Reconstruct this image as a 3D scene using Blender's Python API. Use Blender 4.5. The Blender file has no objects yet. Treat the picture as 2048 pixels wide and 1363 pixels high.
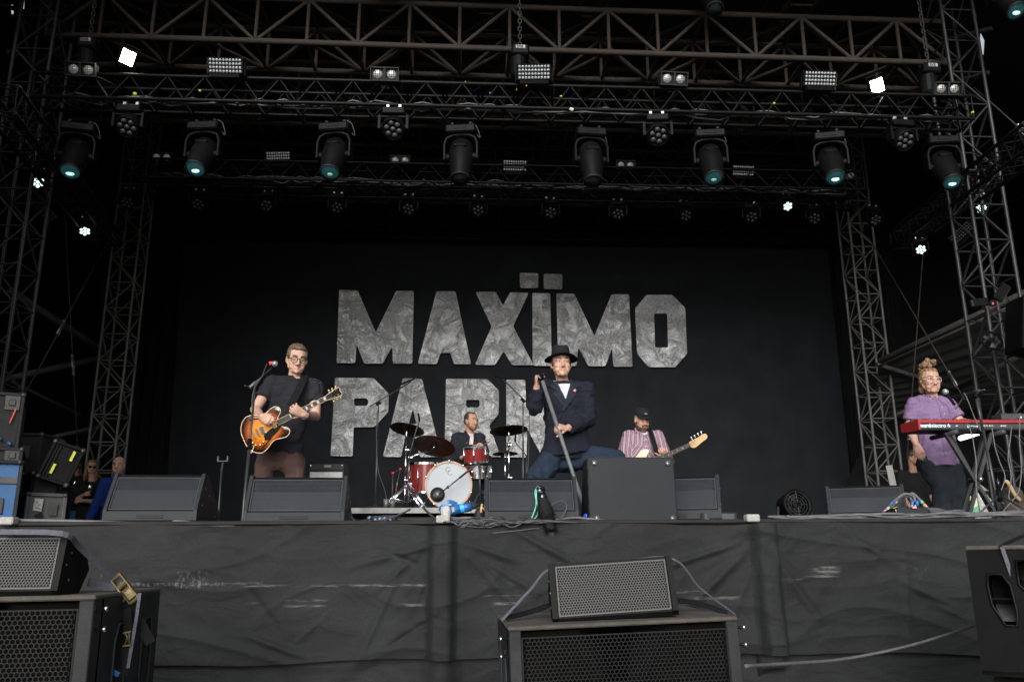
import bpy, bmesh, math, random
from mathutils import Vector, Matrix, noise, Quaternion
from mathutils.bvhtree import BVHTree
random.seed(7)
R = math.radians
C = bpy.context.scene.collection

# ------------------------------------------------------------------ camera, sky, sun, exposure
FPX = 1687.0
CAM = Vector((0.31, -5.8, -0.25))
PITCH, YAW, ROLL = R(14.45), R(3.13), R(0.36)
fwd = Vector((math.sin(YAW)*math.cos(PITCH), math.cos(YAW)*math.cos(PITCH), math.sin(PITCH)))
right = Vector((math.cos(YAW), -math.sin(YAW), 0))
up = right.cross(fwd)
CR = right*math.cos(ROLL) - up*math.sin(ROLL)
CU = right*math.sin(ROLL) + up*math.cos(ROLL)
cd = bpy.data.cameras.new('camera')
cam = bpy.data.objects.new('camera', cd)
C.objects.link(cam)
cd.sensor_width = 36.0
cd.lens = FPX/2048*36
cd.clip_end = 500
cam.matrix_world = Matrix(((CR.x, CU.x, -fwd.x, CAM.x), (CR.y, CU.y, -fwd.y, CAM.y), (CR.z, CU.z, -fwd.z, CAM.z), (0, 0, 0, 1)))
sc = bpy.context.scene
sc.camera = cam

def at(u, v, Y):
    """the world point at depth Y that the photograph shows at pixel (u, v) of 2048 x 1363"""
    d = fwd + CR*((u-1024)/FPX) - CU*((v-681.5)/FPX)
    return CAM + d*((Y-CAM.y)/d.y)

SUN_EL, SUN_AZ = R(20), R(190)          # veiled, behind the photographer
w = bpy.data.worlds.new('World')
sc.world = w
w.use_nodes = True
nt = w.node_tree
sky = nt.nodes.new('ShaderNodeTexSky')
sky.sky_type = 'NISHITA'
sky.sun_disc = False
sky.sun_elevation = SUN_EL
sky.sun_rotation = SUN_AZ
sky.dust_density = 4.0
hs = nt.nodes.new('ShaderNodeHueSaturation')
hs.inputs['Saturation'].default_value = 0.35
nt.links.new(sky.outputs[0], hs.inputs['Color'])
nt.links.new(hs.outputs[0], nt.nodes['Background'].inputs[0])
nt.nodes['Background'].inputs[1].default_value = 0.12
sl = bpy.data.lights.new('sun', 'SUN')
sl.energy = 1.6
sl.angle = R(45)
sl.color = (0.93, 0.97, 1.0)
so = bpy.data.objects.new('sun', sl)
C.objects.link(so)
sdir = Vector((math.sin(SUN_AZ)*math.cos(SUN_EL), math.cos(SUN_AZ)*math.cos(SUN_EL), math.sin(SUN_EL)))
so.rotation_euler = sdir.to_track_quat('Z', 'Y').to_euler()
so.location = (0, -20, 20)
sc.view_settings.view_transform = 'Standard'
sc.view_settings.look = 'None'
sc.view_settings.gamma = 1
sc.view_settings.exposure = 0.82
sc.view_settings.use_curve_mapping = False

# ------------------------------------------------------------------ materials
MATS = {}
def mat(name, col, rough=0.6, metal=0.0, var=0.15, vs=8.0, bump=0.0, bs=60.0, emit=None, es=1.0, spec=0.5, wear=0.0, wcol=(0.4, 0.4, 0.4), ws=25.0, aniso=None):
    """principled material: colour noise, fine relief, worn flecks"""
    m = bpy.data.materials.new(name)
    m.use_nodes = True
    n = m.node_tree.nodes
    L = m.node_tree.links
    b = n['Principled BSDF']
    b.inputs['Roughness'].default_value = rough
    b.inputs['Metallic'].default_value = metal
    b.inputs['Specular IOR Level'].default_value = spec
    tc = n.new('ShaderNodeTexCoord')
    mp = n.new('ShaderNodeMapping')
    L.new(tc.outputs['Object'], mp.inputs[0])
    if aniso:
        mp.inputs['Scale'].default_value = aniso
    no = n.new('ShaderNodeTexNoise')
    no.inputs['Scale'].default_value = vs
    no.inputs['Detail'].default_value = 6
    L.new(mp.outputs[0], no.inputs['Vector'])
    cr = n.new('ShaderNodeMapRange')
    cr.inputs[1].default_value = 0.3
    cr.inputs[2].default_value = 0.7
    cr.inputs[3].default_value = 1-var
    cr.inputs[4].default_value = 1+var
    L.new(no.outputs['Fac'], cr.inputs[0])
    mx = n.new('ShaderNodeMix')
    mx.data_type = 'RGBA'
    mx.blend_type = 'MULTIPLY'
    mx.inputs[0].default_value = 1
    mx.inputs[6].default_value = (*col, 1)
    L.new(cr.outputs[0], mx.inputs[7])
    out = mx.outputs[2]
    if wear > 0:
        n2 = n.new('ShaderNodeTexNoise')
        n2.inputs['Scale'].default_value = ws
        n2.inputs['Detail'].default_value = 10
        n2.inputs['Roughness'].default_value = 0.7
        L.new(mp.outputs[0], n2.inputs['Vector'])
        r2 = n.new('ShaderNodeMapRange')
        r2.inputs[1].default_value = 0.74-wear*0.12
        r2.inputs[2].default_value = 0.77-wear*0.12
        L.new(n2.outputs['Fac'], r2.inputs[0])
        m2 = n.new('ShaderNodeMix')
        m2.data_type = 'RGBA'
        L.new(r2.outputs[0], m2.inputs[0])
        L.new(out, m2.inputs[6])
        m2.inputs[7].default_value = (*wcol, 1)
        out = m2.outputs[2]
    L.new(out, b.inputs['Base Color'])
    if bump > 0:
        n3 = n.new('ShaderNodeTexNoise')
        n3.inputs['Scale'].default_value = bs
        n3.inputs['Detail'].default_value = 4
        L.new(mp.outputs[0], n3.inputs['Vector'])
        bp = n.new('ShaderNodeBump')
        bp.inputs['Strength'].default_value = bump
        bp.inputs['Distance'].default_value = 0.01
        L.new(n3.outputs['Fac'], bp.inputs['Height'])
        L.new(bp.outputs[0], b.inputs['Normal'])
    if emit:
        b.inputs['Emission Color'].default_value = (*emit, 1)
        b.inputs['Emission Strength'].default_value = es
    MATS[name] = m
    return m

M = {}
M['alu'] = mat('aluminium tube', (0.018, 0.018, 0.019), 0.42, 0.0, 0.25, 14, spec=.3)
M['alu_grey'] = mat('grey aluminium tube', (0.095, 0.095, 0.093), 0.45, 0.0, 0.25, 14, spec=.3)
M['alu_dark'] = mat('weathered roof tube', (0.038, 0.031, 0.027), 0.6, 0.0, 0.3, 10, spec=.06)
M['black_alu'] = mat('black painted tube', (0.0036, 0.0036, 0.004), 0.45, 0.0, 0.3, 14, spec=.1)
M['black'] = mat('black paint', (0.011, 0.011, 0.012), 0.5, 0, 0.25, 20, 0.08, 120, spec=.15)
M['black_plastic'] = mat('black plastic', (0.0030, 0.0031, 0.0034), 0.5, 0, 0.2, 12, 0.05, 200, spec=.07)
M['fixture'] = mat('fixture housing', (0.0024, 0.0027, 0.0034), 0.5, 0, 0.2, 10, spec=.08)
M['drape'] = mat('black drape', (0.006, 0.0065, 0.0075), 0.95, 0, 0.2, 3, 0.2, 90, spec=0.15)
M['roofskin'] = mat('black roof skin', (0.008, 0.008, 0.009), 0.9, 0, 0.3, 2, spec=0.2)
M['banner'] = mat('printed black cloth', (0.0105, 0.0118, 0.0140), 0.92, 0, 0.2, 2.5, 0.3, 40, spec=0.15)
M['deck'] = mat('black stage deck', (0.02, 0.02, 0.021), 0.7, 0, 0.3, 6, 0.1, 80, spec=.2)
M['ground'] = mat('trodden grey ground', (0.16, 0.15, 0.13), 0.95, 0, 0.3, 3, 0.5, 30)
M['cab'] = mat('scuffed grey cabinet paint', (0.0175, 0.0195, 0.0225), 0.5, 0, 0.1, 5, 0.12, 300, spec=.15, wear=0.1, wcol=(0.04, 0.042, 0.045), ws=16)
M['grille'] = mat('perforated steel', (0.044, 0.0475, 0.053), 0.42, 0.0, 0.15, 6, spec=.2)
M['cloth_in'] = mat('black foam behind grille', (0.004, 0.004, 0.005), 0.95, 0, 0.2, 30, spec=0.1)
M['rubber'] = mat('black rubber cable', (0.034, 0.034, 0.037), 0.55, 0, 0.3, 40)
M['chrome'] = mat('chrome hardware', (0.75, 0.76, 0.78), 0.16, 1.0, 0.1, 20)
M['steel'] = mat('galvanised steel', (0.3, 0.3, 0.3), 0.4, 0.8, 0.2, 30)
M['white'] = mat('white plastic', (0.34, 0.34, 0.335), 0.5, 0, 0.1, 10)
M['paper'] = mat('paper label', (0.27, 0.265, 0.25), 0.9, 0, 0.2, 60)
M['blue'] = mat('blue plug plastic', (0.010, 0.085, 0.25), 0.4, 0, 0.15, 30)
M['yellow'] = mat('yellow tape', (0.33, 0.38, 0.02), 0.6, 0, 0.15, 40)
M['red'] = mat('red plastic', (0.55, 0.03, 0.03), 0.45, 0, 0.1, 20)
M['pink'] = mat('pink tape', (0.8, 0.25, 0.32), 0.6, 0, 0.1, 20)
M['teal'] = mat('teal cord', (0.12, 0.45, 0.36), 0.6, 0, 0.15, 40)
M['green'] = mat('green tape', (0.05, 0.4, 0.2), 0.6, 0, 0.1, 20)
M['orange'] = mat('orange plastic', (0.7, 0.2, 0.06), 0.6, 0, 0.1, 20)
M['glass_dark'] = mat('dark lamp glass', (0.08, 0.09, 0.09), 0.1, 0, 0.1, 20)
M['chain'] = mat('chain steel', (0.03, 0.029, 0.027), 0.5, 0.3, 0.3, 30)
M['strap'] = mat('grey webbing', (0.062, 0.062, 0.08), 0.8, 0, 0.2, 60, 0.3, 300)
M['strap_dark'] = mat('black webbing', (0.008, 0.008, 0.009), 0.85, 0, 0.2, 60, spec=.06)
M['brass'] = mat('gold zinc buckle', (0.13, 0.10, 0.045), 0.45, 0.6, 0.35, 40)
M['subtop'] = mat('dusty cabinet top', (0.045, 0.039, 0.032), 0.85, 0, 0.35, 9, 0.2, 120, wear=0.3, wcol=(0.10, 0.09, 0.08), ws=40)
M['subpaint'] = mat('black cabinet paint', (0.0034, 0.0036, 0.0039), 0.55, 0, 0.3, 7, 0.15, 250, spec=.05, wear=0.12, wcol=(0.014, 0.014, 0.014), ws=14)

# ------------------------------------------------------------------ mesh helpers
def frame_of(t, hint=None):
    t = t.normalized()
    h = Vector(hint) if hint is not None else (Vector((0, 0, 1)) if abs(t.z) < 0.9 else Vector((0, 1, 0)))
    s = h - t*h.dot(t)
    if s.length < 1e-6:
        s = Vector((1, 0, 0)) - t*t.x
    s.normalize()
    return s, t.cross(s)

class MB:
    """collects vertices and faces for ONE mesh object"""
    def __init__(self):
        self.v, self.f, self.mi, self.ms = [], [], [], []
    def m(self, material):
        if material not in self.ms:
            self.ms.append(material)
        self.cur = self.ms.index(material)
        return self
    cur = 0
    def add(self, vs, fs, X=None):
        o = len(self.v)
        for p in vs:
            p = Vector(p)
            self.v.append(X @ p if X is not None else p)
        for q in fs:
            self.f.append(tuple(o+i for i in q))
            self.mi.append(self.cur)
        return self
    def box(self, c, s, X=None, rot=None, bev=0.0):
        hx, hy, hz = s[0]/2, s[1]/2, s[2]/2
        if bev <= 0:
            vs = [Vector((x*hx, y*hy, z*hz)) for x in (-1, 1) for y in (-1, 1) for z in (-1, 1)]
            fs = [(0, 1, 3, 2), (4, 6, 7, 5), (0, 4, 5, 1), (2, 3, 7, 6), (0, 2, 6, 4), (1, 5, 7, 3)]
        else:
            b = min(bev, hx*.9, hy*.9, hz*.9)
            vs, ix = [], {}
            for x in (-1, 1):
                for y in (-1, 1):
                    for z in (-1, 1):
                        for a in range(3):
                            p = [x*hx, y*hy, z*hz]
                            sg = (x, y, z)
                            for k in range(3):
                                if k != a:
                                    p[k] -= sg[k]*b
                            ix[(x, y, z, a)] = len(vs)
                            vs.append(Vector(p))
            fs = []
            for a in range(3):
                o = [k for k in range(3) if k != a]
                for s1 in (-1, 1):
                    def K(p, q, a=a, o=o, s1=s1):
                        t = [0, 0, 0]; t[a] = s1; t[o[0]] = p; t[o[1]] = q
                        return ix[(t[0], t[1], t[2], a)]
                    fs.append((K(-1, -1), K(1, -1), K(1, 1), K(-1, 1)))
            for a in range(3):          # edges along axis a
                o = [k for k in range(3) if k != a]
                for p in (-1, 1):
                    for q in (-1, 1):
                        def K(e, ax, a=a, o=o, p=p, q=q):
                            t = [0, 0, 0]; t[a] = e; t[o[0]] = p; t[o[1]] = q
                            return ix[(t[0], t[1], t[2], ax)]
                        fs.append((K(-1, o[0]), K(1, o[0]), K(1, o[1]), K(-1, o[1])))
            for x in (-1, 1):
                for y in (-1, 1):
                    for z in (-1, 1):
                        fs.append((ix[(x, y, z, 0)], ix[(x, y, z, 1)], ix[(x, y, z, 2)]))
        T = Matrix.Translation(Vector(c))
        if rot is not None:
            T = T @ rot.to_4x4()
        if X is not None:
            T = X @ T
        return self.add(vs, fs, T)
    def tube(self, pts, r, n=8, cap=True, hint=None, X=None):
        pts = [Vector(p) for p in pts]
        rs = r if isinstance(r, (list, tuple)) else [r]*len(pts)
        vs, fs = [], []
        prev = None
        for i, p in enumerate(pts):
            if i == 0:
                t = pts[1]-p
            elif i == len(pts)-1:
                t = p-pts[i-1]
            else:
                t = (pts[i+1]-p).normalized()+(p-pts[i-1]).normalized()
                if t.length < 1e-6:
                    t = pts[i+1]-p
            s, b = frame_of(t, prev if prev is not None else hint)
            prev = s
            for k in range(n):
                a = 2*math.pi*k/n
                vs.append(p+(s*math.cos(a)+b*math.sin(a))*rs[i])
        for i in range(len(pts)-1):
            for k in range(n):
                k2 = (k+1) % n
                fs.append((i*n+k, i*n+k2, (i+1)*n+k2, (i+1)*n+k))
        if cap:
            fs.append(tuple(range(n-1, -1, -1)))
            fs.append(tuple((len(pts)-1)*n+k for k in range(n)))
        return self.add(vs, fs, X)
    def loft(self, secs, n=20, dome=3):
        """closed skin over sections (centre, a, b, side): ellipse with half axes a along side, b across; domed ends"""
        secs = [(Vector(c), a, b, Vector(s)) for c, a, b, s in secs]
        K = len(secs)
        rings = []
        for i, (c, a, b, s) in enumerate(secs):
            t = (secs[min(i+1, K-1)][0]-secs[max(i-1, 0)][0]).normalized()
            s2, d = frame_of(t, s)
            rings.append((c, a, b, s2, d, t))
        seq = []
        if dome:
            c, a, b, s, d, t = rings[0]
            for j in range(dome, 0, -1):
                f = math.pi/2*j/(dome+0.5)
                seq.append((c-t*min(a, b)*math.sin(f), a*math.cos(f), b*math.cos(f), s, d))
        seq += [r[:5] for r in rings]
        if dome:
            c, a, b, s, d, t = rings[-1]
            for j in range(1, dome+1):
                f = math.pi/2*j/(dome+0.5)
                seq.append((c+t*min(a, b)*math.sin(f), a*math.cos(f), b*math.cos(f), s, d))
        vs, fs = [], []
        for c, a, b, s, d in seq:
            for k in range(n):
                th = 2*math.pi*k/n
                vs.append(c+s*a*math.cos(th)+d*b*math.sin(th))
        m = len(seq)
        for i in range(m-1):
            for k in range(n):
                k2 = (k+1) % n
                fs.append((i*n+k, i*n+k2, (i+1)*n+k2, (i+1)*n+k))
        fs.append(tuple(range(n-1, -1, -1)))
        fs.append(tuple((m-1)*n+k for k in range(n)))
        return self.add(vs, fs)
    def limb(self, pts, n=14):
        """pts: (pos, radius)"""
        return self.loft([(p, r, r, (0.3, 1, 0.2)) for p, r in pts], n, 3)
    def ell(self, c, r, X=None, rot=None, nu=16, nv=10):
        vs, fs = [], []
        for j in range(nv+1):
            ph = math.pi*j/nv
            for k in range(nu):
                th = 2*math.pi*k/nu
                vs.append(Vector((r[0]*math.sin(ph)*math.cos(th), r[1]*math.sin(ph)*math.sin(th), r[2]*math.cos(ph))))
        for j in range(nv):
            for k in range(nu):
                k2 = (k+1) % nu
                fs.append((j*nu+k, (j+1)*nu+k, (j+1)*nu+k2, j*nu+k2))
        T = Matrix.Translation(Vector(c))
        if rot is not None:
            T = T @ rot.to_4x4()
        if X is not None:
            T = X @ T
        return self.add(vs, fs, T)
    def lathe(self, prof, n=24, X=None, cap=True):
        """prof: (radius, z) about local z"""
        vs, fs = [], []
        for r, z in prof:
            for k in range(n):
                a = 2*math.pi*k/n
                vs.append((r*math.cos(a), r*math.sin(a), z))
        for i in range(len(prof)-1):
            for k in range(n):
                k2 = (k+1) % n
                fs.append((i*n+k, i*n+k2, (i+1)*n+k2, (i+1)*n+k))
        if cap:
            fs.append(tuple(range(n-1, -1, -1)))
            fs.append(tuple((len(prof)-1)*n+k for k in range(n)))
        return self.add(vs, fs, X)
    def prism(self, poly, d0, d1, X=None):
        """polygon in local x,z extruded along local y from d0 (front) to d1"""
        n = len(poly)
        vs = [(x, d0, z) for x, z in poly]+[(x, d1, z) for x, z in poly]
        fs = [tuple(range(n)), tuple(range(2*n-1, n-1, -1))]
        fs += [(i, (i+1) % n+0, (i+1) % n+n, i+n) for i in range(n)]
        return self.add(vs, fs, X)
    def build(self, name, material=None, parent=None, smooth=False, fix=True):
        me = bpy.data.meshes.new(name)
        me.from_pydata([tuple(p) for p in self.v], [], self.f)
        for x in (self.ms if self.ms else [material]):
            me.materials.append(x)
        if self.ms:
            me.polygons.foreach_set('material_index', self.mi)
        if fix:
            bm = bmesh.new()
            bm.from_mesh(me)
            bmesh.ops.recalc_face_normals(bm, faces=bm.faces)
            bm.to_mesh(me)
            bm.free()
        if smooth:
            me.polygons.foreach_set('use_smooth', [True]*len(me.polygons))
        o = bpy.data.objects.new(name, me)
        C.objects.link(o)
        attach(o, parent)
        return o

WORLD = {}          # things whose parts are modelled in world coordinates: name -> inverse of the Empty's matrix
def attach(o, parent):
    if parent is not None:
        o.parent = parent
        if parent.name in WORLD:
            o.matrix_parent_inverse = WORLD[parent.name]

def smooth_by_angle(o, deg=40):
    me = o.data
    me.polygons.foreach_set('use_smooth', [True]*len(me.polygons))
    bm = bmesh.new(); bm.from_mesh(me)
    for e in bm.edges:
        if len(e.link_faces) == 2 and e.calc_face_angle(0) > R(deg):
            e.smooth = False
    bm.to_mesh(me); bm.free()
    return o

def tag(o, label=None, cat=None, group=None, kind=None):
    if label: o['label'] = label
    if cat: o['category'] = cat
    if group: o['group'] = group
    if kind: o['kind'] = kind
    return o
def thing(name, label, cat, loc=(0, 0, 0), group=None, rz=0.0, mtx=None, world=True):
    o = bpy.data.objects.new(name, None)
    o.empty_display_size = 0.1
    C.objects.link(o)
    if mtx is not None:
        o.matrix_world = mtx
    else:
        o.location = loc
        o.rotation_euler = (0, 0, rz)
        if world:
            WORLD[o.name] = (Matrix.Translation(Vector(loc)) @ Matrix.Rotation(rz, 4, 'Z')).inverted()
    return tag(o, label, cat, group)
def dup(root, label, mtx=None, loc=None, group=None):
    """copy a thing, its parts and their sub-parts"""
    r = root.copy(); C.objects.link(r)
    if mtx is not None: r.matrix_world = mtx
    if loc is not None: r.location = loc
    r['label'] = label
    if group: r['group'] = group
    for ch in list(root.children):
        c = ch.copy(); C.objects.link(c); c.parent = r
        for g in list(ch.children):
            d = g.copy(); C.objects.link(d); d.parent = c
    return r
def pieces(name, mesh, mtxs, parent):
    for X in mtxs:
        o = bpy.data.objects.new(name, mesh)
        C.objects.link(o)
        attach(o, parent)
        o.matrix_basis = X
def mesh_only(mb, name, material=None, smooth=False):
    o = mb.build(name, material, None, smooth)
    me = o.data
    bpy.data.objects.remove(o)
    return me
def bez(p0, p1, sag, n=14, side=(0, 0, -1)):
    p0, p1 = Vector(p0), Vector(p1)
    return [p0.lerp(p1, i/n)+Vector(side)*(sag*4*(i/n)*(1-i/n)) for i in range(n+1)]
def spline(pts, n=8):
    """Catmull-Rom through pts"""
    P = [Vector(p) for p in pts]
    P = [P[0]*2-P[1]]+P+[P[-1]*2-P[-2]]
    out = []
    for i in range(1, len(P)-2):
        for k in range(n):
            t = k/n
            a, b, c, d = P[i-1], P[i], P[i+1], P[i+2]
            out.append(0.5*((2*b)+(c-a)*t+(2*a-5*b+4*c-d)*t*t+(3*b-a-3*c+d)*t**3))
    out.append(P[-2])
    return out
def basis(o, x, y, z):
    return Matrix(((x.x, y.x, z.x, o.x), (x.y, y.y, z.y, o.y), (x.z, y.z, z.z, o.z), (0, 0, 0, 1)))
def look(p, d, roll_hint=(0, 0, 1)):
    """matrix at p whose local -Z points along d and local Y near hint"""
    z = -Vector(d).normalized()
    x = Vector(roll_hint).cross(z)
    if x.length < 1e-5: x = Vector((1, 0, 0))
    x.normalize()
    return basis(Vector(p), x, z.cross(x), z)
def round_poly(poly, r, n=3):
    out = []
    N = len(poly)
    for i in range(N):
        p = Vector(poly[i]); a = Vector(poly[i-1]); b = Vector(poly[(i+1) % N])
        da, db = (a-p), (b-p)
        q = min(r, da.length*.45, db.length*.45)
        pa, pb = p+da.normalized()*q, p+db.normalized()*q
        for k in range(n+1):
            t = k/n
            out.append(tuple((pa*(1-t)**2)+(p*2*t*(1-t))+(pb*t*t)))
    return out
def text_mesh(s, size, depth, name, material, parent, X, extrude_bold=0.0):
    cu = bpy.data.curves.new('txt', 'FONT')
    cu.body = s; cu.size = size; cu.extrude = depth; cu.align_x = 'LEFT'
    cu.offset = extrude_bold
    cu.resolution_u = 4
    t = bpy.data.objects.new('txt', cu); C.objects.link(t)
    dg = bpy.context.evaluated_depsgraph_get()
    me = bpy.data.meshes.new_from_object(t.evaluated_get(dg))
    bpy.data.objects.remove(t); bpy.data.curves.remove(cu)
    me.name = name
    me.materials.clear(); me.materials.append(material)
    o = bpy.data.objects.new(name, me); C.objects.link(o)
    attach(o, parent)
    o.matrix_basis = X
    return o
def remeshed(o, voxel, iters=2, disp=None):
    """fuse the overlapping closed shells of o into one continuous skin"""
    md = o.modifiers.new('r', 'REMESH'); md.mode = 'VOXEL'; md.voxel_size = voxel
    if iters:
        ms = o.modifiers.new('s', 'SMOOTH'); ms.iterations = iters; ms.factor = 0.5
    dg = bpy.context.evaluated_depsgraph_get()
    me = bpy.data.meshes.new_from_object(o.evaluated_get(dg))
    o.modifiers.clear()
    old = o.data
    mats_ = [x for x in old.materials]
    me.name = old.name
    o.data = me
    bpy.data.meshes.remove(old)
    me.materials.clear()
    for x in mats_: me.materials.append(x)
    me.polygons.foreach_set('material_index', [0]*len(me.polygons))
    if disp:
        nn = [v.normal.copy() for v in me.vertices]
        for v, k in zip(me.vertices, nn):
            v.co = v.co + disp(v.co, k)
    me.polygons.foreach_set('use_smooth', [True]*len(me.polygons))
    me.update()
    return o
ORD = ['first', 'second', 'third', 'fourth', 'fifth', 'sixth', 'seventh', 'eighth', 'ninth', 'tenth', 'eleventh', 'twelfth']
ZD = -0.2          # main deck; the front apron stands 0.2 m above it at z = 0
GZ = -1.8          # ground of the pit
# ================================================================== ground, stage, walls, roof
def grid_plane(name, x0, x1, y0, y1, z, material, kind='structure'):
    b = MB(); b.add([(x0, y0, z), (x1, y0, z), (x1, y1, z), (x0, y1, z)], [(0, 1, 2, 3)])
    return tag(b.build(name, material), kind=kind)
g = grid_plane('ground', -150, 150, -150, 150, GZ, M['ground'])
SX0, SX1 = -9.0, 10.0
b = MB()
b.box(((SX0+SX1)/2, 5.65, ZD-0.06), (SX1-SX0, 10.3, 0.12))
sf = tag(b.build('stage_floor', M['deck']), kind='structure')
b = MB()
b.box(((SX0+SX1)/2, 0.52, -0.105), (SX1-SX0, 1.0, 0.19), bev=0.01)
ap = tag(b.build('stage_apron', M['deck']), kind='structure')

# rear wall, wings and roof skin: the shell of the stage tent
b = MB(); b.box((1.2, 11.2, 2.83), (29, 0.1, 9.26))
tag(b.build('rear_wall', M['drape']), 'black drape wall closing the stage behind the lettered backdrop', 'wall')
b = MB(); b.box((-9.6, 6.9, 2.6), (0.1, 8.5, 9.0))
tag(b.build('side_wall', M['drape']), 'black side wall of the stage on the left, behind the flight cases', 'wall')
b = MB(); b.box((12.6, 8.9, 4.9), (0.1, 4.6, 5.0))
tag(b.build('side_wall', M['drape']), 'black side wall of the stage on the right, above the grey canopy', 'wall')
root = thing('stage_roof', 'black sheeted roof above the whole stage and its lamps', 'roof', (1, 5, 7.4))
def roof_pt(u, v):
    d = at(u, v, 0)-CAM; p = CAM+d*((7.47-CAM.z)/d.z); return (p.x, p.y, 7.47)
bm = bmesh.new()
for lp in ([(-13, 1.2, 7.47), (15.5, 1.2, 7.47), (15.5, 11.5, 7.47), (-13, 11.5, 7.47)], [roof_pt(*q) for q in ((1961, 66), (1970, 84), (1968, 116), (1956, 116), (1959, 92))], [roof_pt(*q) for q in ((20, 10), (26, 10), (28, 34), (22, 36))], [roof_pt(*q) for q in ((45, 2), (49, 2), (47, 38), (44, 38))]):      # roof with gaps at its corners
    vv = [bm.verts.new(p) for p in lp]
    for i in range(len(vv)): bm.edges.new((vv[i], vv[(i+1) % len(vv)]))
bmesh.ops.triangle_fill(bm, edges=list(bm.edges), use_beauty=True)
ex = bmesh.ops.extrude_face_region(bm, geom=list(bm.faces))
bmesh.ops.translate(bm, vec=(0, 0, .06), verts=[x for x in ex['geom'] if isinstance(x, bmesh.types.BMVert)])
bmesh.ops.recalc_face_normals(bm, faces=bm.faces)
me = bpy.data.meshes.new('roof_skin'); bm.to_mesh(me); bm.free(); me.materials.append(M['roofskin'])
o = bpy.data.objects.new('roof_skin', me); C.objects.link(o); attach(o, root)
b = MB(); b.box((1.0, 1.2, 7.0), (17.6, 0.06, 1.0)); b.build('shade_valance', M['roofskin'], root)  # unseen front drop, shaped to keep light off the roof trusses
for sx, x in ((-1, -6.6), (1, 8.6)):            # slanting gable sheets above the side bays
    b = MB()
    x2 = x+sx*3.4
    b.prism([(x, 7.46), (x2, 7.46), (x2, 3.2), (x+sx*1.9, 3.2)], 3.2, 3.26)
    b.build('gable_sheet', M['roofskin'], root)
    b = MB()
    b.prism([(x, 7.4), (x+sx*.45, 7.4), (x+sx*2.6, 2.8), (x+sx*2.2, 2.8)], 3.02, 3.12)
    b.build('gable_beam', M['roofskin'], root)

b = MB(); b.box((-6.7, -.3, 2.8), (6.0, .05, 9.15)); tag(b.build('shade_screen', M['drape'], None), 'unseen black screen added to shade the left wing', 'wall')  # unseen screen, added to keep daylight out of the left wing
b = MB(); b.box((9.6, -.3, 2.8), (5.4, .05, 9.15)); tag(b.build('shade_screen', M['drape'], None), 'unseen black screen added to shade the right wing', 'wall')  # its unseen counterpart, added to block light into the right wing
# black masking legs at both sides of the backdrop
def curtain(x0, x1, y, z0, z1, name, label, folds, amp, seed, material=None):
    b = MB(); nx, nz = 90, 24
    vs, fs = [], []
    for j in range(nz+1):
        for i in range(nx+1):
            s, t = i/nx, j/nz
            x = x0+(x1-x0)*s
            d = amp*math.sin(s*folds*6.283+1.5*noise.noise((s*3, t*1.5, seed)))+amp*1.2*noise.noise((s*6, t*2, seed+5))
            vs.append((x, y+d*(1.1-.5*t), z0+(z1-z0)*t))
    for j in range(nz):
        for i in range(nx):
            a = j*(nx+1)+i
            fs.append((a, a+1, a+nx+2, a+nx+1))
    b.add(vs, fs)
    return tag(b.build(name, material or M['drape'], None, True), label, 'curtain')
curtain(-6.9, -4.9, 10.45, ZD, 6.0, 'stage_curtain', 'black masking curtain hanging at the left edge of the lettered backdrop', 9, .05, 3)
curtain(7.4, 9.2, 10.45, ZD, 6.0, 'stage_curtain', 'black masking curtain hanging at the right edge of the lettered backdrop', 9, .05, 9)

# ================================================================== lettered backdrop
BY = 10.0
def bxz(u, v):
    p = at(u, v, BY); return (p.x, p.z)
broot = thing('backdrop', 'huge black cloth backdrop with crinkled silver capital letters', 'backdrop', (1.2, BY, ZD))
b = MB()
tl, tr = at(366, 484, BY), at(1655, 496, BY)
bl, br = at(330, 1035, BY), at(1712, 1035, BY)
nx, nz = 120, 50
vs, fs = [], []
for j in range(nz+1):
    for i in range(nx+1):
        s, t = i/nx, j/nz
        top = tl.lerp(tr, s); bot = bl.lerp(br, s)
        bot.z = -0.1
        p = bot.lerp(top, t)
        fold = max(0, (.75-t))*0.05
        edge = max(0, abs(s-.5)-.25)*4
        p.y += fold*edge*math.sin(s*190+3*noise.noise((s*5, t*2, 0)))+.025*noise.noise((s*9, t*6, 2))+.03
        vs.append(p)
for j in range(nz):
    for i in range(nx):
        a = j*(nx+1)+i; fs.append((a, a+1, a+nx+2, a+nx+1))
b.add(vs, fs)
b.build('cloth', M['banner'], broot, True)
b = MB(); b.tube([tl+Vector((-.1, .05, .03)), tr+Vector((.1, .05, .03))], .025); b.build('top_pipe', M['black_alu'], broot)

# silver glitter of the letters
m = bpy.data.materials.new('crinkled silver glitter'); m.use_nodes = True
n = m.node_tree.nodes; L = m.node_tree.links; bs = n['Principled BSDF']
tc = n.new('ShaderNodeTexCoord')
wn = n.new('ShaderNodeTexNoise'); wn.inputs['Scale'].default_value = 85; wn.inputs['Detail'].default_value = 2.5; wn.inputs['Roughness'].default_value = 0.75
L.new(tc.outputs['Object'], wn.inputs['Vector'])
r1 = n.new('ShaderNodeValToRGB')
r1.color_ramp.elements[0].position = .34; r1.color_ramp.elements[0].color = (.22, .23, .25, 1)
r1.color_ramp.elements[1].position = .70; r1.color_ramp.elements[1].color = (.96, .97, .98, 1)
e = r1.color_ramp.elements.new(.55); e.color = (.76, .775, .80, 1)
L.new(wn.outputs['Fac'], r1.inputs[0])
bg = n.new('ShaderNodeTexNoise'); bg.inputs['Scale'].default_value = 1.6; bg.inputs['Detail'].default_value = 5
L.new(tc.outputs['Object'], bg.inputs['Vector'])
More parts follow.
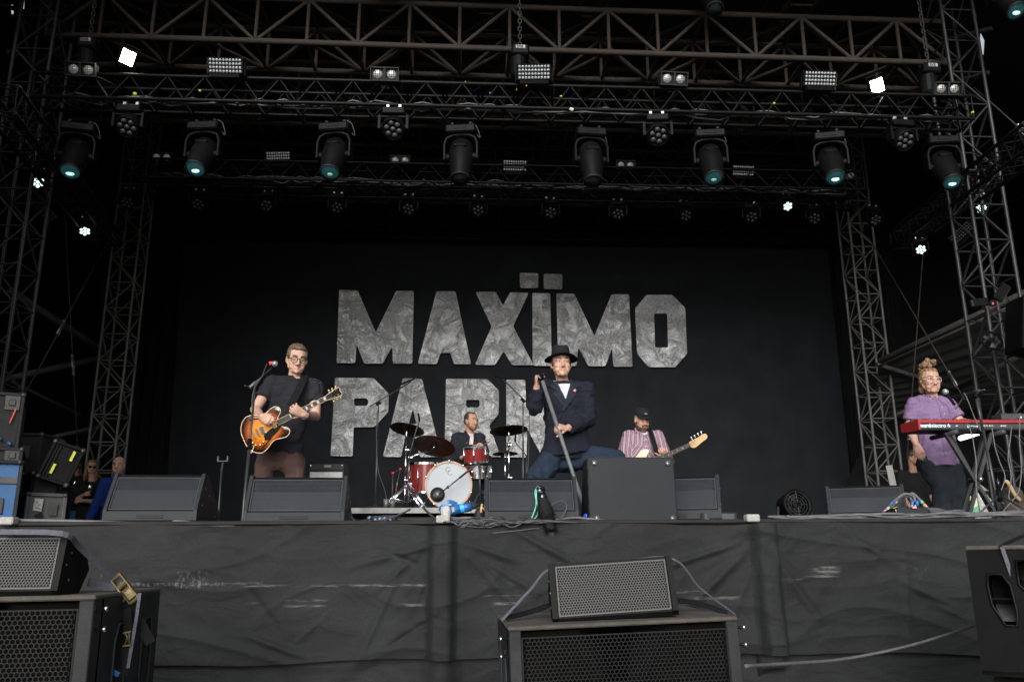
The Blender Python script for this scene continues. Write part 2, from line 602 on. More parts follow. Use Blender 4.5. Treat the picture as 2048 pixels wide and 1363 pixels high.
rr = n.new('ShaderNodeMapRange'); rr.inputs[1].default_value = .3; rr.inputs[2].default_value = .7; rr.inputs[3].default_value = .75; rr.inputs[4].default_value = 1.15
L.new(bg.outputs['Fac'], rr.inputs[0])
mx = n.new('ShaderNodeMix'); mx.data_type = 'RGBA'; mx.blend_type = 'MULTIPLY'; mx.inputs[0].default_value = 1
L.new(r1.outputs[0], mx.inputs[6]); L.new(rr.outputs[0], mx.inputs[7]); L.new(mx.outputs[2], bs.inputs['Base Color'])
bs.inputs['Roughness'].default_value = .36; bs.inputs['Metallic'].default_value = .16
cn = n.new('ShaderNodeTexNoise'); cn.inputs['Scale'].default_value = 3.2; cn.inputs['Detail'].default_value = 6; cn.inputs['Roughness'].default_value = .62; cn.inputs['Distortion'].default_value = .8
L.new(tc.outputs['Object'], cn.inputs['Vector'])
ab = n.new('ShaderNodeMath'); ab.operation = 'SUBTRACT'; ab.inputs[1].default_value = .5; L.new(cn.outputs['Fac'], ab.inputs[0])
ab2 = n.new('ShaderNodeMath'); ab2.operation = 'ABSOLUTE'; L.new(ab.outputs[0], ab2.inputs[0])
pw = n.new('ShaderNodeMath'); pw.operation = 'POWER'; pw.inputs[1].default_value = .5; L.new(ab2.outputs[0], pw.inputs[0])
bp = n.new('ShaderNodeBump'); bp.inputs['Strength'].default_value = 1.0; bp.inputs['Distance'].default_value = .16
L.new(pw.outputs[0], bp.inputs['Height'])
bp2 = n.new('ShaderNodeBump'); bp2.inputs['Strength'].default_value = .25; bp2.inputs['Distance'].default_value = .01
L.new(wn.outputs['Fac'], bp2.inputs['Height']); L.new(bp.outputs[0], bp2.inputs['Normal']); L.new(bp2.outputs[0], bs.inputs['Normal'])
M['silver'] = m

def letter(outer, hole=None, rad=.035):
    """flat silver letter laid on the cloth; pixel outlines"""
    bm = bmesh.new()
    P = round_poly([bxz(*p) for p in outer], rad)
    loops = [P]
    if hole:
        loops.append(round_poly([bxz(*p) for p in hole], rad))
    edges = []
    for lp in loops:
        vv = [bm.verts.new((x, BY-.055, z)) for x, z in lp]
        edges += [bm.edges.new((vv[i], vv[(i+1) % len(vv)])) for i in range(len(vv))]
    r = bmesh.ops.triangle_fill(bm, edges=edges, use_beauty=True)
    fcs = [x for x in r['geom'] if isinstance(x, bmesh.types.BMFace)]
    ex = bmesh.ops.extrude_face_region(bm, geom=fcs)
    bmesh.ops.translate(bm, vec=(0, .004, 0), verts=[x for x in ex['geom'] if isinstance(x, bmesh.types.BMVert)])
    bmesh.ops.recalc_face_normals(bm, faces=bm.faces)
    me = bpy.data.meshes.new('letter'); bm.to_mesh(me); bm.free()
    me.materials.append(M['silver'])
    o = bpy.data.objects.new('letter', me); C.objects.link(o); attach(o, broot)
    return o
letter([(679, 581), (716, 582), (752, 666), (793, 583), (828, 583), (825, 728), (786, 728), (785, 693), (766, 728), (729, 728), (714, 690), (711, 727), (674, 727)])
letter([(873, 584), (911, 584), (942, 729), (908, 729), (901, 707), (881, 707), (874, 729), (836, 728)])
letter([(951, 585), (991, 585), (1006, 612), (1020, 586), (1057, 587), (1026, 654), (1067, 731), (1024, 731), (1007, 703), (990, 731), (950, 730), (983, 654)])
letter([(1064, 587), (1100, 588), (1103, 733), (1065, 732)])
letter([(1039, 547), (1076, 548), (1076, 578), (1040, 577)])
letter([(1087, 549), (1124, 550), (1124, 580), (1087, 579)])
letter([(1112, 588), (1148, 589), (1188, 673), (1222, 590), (1257, 590), (1264, 734), (1226, 734), (1223, 697), (1210, 733), (1176, 733), (1156, 696), (1152, 733), (1116, 732)])
letter([(1292, 591), (1343, 591), (1369, 617), (1373, 708), (1349, 735), (1296, 735), (1273, 708), (1269, 618)], [(1307, 628), (1333, 628), (1335, 696), (1309, 696)])
letter([(671, 756), (748, 757), (778, 788), (777, 824), (750, 854), (708, 855), (706, 913), (662, 912)], [(709, 797), (734, 797), (737, 801), (737, 808), (734, 812), (709, 812)])
letter([(806, 757), (844, 758), (884, 914), (840, 914), (828, 868), (812, 868), (803, 914), (766, 913)], [(826, 818), (833, 848), (818, 848)])
letter([(892, 758), (975, 759), (998, 782), (997, 828), (978, 852), (1002, 914), (960, 914), (938, 858), (930, 858), (930, 914), (889, 914)], [(932, 800), (957, 800), (959, 803), (959, 812), (957, 815), (932, 815)])
letter([(1012, 760), (1050, 760), (1052, 818), (1080, 761), (1122, 762), (1084, 836), (1128, 915), (1085, 915), (1054, 858), (1053, 915), (1013, 914)])

# ================================================================== skirt of the stage front
m = bpy.data.materials.new('black woven skirt'); m.use_nodes = True
n = m.node_tree.nodes; L = m.node_tree.links; bs = n['Principled BSDF']
tc = n.new('ShaderNodeTexCoord')
mp = n.new('ShaderNodeMapping'); L.new(tc.outputs['Object'], mp.inputs[0])
n1 = n.new('ShaderNodeTexNoise'); n1.inputs['Scale'].default_value = 230; n1.inputs['Detail'].default_value = 2
mpw = n.new('ShaderNodeMapping'); mpw.inputs['Scale'].default_value = (1.6, 1, .55); L.new(tc.outputs['Object'], mpw.inputs[0]); L.new(mpw.outputs[0], n1.inputs['Vector'])
n2 = n.new('ShaderNodeTexNoise'); n2.inputs['Scale'].default_value = 1.4; n2.inputs['Detail'].default_value = 7; L.new(tc.outputs['Object'], n2.inputs['Vector'])
r1 = n.new('ShaderNodeMapRange'); r1.inputs[1].default_value = .25; r1.inputs[2].default_value = .75; r1.inputs[3].default_value = .25; r1.inputs[4].default_value = 1.8; L.new(n1.outputs['Fac'], r1.inputs[0])
r2 = n.new('ShaderNodeMapRange'); r2.inputs[1].default_value = .3; r2.inputs[2].default_value = .7; r2.inputs[3].default_value = .7; r2.inputs[4].default_value = 1.35; L.new(n2.outputs['Fac'], r2.inputs[0])
mu = n.new('ShaderNodeMath'); mu.operation = 'MULTIPLY'; L.new(r1.outputs[0], mu.inputs[0]); L.new(r2.outputs[0], mu.inputs[1])
mx = n.new('ShaderNodeMix'); mx.data_type = 'RGBA'; mx.blend_type = 'MULTIPLY'; mx.inputs[0].default_value = 1; mx.inputs[6].default_value = (.0092, .0101, .0106, 1)
L.new(mu.outputs[0], mx.inputs[7])
# scuffs: rubbed chalky streaks in a few level bands
sx = n.new('ShaderNodeSeparateXYZ'); L.new(tc.outputs['Object'], sx.inputs[0])
n4 = n.new('ShaderNodeTexNoise'); n4.inputs['Scale'].default_value = 1.0; n4.inputs['Detail'].default_value = 8; n4.inputs['Roughness'].default_value = .7
mp4 = n.new('ShaderNodeMapping'); mp4.inputs['Scale'].default_value = (6, 1, 60); L.new(tc.outputs['Object'], mp4.inputs[0]); L.new(mp4.outputs[0], n4.inputs['Vector'])
n5 = n.new('ShaderNodeTexNoise'); n5.inputs['Scale'].default_value = 1.0; n5.inputs['Detail'].default_value = 9; n5.inputs['Roughness'].default_value = .75
mp5 = n.new('ShaderNodeMapping'); mp5.inputs['Scale'].default_value = (34, 1, 20); L.new(tc.outputs['Object'], mp5.inputs[0]); L.new(mp5.outputs[0], n5.inputs['Vector'])
def band(axis, c, hw, soft):
    d = n.new('ShaderNodeMath'); d.operation = 'SUBTRACT'; d.inputs[1].default_value = c; L.new(sx.outputs[axis], d.inputs[0])
    a = n.new('ShaderNodeMath'); a.operation = 'ABSOLUTE'; L.new(d.outputs[0], a.inputs[0])
    q = n.new('ShaderNodeMapRange'); q.inputs[1].default_value = hw+soft; q.inputs[2].default_value = hw; L.new(a.outputs[0], q.inputs[0])
    return q.outputs[0]
def mul(a, b2):
    q = n.new('ShaderNodeMath'); q.operation = 'MULTIPLY'; L.new(a, q.inputs[0]); L.new(b2, q.inputs[1]); return q.outputs[0]
def add(a, b2):
    q = n.new('ShaderNodeMath'); q.operation = 'ADD'; q.use_clamp = True; L.new(a, q.inputs[0]); L.new(b2, q.inputs[1]); return q.outputs[0]
def thr(sock, lo, hi):
    q = n.new('ShaderNodeMapRange'); q.inputs[1].default_value = lo; q.inputs[2].default_value = hi; L.new(sock, q.inputs[0]); return q.outputs[0]
def X_(u, v): return at(u, v, -.06).x
def Z_(u, v): return at(u, v, -.06).z
st = None
for (u, v, hu, hz, src, lo) in ((250, 1160, 45, .04, n5, .56), (383, 1158, 18, .05, n5, .50), (320, 1168, 110, .008, n5, .47), (460, 1166, 60, .006, n4, .5), (640, 1170, 190, .004, n4, .5),
                              (450, 1207, 95, .005, n4, .55), (610, 1200, 30, .004, n4, .45), (610, 1211, 28, .004, n4, .42), (830, 1208, 25, .005, n4, .48), (1010, 1206, 16, .007, n4, .42), (1010, 1190, 40, .003, n4, .5),
                              (760, 1170, 90, .004, n4, .47), (1380, 1183, 30, .006, n4, .5), (1430, 1195, 35, .01, n4, .50), (1650, 1143, 18, .034, n4, .47), (1690, 1150, 120, .004, n4, .58), (1560, 1157, 30, .004, n4, .5), (1825, 1137, 20, .012, n5, .55)):
    s1 = mul(mul(band(0, X_(u, v), hu/290, .05), band(2, Z_(u, v), hz, .004)), thr(src.outputs['Fac'], lo, lo+.12))
    st = s1 if st is None else add(st, s1)
n3 = n.new('ShaderNodeMath'); n3.operation = 'MULTIPLY'; n3.inputs[1].default_value = .17; L.new(st, n3.inputs[0])
m2 = n.new('ShaderNodeMix'); m2.data_type = 'RGBA'; L.new(n3.outputs[0], m2.inputs[0]); L.new(mx.outputs[2], m2.inputs[6]); m2.inputs[7].default_value = (.42, .42, .41, 1)
L.new(m2.outputs[2], bs.inputs['Base Color'])
bs.inputs['Roughness'].default_value = .78; bs.inputs['Specular IOR Level'].default_value = .25
bp = n.new('ShaderNodeBump'); bp.inputs['Strength'].default_value = .35; bp.inputs['Distance'].default_value = .004; L.new(n1.outputs['Fac'], bp.inputs['Height'])
cz = n.new('ShaderNodeTexNoise'); cz.inputs['Scale'].default_value = 4.5; cz.inputs['Detail'].default_value = 6; cz.inputs['Distortion'].default_value = .8
mpc = n.new('ShaderNodeMapping'); mpc.inputs['Scale'].default_value = (1, 1, 1.7); L.new(tc.outputs['Object'], mpc.inputs[0]); L.new(mpc.outputs[0], cz.inputs['Vector'])
bp2 = n.new('ShaderNodeBump'); bp2.inputs['Strength'].default_value = .5; bp2.inputs['Distance'].default_value = .035
L.new(cz.outputs['Fac'], bp2.inputs['Height']); L.new(bp.outputs[0], bp2.inputs['Normal']); L.new(bp2.outputs[0], bs.inputs['Normal'])
M['skirt'] = m

PX = [at(18, 1040, -.05).x, at(886, 1048, -.05).x, at(1504, 1043, -.05).x]
sroot = thing('stage_skirt', 'creased black woven cloth hanging down the front of the stage', 'cloth', (0, -.06, GZ))
CREASES = []          # (x, z, angle, length, width, depth): hand-placed creases of the hanging cloth
rs = random.Random(11)
for k in range(48):
    x = rs.uniform(-4.2, 5); CREASES.append((x, rs.uniform(-1.5, -.08), rs.gauss(.0, .55), rs.uniform(.2, .8), rs.uniform(.008, .022), rs.choice((-1, 1, 1))*rs.uniform(.004, .013)))
for px in PX[1:]:
    for k in range(9):
        a = rs.uniform(-1.25, -.2) if k % 2 else rs.uniform(-2.9, -1.9)
        ln = rs.uniform(.35, .9)
        CREASES.append((px+math.cos(a)*ln*.6+.03, -.12+math.sin(a)*ln*.6, a, ln, rs.uniform(.014, .03), rs.uniform(.006, .015)))
CREASES += [(at(760, 1230, 0).x, at(760, 1230, 0).z, 1.15, .75, .02, .014), (at(800, 1140, 0).x, at(800, 1140, 0).z, .7, .5, .02, .012), (at(1850, 1190, 0).x, at(1850, 1190, 0).z, -.45, .5, .02, .015), (at(1720, 1090, 0).x, at(1720, 1090, 0).z, -.6, .6, .02, .012),
            (at(1100, 1100, 0).x, at(1100, 1100, 0).z, -.5, .8, .02, .016), (at(560, 1290, 0).x, at(560, 1290, 0).z, -.35, .5, .02, .014)]
def skirt_y(x, z, low):
    y = -.06
    y += .028*noise.noise((x*1.1, z*2.2, 1.0))+.009*noise.noise((x*2.3, z*5, 4.0))
    rid = 1-abs(noise.noise((x*2.0, z*4.6, 9.0)))*2.2
    y += -.006*max(0, rid)**2
    y += .0022*noise.noise((x*9, z*13, 3))
    r2_ = 1-abs(noise.noise((x*.9+z*1.4, z*1.5-x*.35, 21)))*3
    y -= .016*max(0, r2_)**3
    r3_ = 1-abs(noise.noise((x*1.3-z*1.7, z*1.9+x*.5, 33)))*3.4
    y -= .012*max(0, r3_)**3
    for cx, cz_, an, ln, wd, dp in CREASES:
        dx, dz = x-cx, z-cz_
        s = dx*math.cos(an)+dz*math.sin(an)
        if abs(s) > ln/2: continue
        q = -dx*math.sin(an)+dz*math.cos(an)
        if abs(q) < wd*3:
            y -= 1.9*dp*math.cos(s/ln*math.pi)*math.exp(-(q/wd)**2)
    for i, px in enumerate(PX):
        d = abs(x-px-(.04 if i == 2 else .0)-(-z*.03 if i == 2 else 0))
        y -= .095*max(0, 1-(d/.085)**6) if d < .085 and z > (-.95 if i == 2 else -2) else 0
        y -= .05*math.exp(-(d/.22)**2)
    return y+low
def sheet(z0, z1, nx, nz, low, name, flare=0):
    b = MB(); vs, fs = [], []
    for j in range(nz+1):
        for i in range(nx+1):
            x = SX0+(SX1-SX0)*i/nx
            zt = z1-.012*abs(math.sin(x*2.1+.6))*(1 if low == 0 else 0)-(.018*max(0, 1-abs(x-PX[1])/.25)+.02*max(0, 1-abs(x-PX[2]+.3)/.3))*(1 if low == 0 else 0)
            zb = z0+.03*math.sin(x*1.3)+.05*noise.noise((x*.8, 0, 7))
            t = j/nz
            z = zb+(zt-zb)*t
            vs.append((x, skirt_y(x, z, low)-flare*(1-t)**3, z))
    for j in range(nz):
        for i in range(nx):
            a = j*(nx+1)+i; fs.append((a, a+1, a+nx+2, a+nx+1))
    b.add(vs, fs)
    return b.build(name, M['skirt'], sroot, True)
sheet(-.86, -.022, 900, 110, 0, 'upper_sheet', .012)
sheet(GZ+.01, -.70, 420, 60, .035, 'lower_sheet')
b = MB(); b.box(((SX0+SX1)/2, -.005, -.013), (SX1-SX0, .05, .028), bev=.008)
M['edge'] = mat('worn brown stage edge', (.016, .0138, .0142), .7, 0, .4, 5, .1, 60, spec=.2, wear=.3, wcol=(.05, .042, .042), ws=9)
tag(b.build('stage_edge', M['edge']), kind='structure')
for i, (px, w_) in enumerate(zip(PX, ('by the blue case', 'below the drum kit', 'between tipped box and fan'))):
    root = thing('stage_post', 'black post with white cap, behind the skirt '+w_, 'post', (px, -.04, GZ), 'legs carrying the stage front')
    b = MB(); b.box((px, -.045, (GZ-.03)/2), (.085, .06, -GZ-.04)); b.build('pole', M['black_alu'], root)
    b = MB(); b.box((px, -.05, .005), (.09, .085, .05), bev=.008); b.build('cap', M['paper'], root)

# ================================================================== trusses
CYL = {}
def cyl_mesh(material, n=8):
    key = (material.name, n)
    if key not in CYL:
        b = MB(); b.lathe([(1, 0), (1, 1)], n)
        CYL[key] = mesh_only(b, 'tube', material, False)
        CYL[key].polygons.foreach_set('use_smooth', [len(p.vertices) == 4 for p in CYL[key].polygons])
    return CYL[key]
def rod_mtx(a, b, r):
    a, b = Vector(a), Vector(b)
    d = b-a
    s, q = frame_of(d)
    z = d.normalized()
    return basis(a, s*r, q*r, z*d.length)
def rods(name, material, segs, parent, n=8):
    pieces(name, cyl_mesh(material, n), [rod_mtx(a, b, r) for a, b, r in segs], parent)
def truss(name, label, p0, p1, w, h, upv, rc, rb, bays, material, group=None, faces='fbtu', vert=False, cat='truss', ladder=False, mbr=None):
    p0, p1 = Vector(p0), Vector(p1)
    ax = (p1-p0).normalized()
    U = Vector(upv); U = (U-ax*U.dot(ax)).normalized()
    S = ax.cross(U)
    root = thing(name, label, cat, p0, group)
    K = {}
    for i, (a, c) in enumerate(((-1, -1), (1, -1), (1, 1), (-1, 1))):
        o = S*(a*w/2)+U*(c*h/2)
        K[(a, c)] = o
    rods('chord', material, [(p0+o, p1+o, rc) for o in K.values()], root)
    segs = []
    pairs = {'f': ((1, -1), (1, 1)), 'b': ((-1, -1), (-1, 1)), 't': ((-1, 1), (1, 1)), 'u': ((-1, -1), (1, -1))}
    Ln = (p1-p0).length
    for f in faces:
        A, B = K[pairs[f][0]], K[pairs[f][1]]
        for i in range(bays):
            x0, x1 = p0+ax*(Ln*i/bays), p0+ax*(Ln*(i+1)/bays)
            if ladder:
                segs.append((x0+A, x0+B, rb)); continue
            if vert:
                segs.append((x0+A, x0+B, rb*.95))
                segs.append((x0+A, x1+B, rb) if i % 2 == 0 else (x0+B, x1+A, rb))
            else:
                xm = p0+ax*(Ln*(i+.5)/bays)
                segs.append((x0+A, xm+B, rb)); segs.append((xm+B, x1+A, rb))
        if vert or ladder:
            segs.append((p1+A, p1+B, rb))
        else:
            segs.append((p1+A, p1+B, rb)); segs.append((p0+A, p0+B, rb))
    rods('brace', mbr or material, segs[:290], root, 6)
    return root
# towers
def tower(u0, v0, u1, v1, Y, z0, z1, wd, label, bays):
    a, c = at(u0, v0, Y), at(u1, v1, Y)
    x = (a.x+c.x)/2
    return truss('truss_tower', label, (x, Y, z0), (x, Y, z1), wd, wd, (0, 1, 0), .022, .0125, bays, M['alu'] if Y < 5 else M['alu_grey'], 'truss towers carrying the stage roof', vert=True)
tower(238, 700, 248, 600, 8.0, ZD, 7.3, .42, 'grey truss tower at the rear left, beside the three onlookers', 17)
tower(1738, 700, 1728, 600, 8.2, ZD, 7.3, .42, 'grey truss tower at the rear right, behind the grilled floor monitor', 17)
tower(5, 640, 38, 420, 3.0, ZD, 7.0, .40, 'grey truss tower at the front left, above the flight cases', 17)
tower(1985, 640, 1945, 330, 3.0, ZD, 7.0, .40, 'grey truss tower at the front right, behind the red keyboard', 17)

# front lighting truss (black) and its end extension
def hx(u, v, Y): return at(u, v, Y)
FT_Y = 2.5
fc = hx(1000, 190, FT_Y)
FZ = fc.z
x0, x1 = hx(62, 200, FT_Y).x, hx(1950, 245, FT_Y).x
truss('lighting_truss', 'black box truss across the front, carrying the row of big spotlights', (x0, FT_Y+.14, FZ), (x1, FT_Y+.14, FZ-.02), .28, .28, (0, 0, 1), .022, .009, 26, M['black_alu'], 'black lighting trusses')
rc = hx(1000, 356, 5.6)
truss('lighting_truss', 'black box truss across the middle of the stage, above the small wash lights', (hx(290, 356, 5.6).x, 5.6, rc.z), (hx(1720, 372, 5.6).x, 5.6, rc.z), .28, .28, (0, 0, 1), .02, .009, 22, M['black_alu'], 'black lighting trusses')
rc2 = hx(1000, 392, 6.6)
truss('lighting_truss', 'thin black truss directly above the row of small wash lights', (hx(300, 392, 6.6).x, 6.6, rc2.z), (hx(1710, 405, 6.6).x, 6.6, rc2.z), .2, .2, (0, 0, 1), .022, .009, 24, M['black_alu'], 'black lighting trusses')
rb_ = hx(1000, 474, BY)
truss('lighting_truss', 'black truss along the top edge of the lettered backdrop', (hx(310, 470, BY).x, BY-.1, rb_.z), (hx(1700, 482, BY).x, BY-.1, rb_.z), .26, .26, (0, 0, 1), .02, .01, 26, M['black_alu'], 'black lighting trusses')
# side trusses running back from the front corners, sloping in the picture
for sgn, lab in ((-1, 'black truss running back along the left side with lit wash lights'), (1, 'black truss running back along the right side with lit wash lights')):
    if sgn < 0: a, c = hx(0, 195, 1.2), hx(215, 480, 5.5)
    else: a, c = hx(2080, 270, 1.2), hx(1800, 480, 5.5)
    zz = (a.z+c.z)/2
    xx = -5.15 if sgn < 0 else 6.25
    truss('side_truss', lab, a, c, .26, .26, (0, 0, 1), .02, .009, 14, M['black_alu'], 'black side trusses')
# main roof truss at the front
a, c = hx(1000, 50, 3.3), hx(1000, 92, 3.3)
RZ = hx(1000, 92, 3.1).z
RH = hx(1000, 8, 3.1).z-RZ
truss('roof_truss', 'big brown grey roof truss across the front, above the flood lights', (hx(90, 80, 3.1).x, 3.1+.3, RZ+RH/2), (hx(1900, 140, 3.1).x, 3.4, RZ+RH/2-.08), .6, RH, (0, 0, 1), .036, .024, 18, M['alu_dark'], 'brown grey roof trusses', vert=True)
RZ2 = hx(1000, 308, 8.6).z; RH2 = hx(1000, 283, 8.6).z-RZ2+.25
truss('roof_truss', 'brown grey roof truss at the back, seen between the spotlights', (-5.6, 8.6, RZ2+RH2/2), (7.2, 8.6, RZ2+RH2/2), .5, RH2, (0, 0, 1), .036, .024, 18, M['alu_dark'], 'brown grey roof trusses', vert=True)
truss('roof_truss', 'brown grey roof truss halfway back, seen above the front truss', (-5.7, 5.2, RZ+.55), (7.3, 5.2, RZ+.55), .5, .7, (0, 0, 1), .034, .022, 18, M['alu_dark'], 'brown grey roof trusses', vert=True)
RZ3 = hx(1000, 372, 9.3).z
truss('roof_truss', 'lower brown grey truss at the back, just above the thin black truss', (-5.4, 9.3, RZ3), (7.1, 9.3, RZ3), .4, .5, (0, 0, 1), .036, .02, 20, M['alu_dark'], 'brown grey roof trusses', vert=True)
# ladders and rafters running front to back
for i, (x, lab) in enumerate(((-3.1, 'ladder truss under the roof on the left, above the second spotlight'), (-.72, 'ladder truss under the roof, just left of the middle hoist'), (.55, 'ladder truss under the roof, above the middle spotlights'), (1.85, 'ladder truss under the roof, right of the middle hoist'), (4.4, 'ladder truss under the roof on the right, above the right flood light'))):
    truss('roof_rafter', lab, (x, 2.2, RZ+.75), (x, 10.6, RZ2+.45), .34, .4, (0, 0, 1), .028, .016, 20, M['alu_dark'], 'ladder trusses running to the back', faces='u', ladder=True)
root = thing('roof_bracing', 'long diagonal brown grey tubes bracing the roof between its trusses', 'bracing', (1, 6, RZ))
rods('brace', M['alu_dark'], [((-5.4, 3.2, RZ+.5), (-1, 8.6, RZ2+.5), .03), ((-5.2, 3.4, RZ-.05), (-3, 8.6, RZ2+.2), .03), ((6.9, 3.2, RZ+.5), (2.5, 8.6, RZ2+.5), .03), ((6.9, 3.4, RZ), (5, 8.6, RZ2+.2), .03),
     ((-4, 3.6, RZ+.9), (6, 8.4, RZ2+.7), .03), ((5.6, 3.6, RZ+.9), (-4, 8.4, RZ2+.7), .03), ((-3.4, 5.5, RZ+.4), (5.4, 5.5, RZ+.4), .032), ((-4.9, 7.2, RZ2+.4), (6.6, 7.2, RZ2+.4), .032)], root)
# legs hanging under the back truss
root = thing('hanging_pipes', 'thin dark pipes hanging in the gap above the backdrop', 'pipe', (1, 9.6, 6))
rods('pipe', M['black_alu'], [(hx(u, 380, 9.7), hx(u, 462, 9.7), .03) for u in (782, 998, 1196, 1480, 605)], root)
# ================================================================== people
def skin_mat(name, col):
    m = mat(name, col, .62, 0, .12, 30, .12, 220, spec=.25)
    b = m.node_tree.nodes['Principled BSDF']
    b.inputs['Subsurface Weight'].default_value = .08
    b.inputs['Subsurface Radius'].default_value = (.01, .004, .002)
    return m
M['skin'] = skin_mat('fair skin', (.38, .22, .163))
M['skin_pale'] = skin_mat('pale skin', (.41, .25, .19))
M['skin_tan'] = skin_mat('tanned skin', (.31, .168, .112))
M['lip'] = mat('lips', (.33, .165, .135), .45, 0, .1, 40)
M['stubble'] = mat('stubbled skin', (.26, .15, .10), .7, 0, .35, 260)
M['stubble_lt'] = mat('light stubbled skin', (.42, .25, .18), .6, 0, .25, 260)
M['eye_white'] = mat('eyeball', (.42, .40, .37), .25, 0, .02, 5)
M['iris'] = mat('iris', (.03, .025, .02), .15, 0, .1, 60)
def hair_mat(name, col): return mat(name, col, .6, 0, .55, 55, .9, 90, aniso=(1, 1, .35))
M['hair_brown'] = hair_mat('short brown hair', (.085, .055, .033))
M['hair_dark'] = hair_mat('dark hair', (.025, .017, .012))
M['hair_ginger'] = hair_mat('ginger brown beard', (.13, .055, .025))
M['hair_blond'] = hair_mat('dark blond curls', (.15, .088, .044))
M['beard'] = hair_mat('dark brown beard', (.05, .025, .016))
def cloth_mat(name, col, var=.12, rough=.9, bump=.35, bs=260): return mat(name, col, rough, 0, var, 14, bump, bs, spec=.2)
M['tee_black'] = cloth_mat('washed black jersey', (.0125, .0132, .0175))
M['trouser_brown'] = cloth_mat('brown twill', (.05, .029, .026))
M['suit_navy'] = cloth_mat('navy suit wool', (.0075, .0095, .0165))
M['lapel_navy'] = cloth_mat('navy lapel cloth', (.0135, .0165, .027))
M['trouser_navy'] = cloth_mat('dark blue trousers', (.0105, .0195, .035))
M['white_cotton'] = cloth_mat('white cotton', (.42, .42, .455), .05)
M['hat'] = cloth_mat('black felt', (.0085, .009, .012))
M['band'] = cloth_mat('hat ribbon', (.005, .005, .006))
M['purple'] = cloth_mat('purple oxford cloth', (.150, .096, .178), .14, .85, .35, 160)
M['jeans_black'] = cloth_mat('black denim', (.013, .017, .023), .25)
M['jeans_blue'] = cloth_mat('blue denim', (.03, .075, .16), .3)
M['cloth_blue'] = cloth_mat('royal blue jersey', (.008, .028, .16))
M['cloth_black'] = cloth_mat('plain black cloth', (.007, .007, .008))
M['cloth_grey'] = cloth_mat('pale grey shirt', (.42, .36, .37))
M['jacket_dark'] = cloth_mat('dark navy jacket', (.010, .011, .016))
# striped western shirt: chevron stripes
m = bpy.data.materials.new('chevron striped shirt cloth'); m.use_nodes = True
n = m.node_tree.nodes; L = m.node_tree.links
tc = n.new('ShaderNodeTexCoord'); mp = n.new('ShaderNodeMapping'); L.new(tc.outputs['Object'], mp.inputs[0])
sx = n.new('ShaderNodeSeparateXYZ'); L.new(mp.outputs[0], sx.inputs[0])
def mth(op, a, b2=None):
    q = n.new('ShaderNodeMath'); q.operation = op
    for i, x in enumerate((a, b2)):
        if x is None: continue
        if isinstance(x, (int, float)): q.inputs[i].default_value = x
        else: L.new(x, q.inputs[i])
    return q.outputs[0]
STRIPE_MAP = mp
ax = mth('ABSOLUTE', sx.outputs[0])
inner = mth('LESS_THAN', ax, .085)
diag = mth('ADD', mth('MULTIPLY', ax, .85), mth('MULTIPLY', sx.outputs[2], .62))
vert = mth('ADD', ax, mth('MULTIPLY', sx.outputs[2], .16))
upz = mth('GREATER_THAN', sx.outputs[2], .10)
mid = mth('MULTIPLY', mth('GREATER_THAN', ax, .03), mth('LESS_THAN', ax, .15))
low = mth('LESS_THAN', sx.outputs[2], .02)
sel = mth('MAXIMUM', mth('MULTIPLY', mid, low), mth('LESS_THAN', ax, .018))
t = mth('ADD', mth('MULTIPLY', diag, sel), mth('MULTIPLY', vert, mth('SUBTRACT', 1.0, sel)))
fr = mth('FRACT', mth('MULTIPLY', t, 21.0))
rp = n.new('ShaderNodeValToRGB'); rp.color_ramp.interpolation = 'CONSTANT'
els = rp.color_ramp.elements
els[0].position = 0; els[0].color = (.27, .25, .275, 1)
els[1].position = .26; els[1].color = (.055, .035, .06, 1)
for p, c in ((.42, (.23, .21, .24, 1)), (.55, (.26, .055, .10, 1)), (.72, (.075, .05, .085, 1)), (.82, (.23, .20, .235, 1)), (.92, (.24, .06, .11, 1))):
    e = els.new(p); e.color = c
L.new(fr, rp.inputs[0]); L.new(rp.outputs[0], n['Principled BSDF'].inputs['Base Color']); n['Principled BSDF'].inputs['Roughness'].default_value = .85
M['stripe'] = m

def wrinkle(amp, f=11.0, seed=0.0, stretch=(1, 1, 1)):
    def d(p, k):
        q = Vector((p.x*f*stretch[0]+seed, p.y*f*stretch[1], p.z*f*stretch[2]))
        a = noise.noise(q)
        r1 = 1-min(1, abs(noise.noise(q*.55+Vector((9, 3, 1))))*2.6)
        r2 = 1-min(1, abs(noise.noise(Vector((q.x*.9, q.y*.9, q.z*1.6))+Vector((2, 8, 5))))*3.2)
        return k*amp*(.45*a-1.0*r1*r1+.9*r2*r2*.5)
    return d

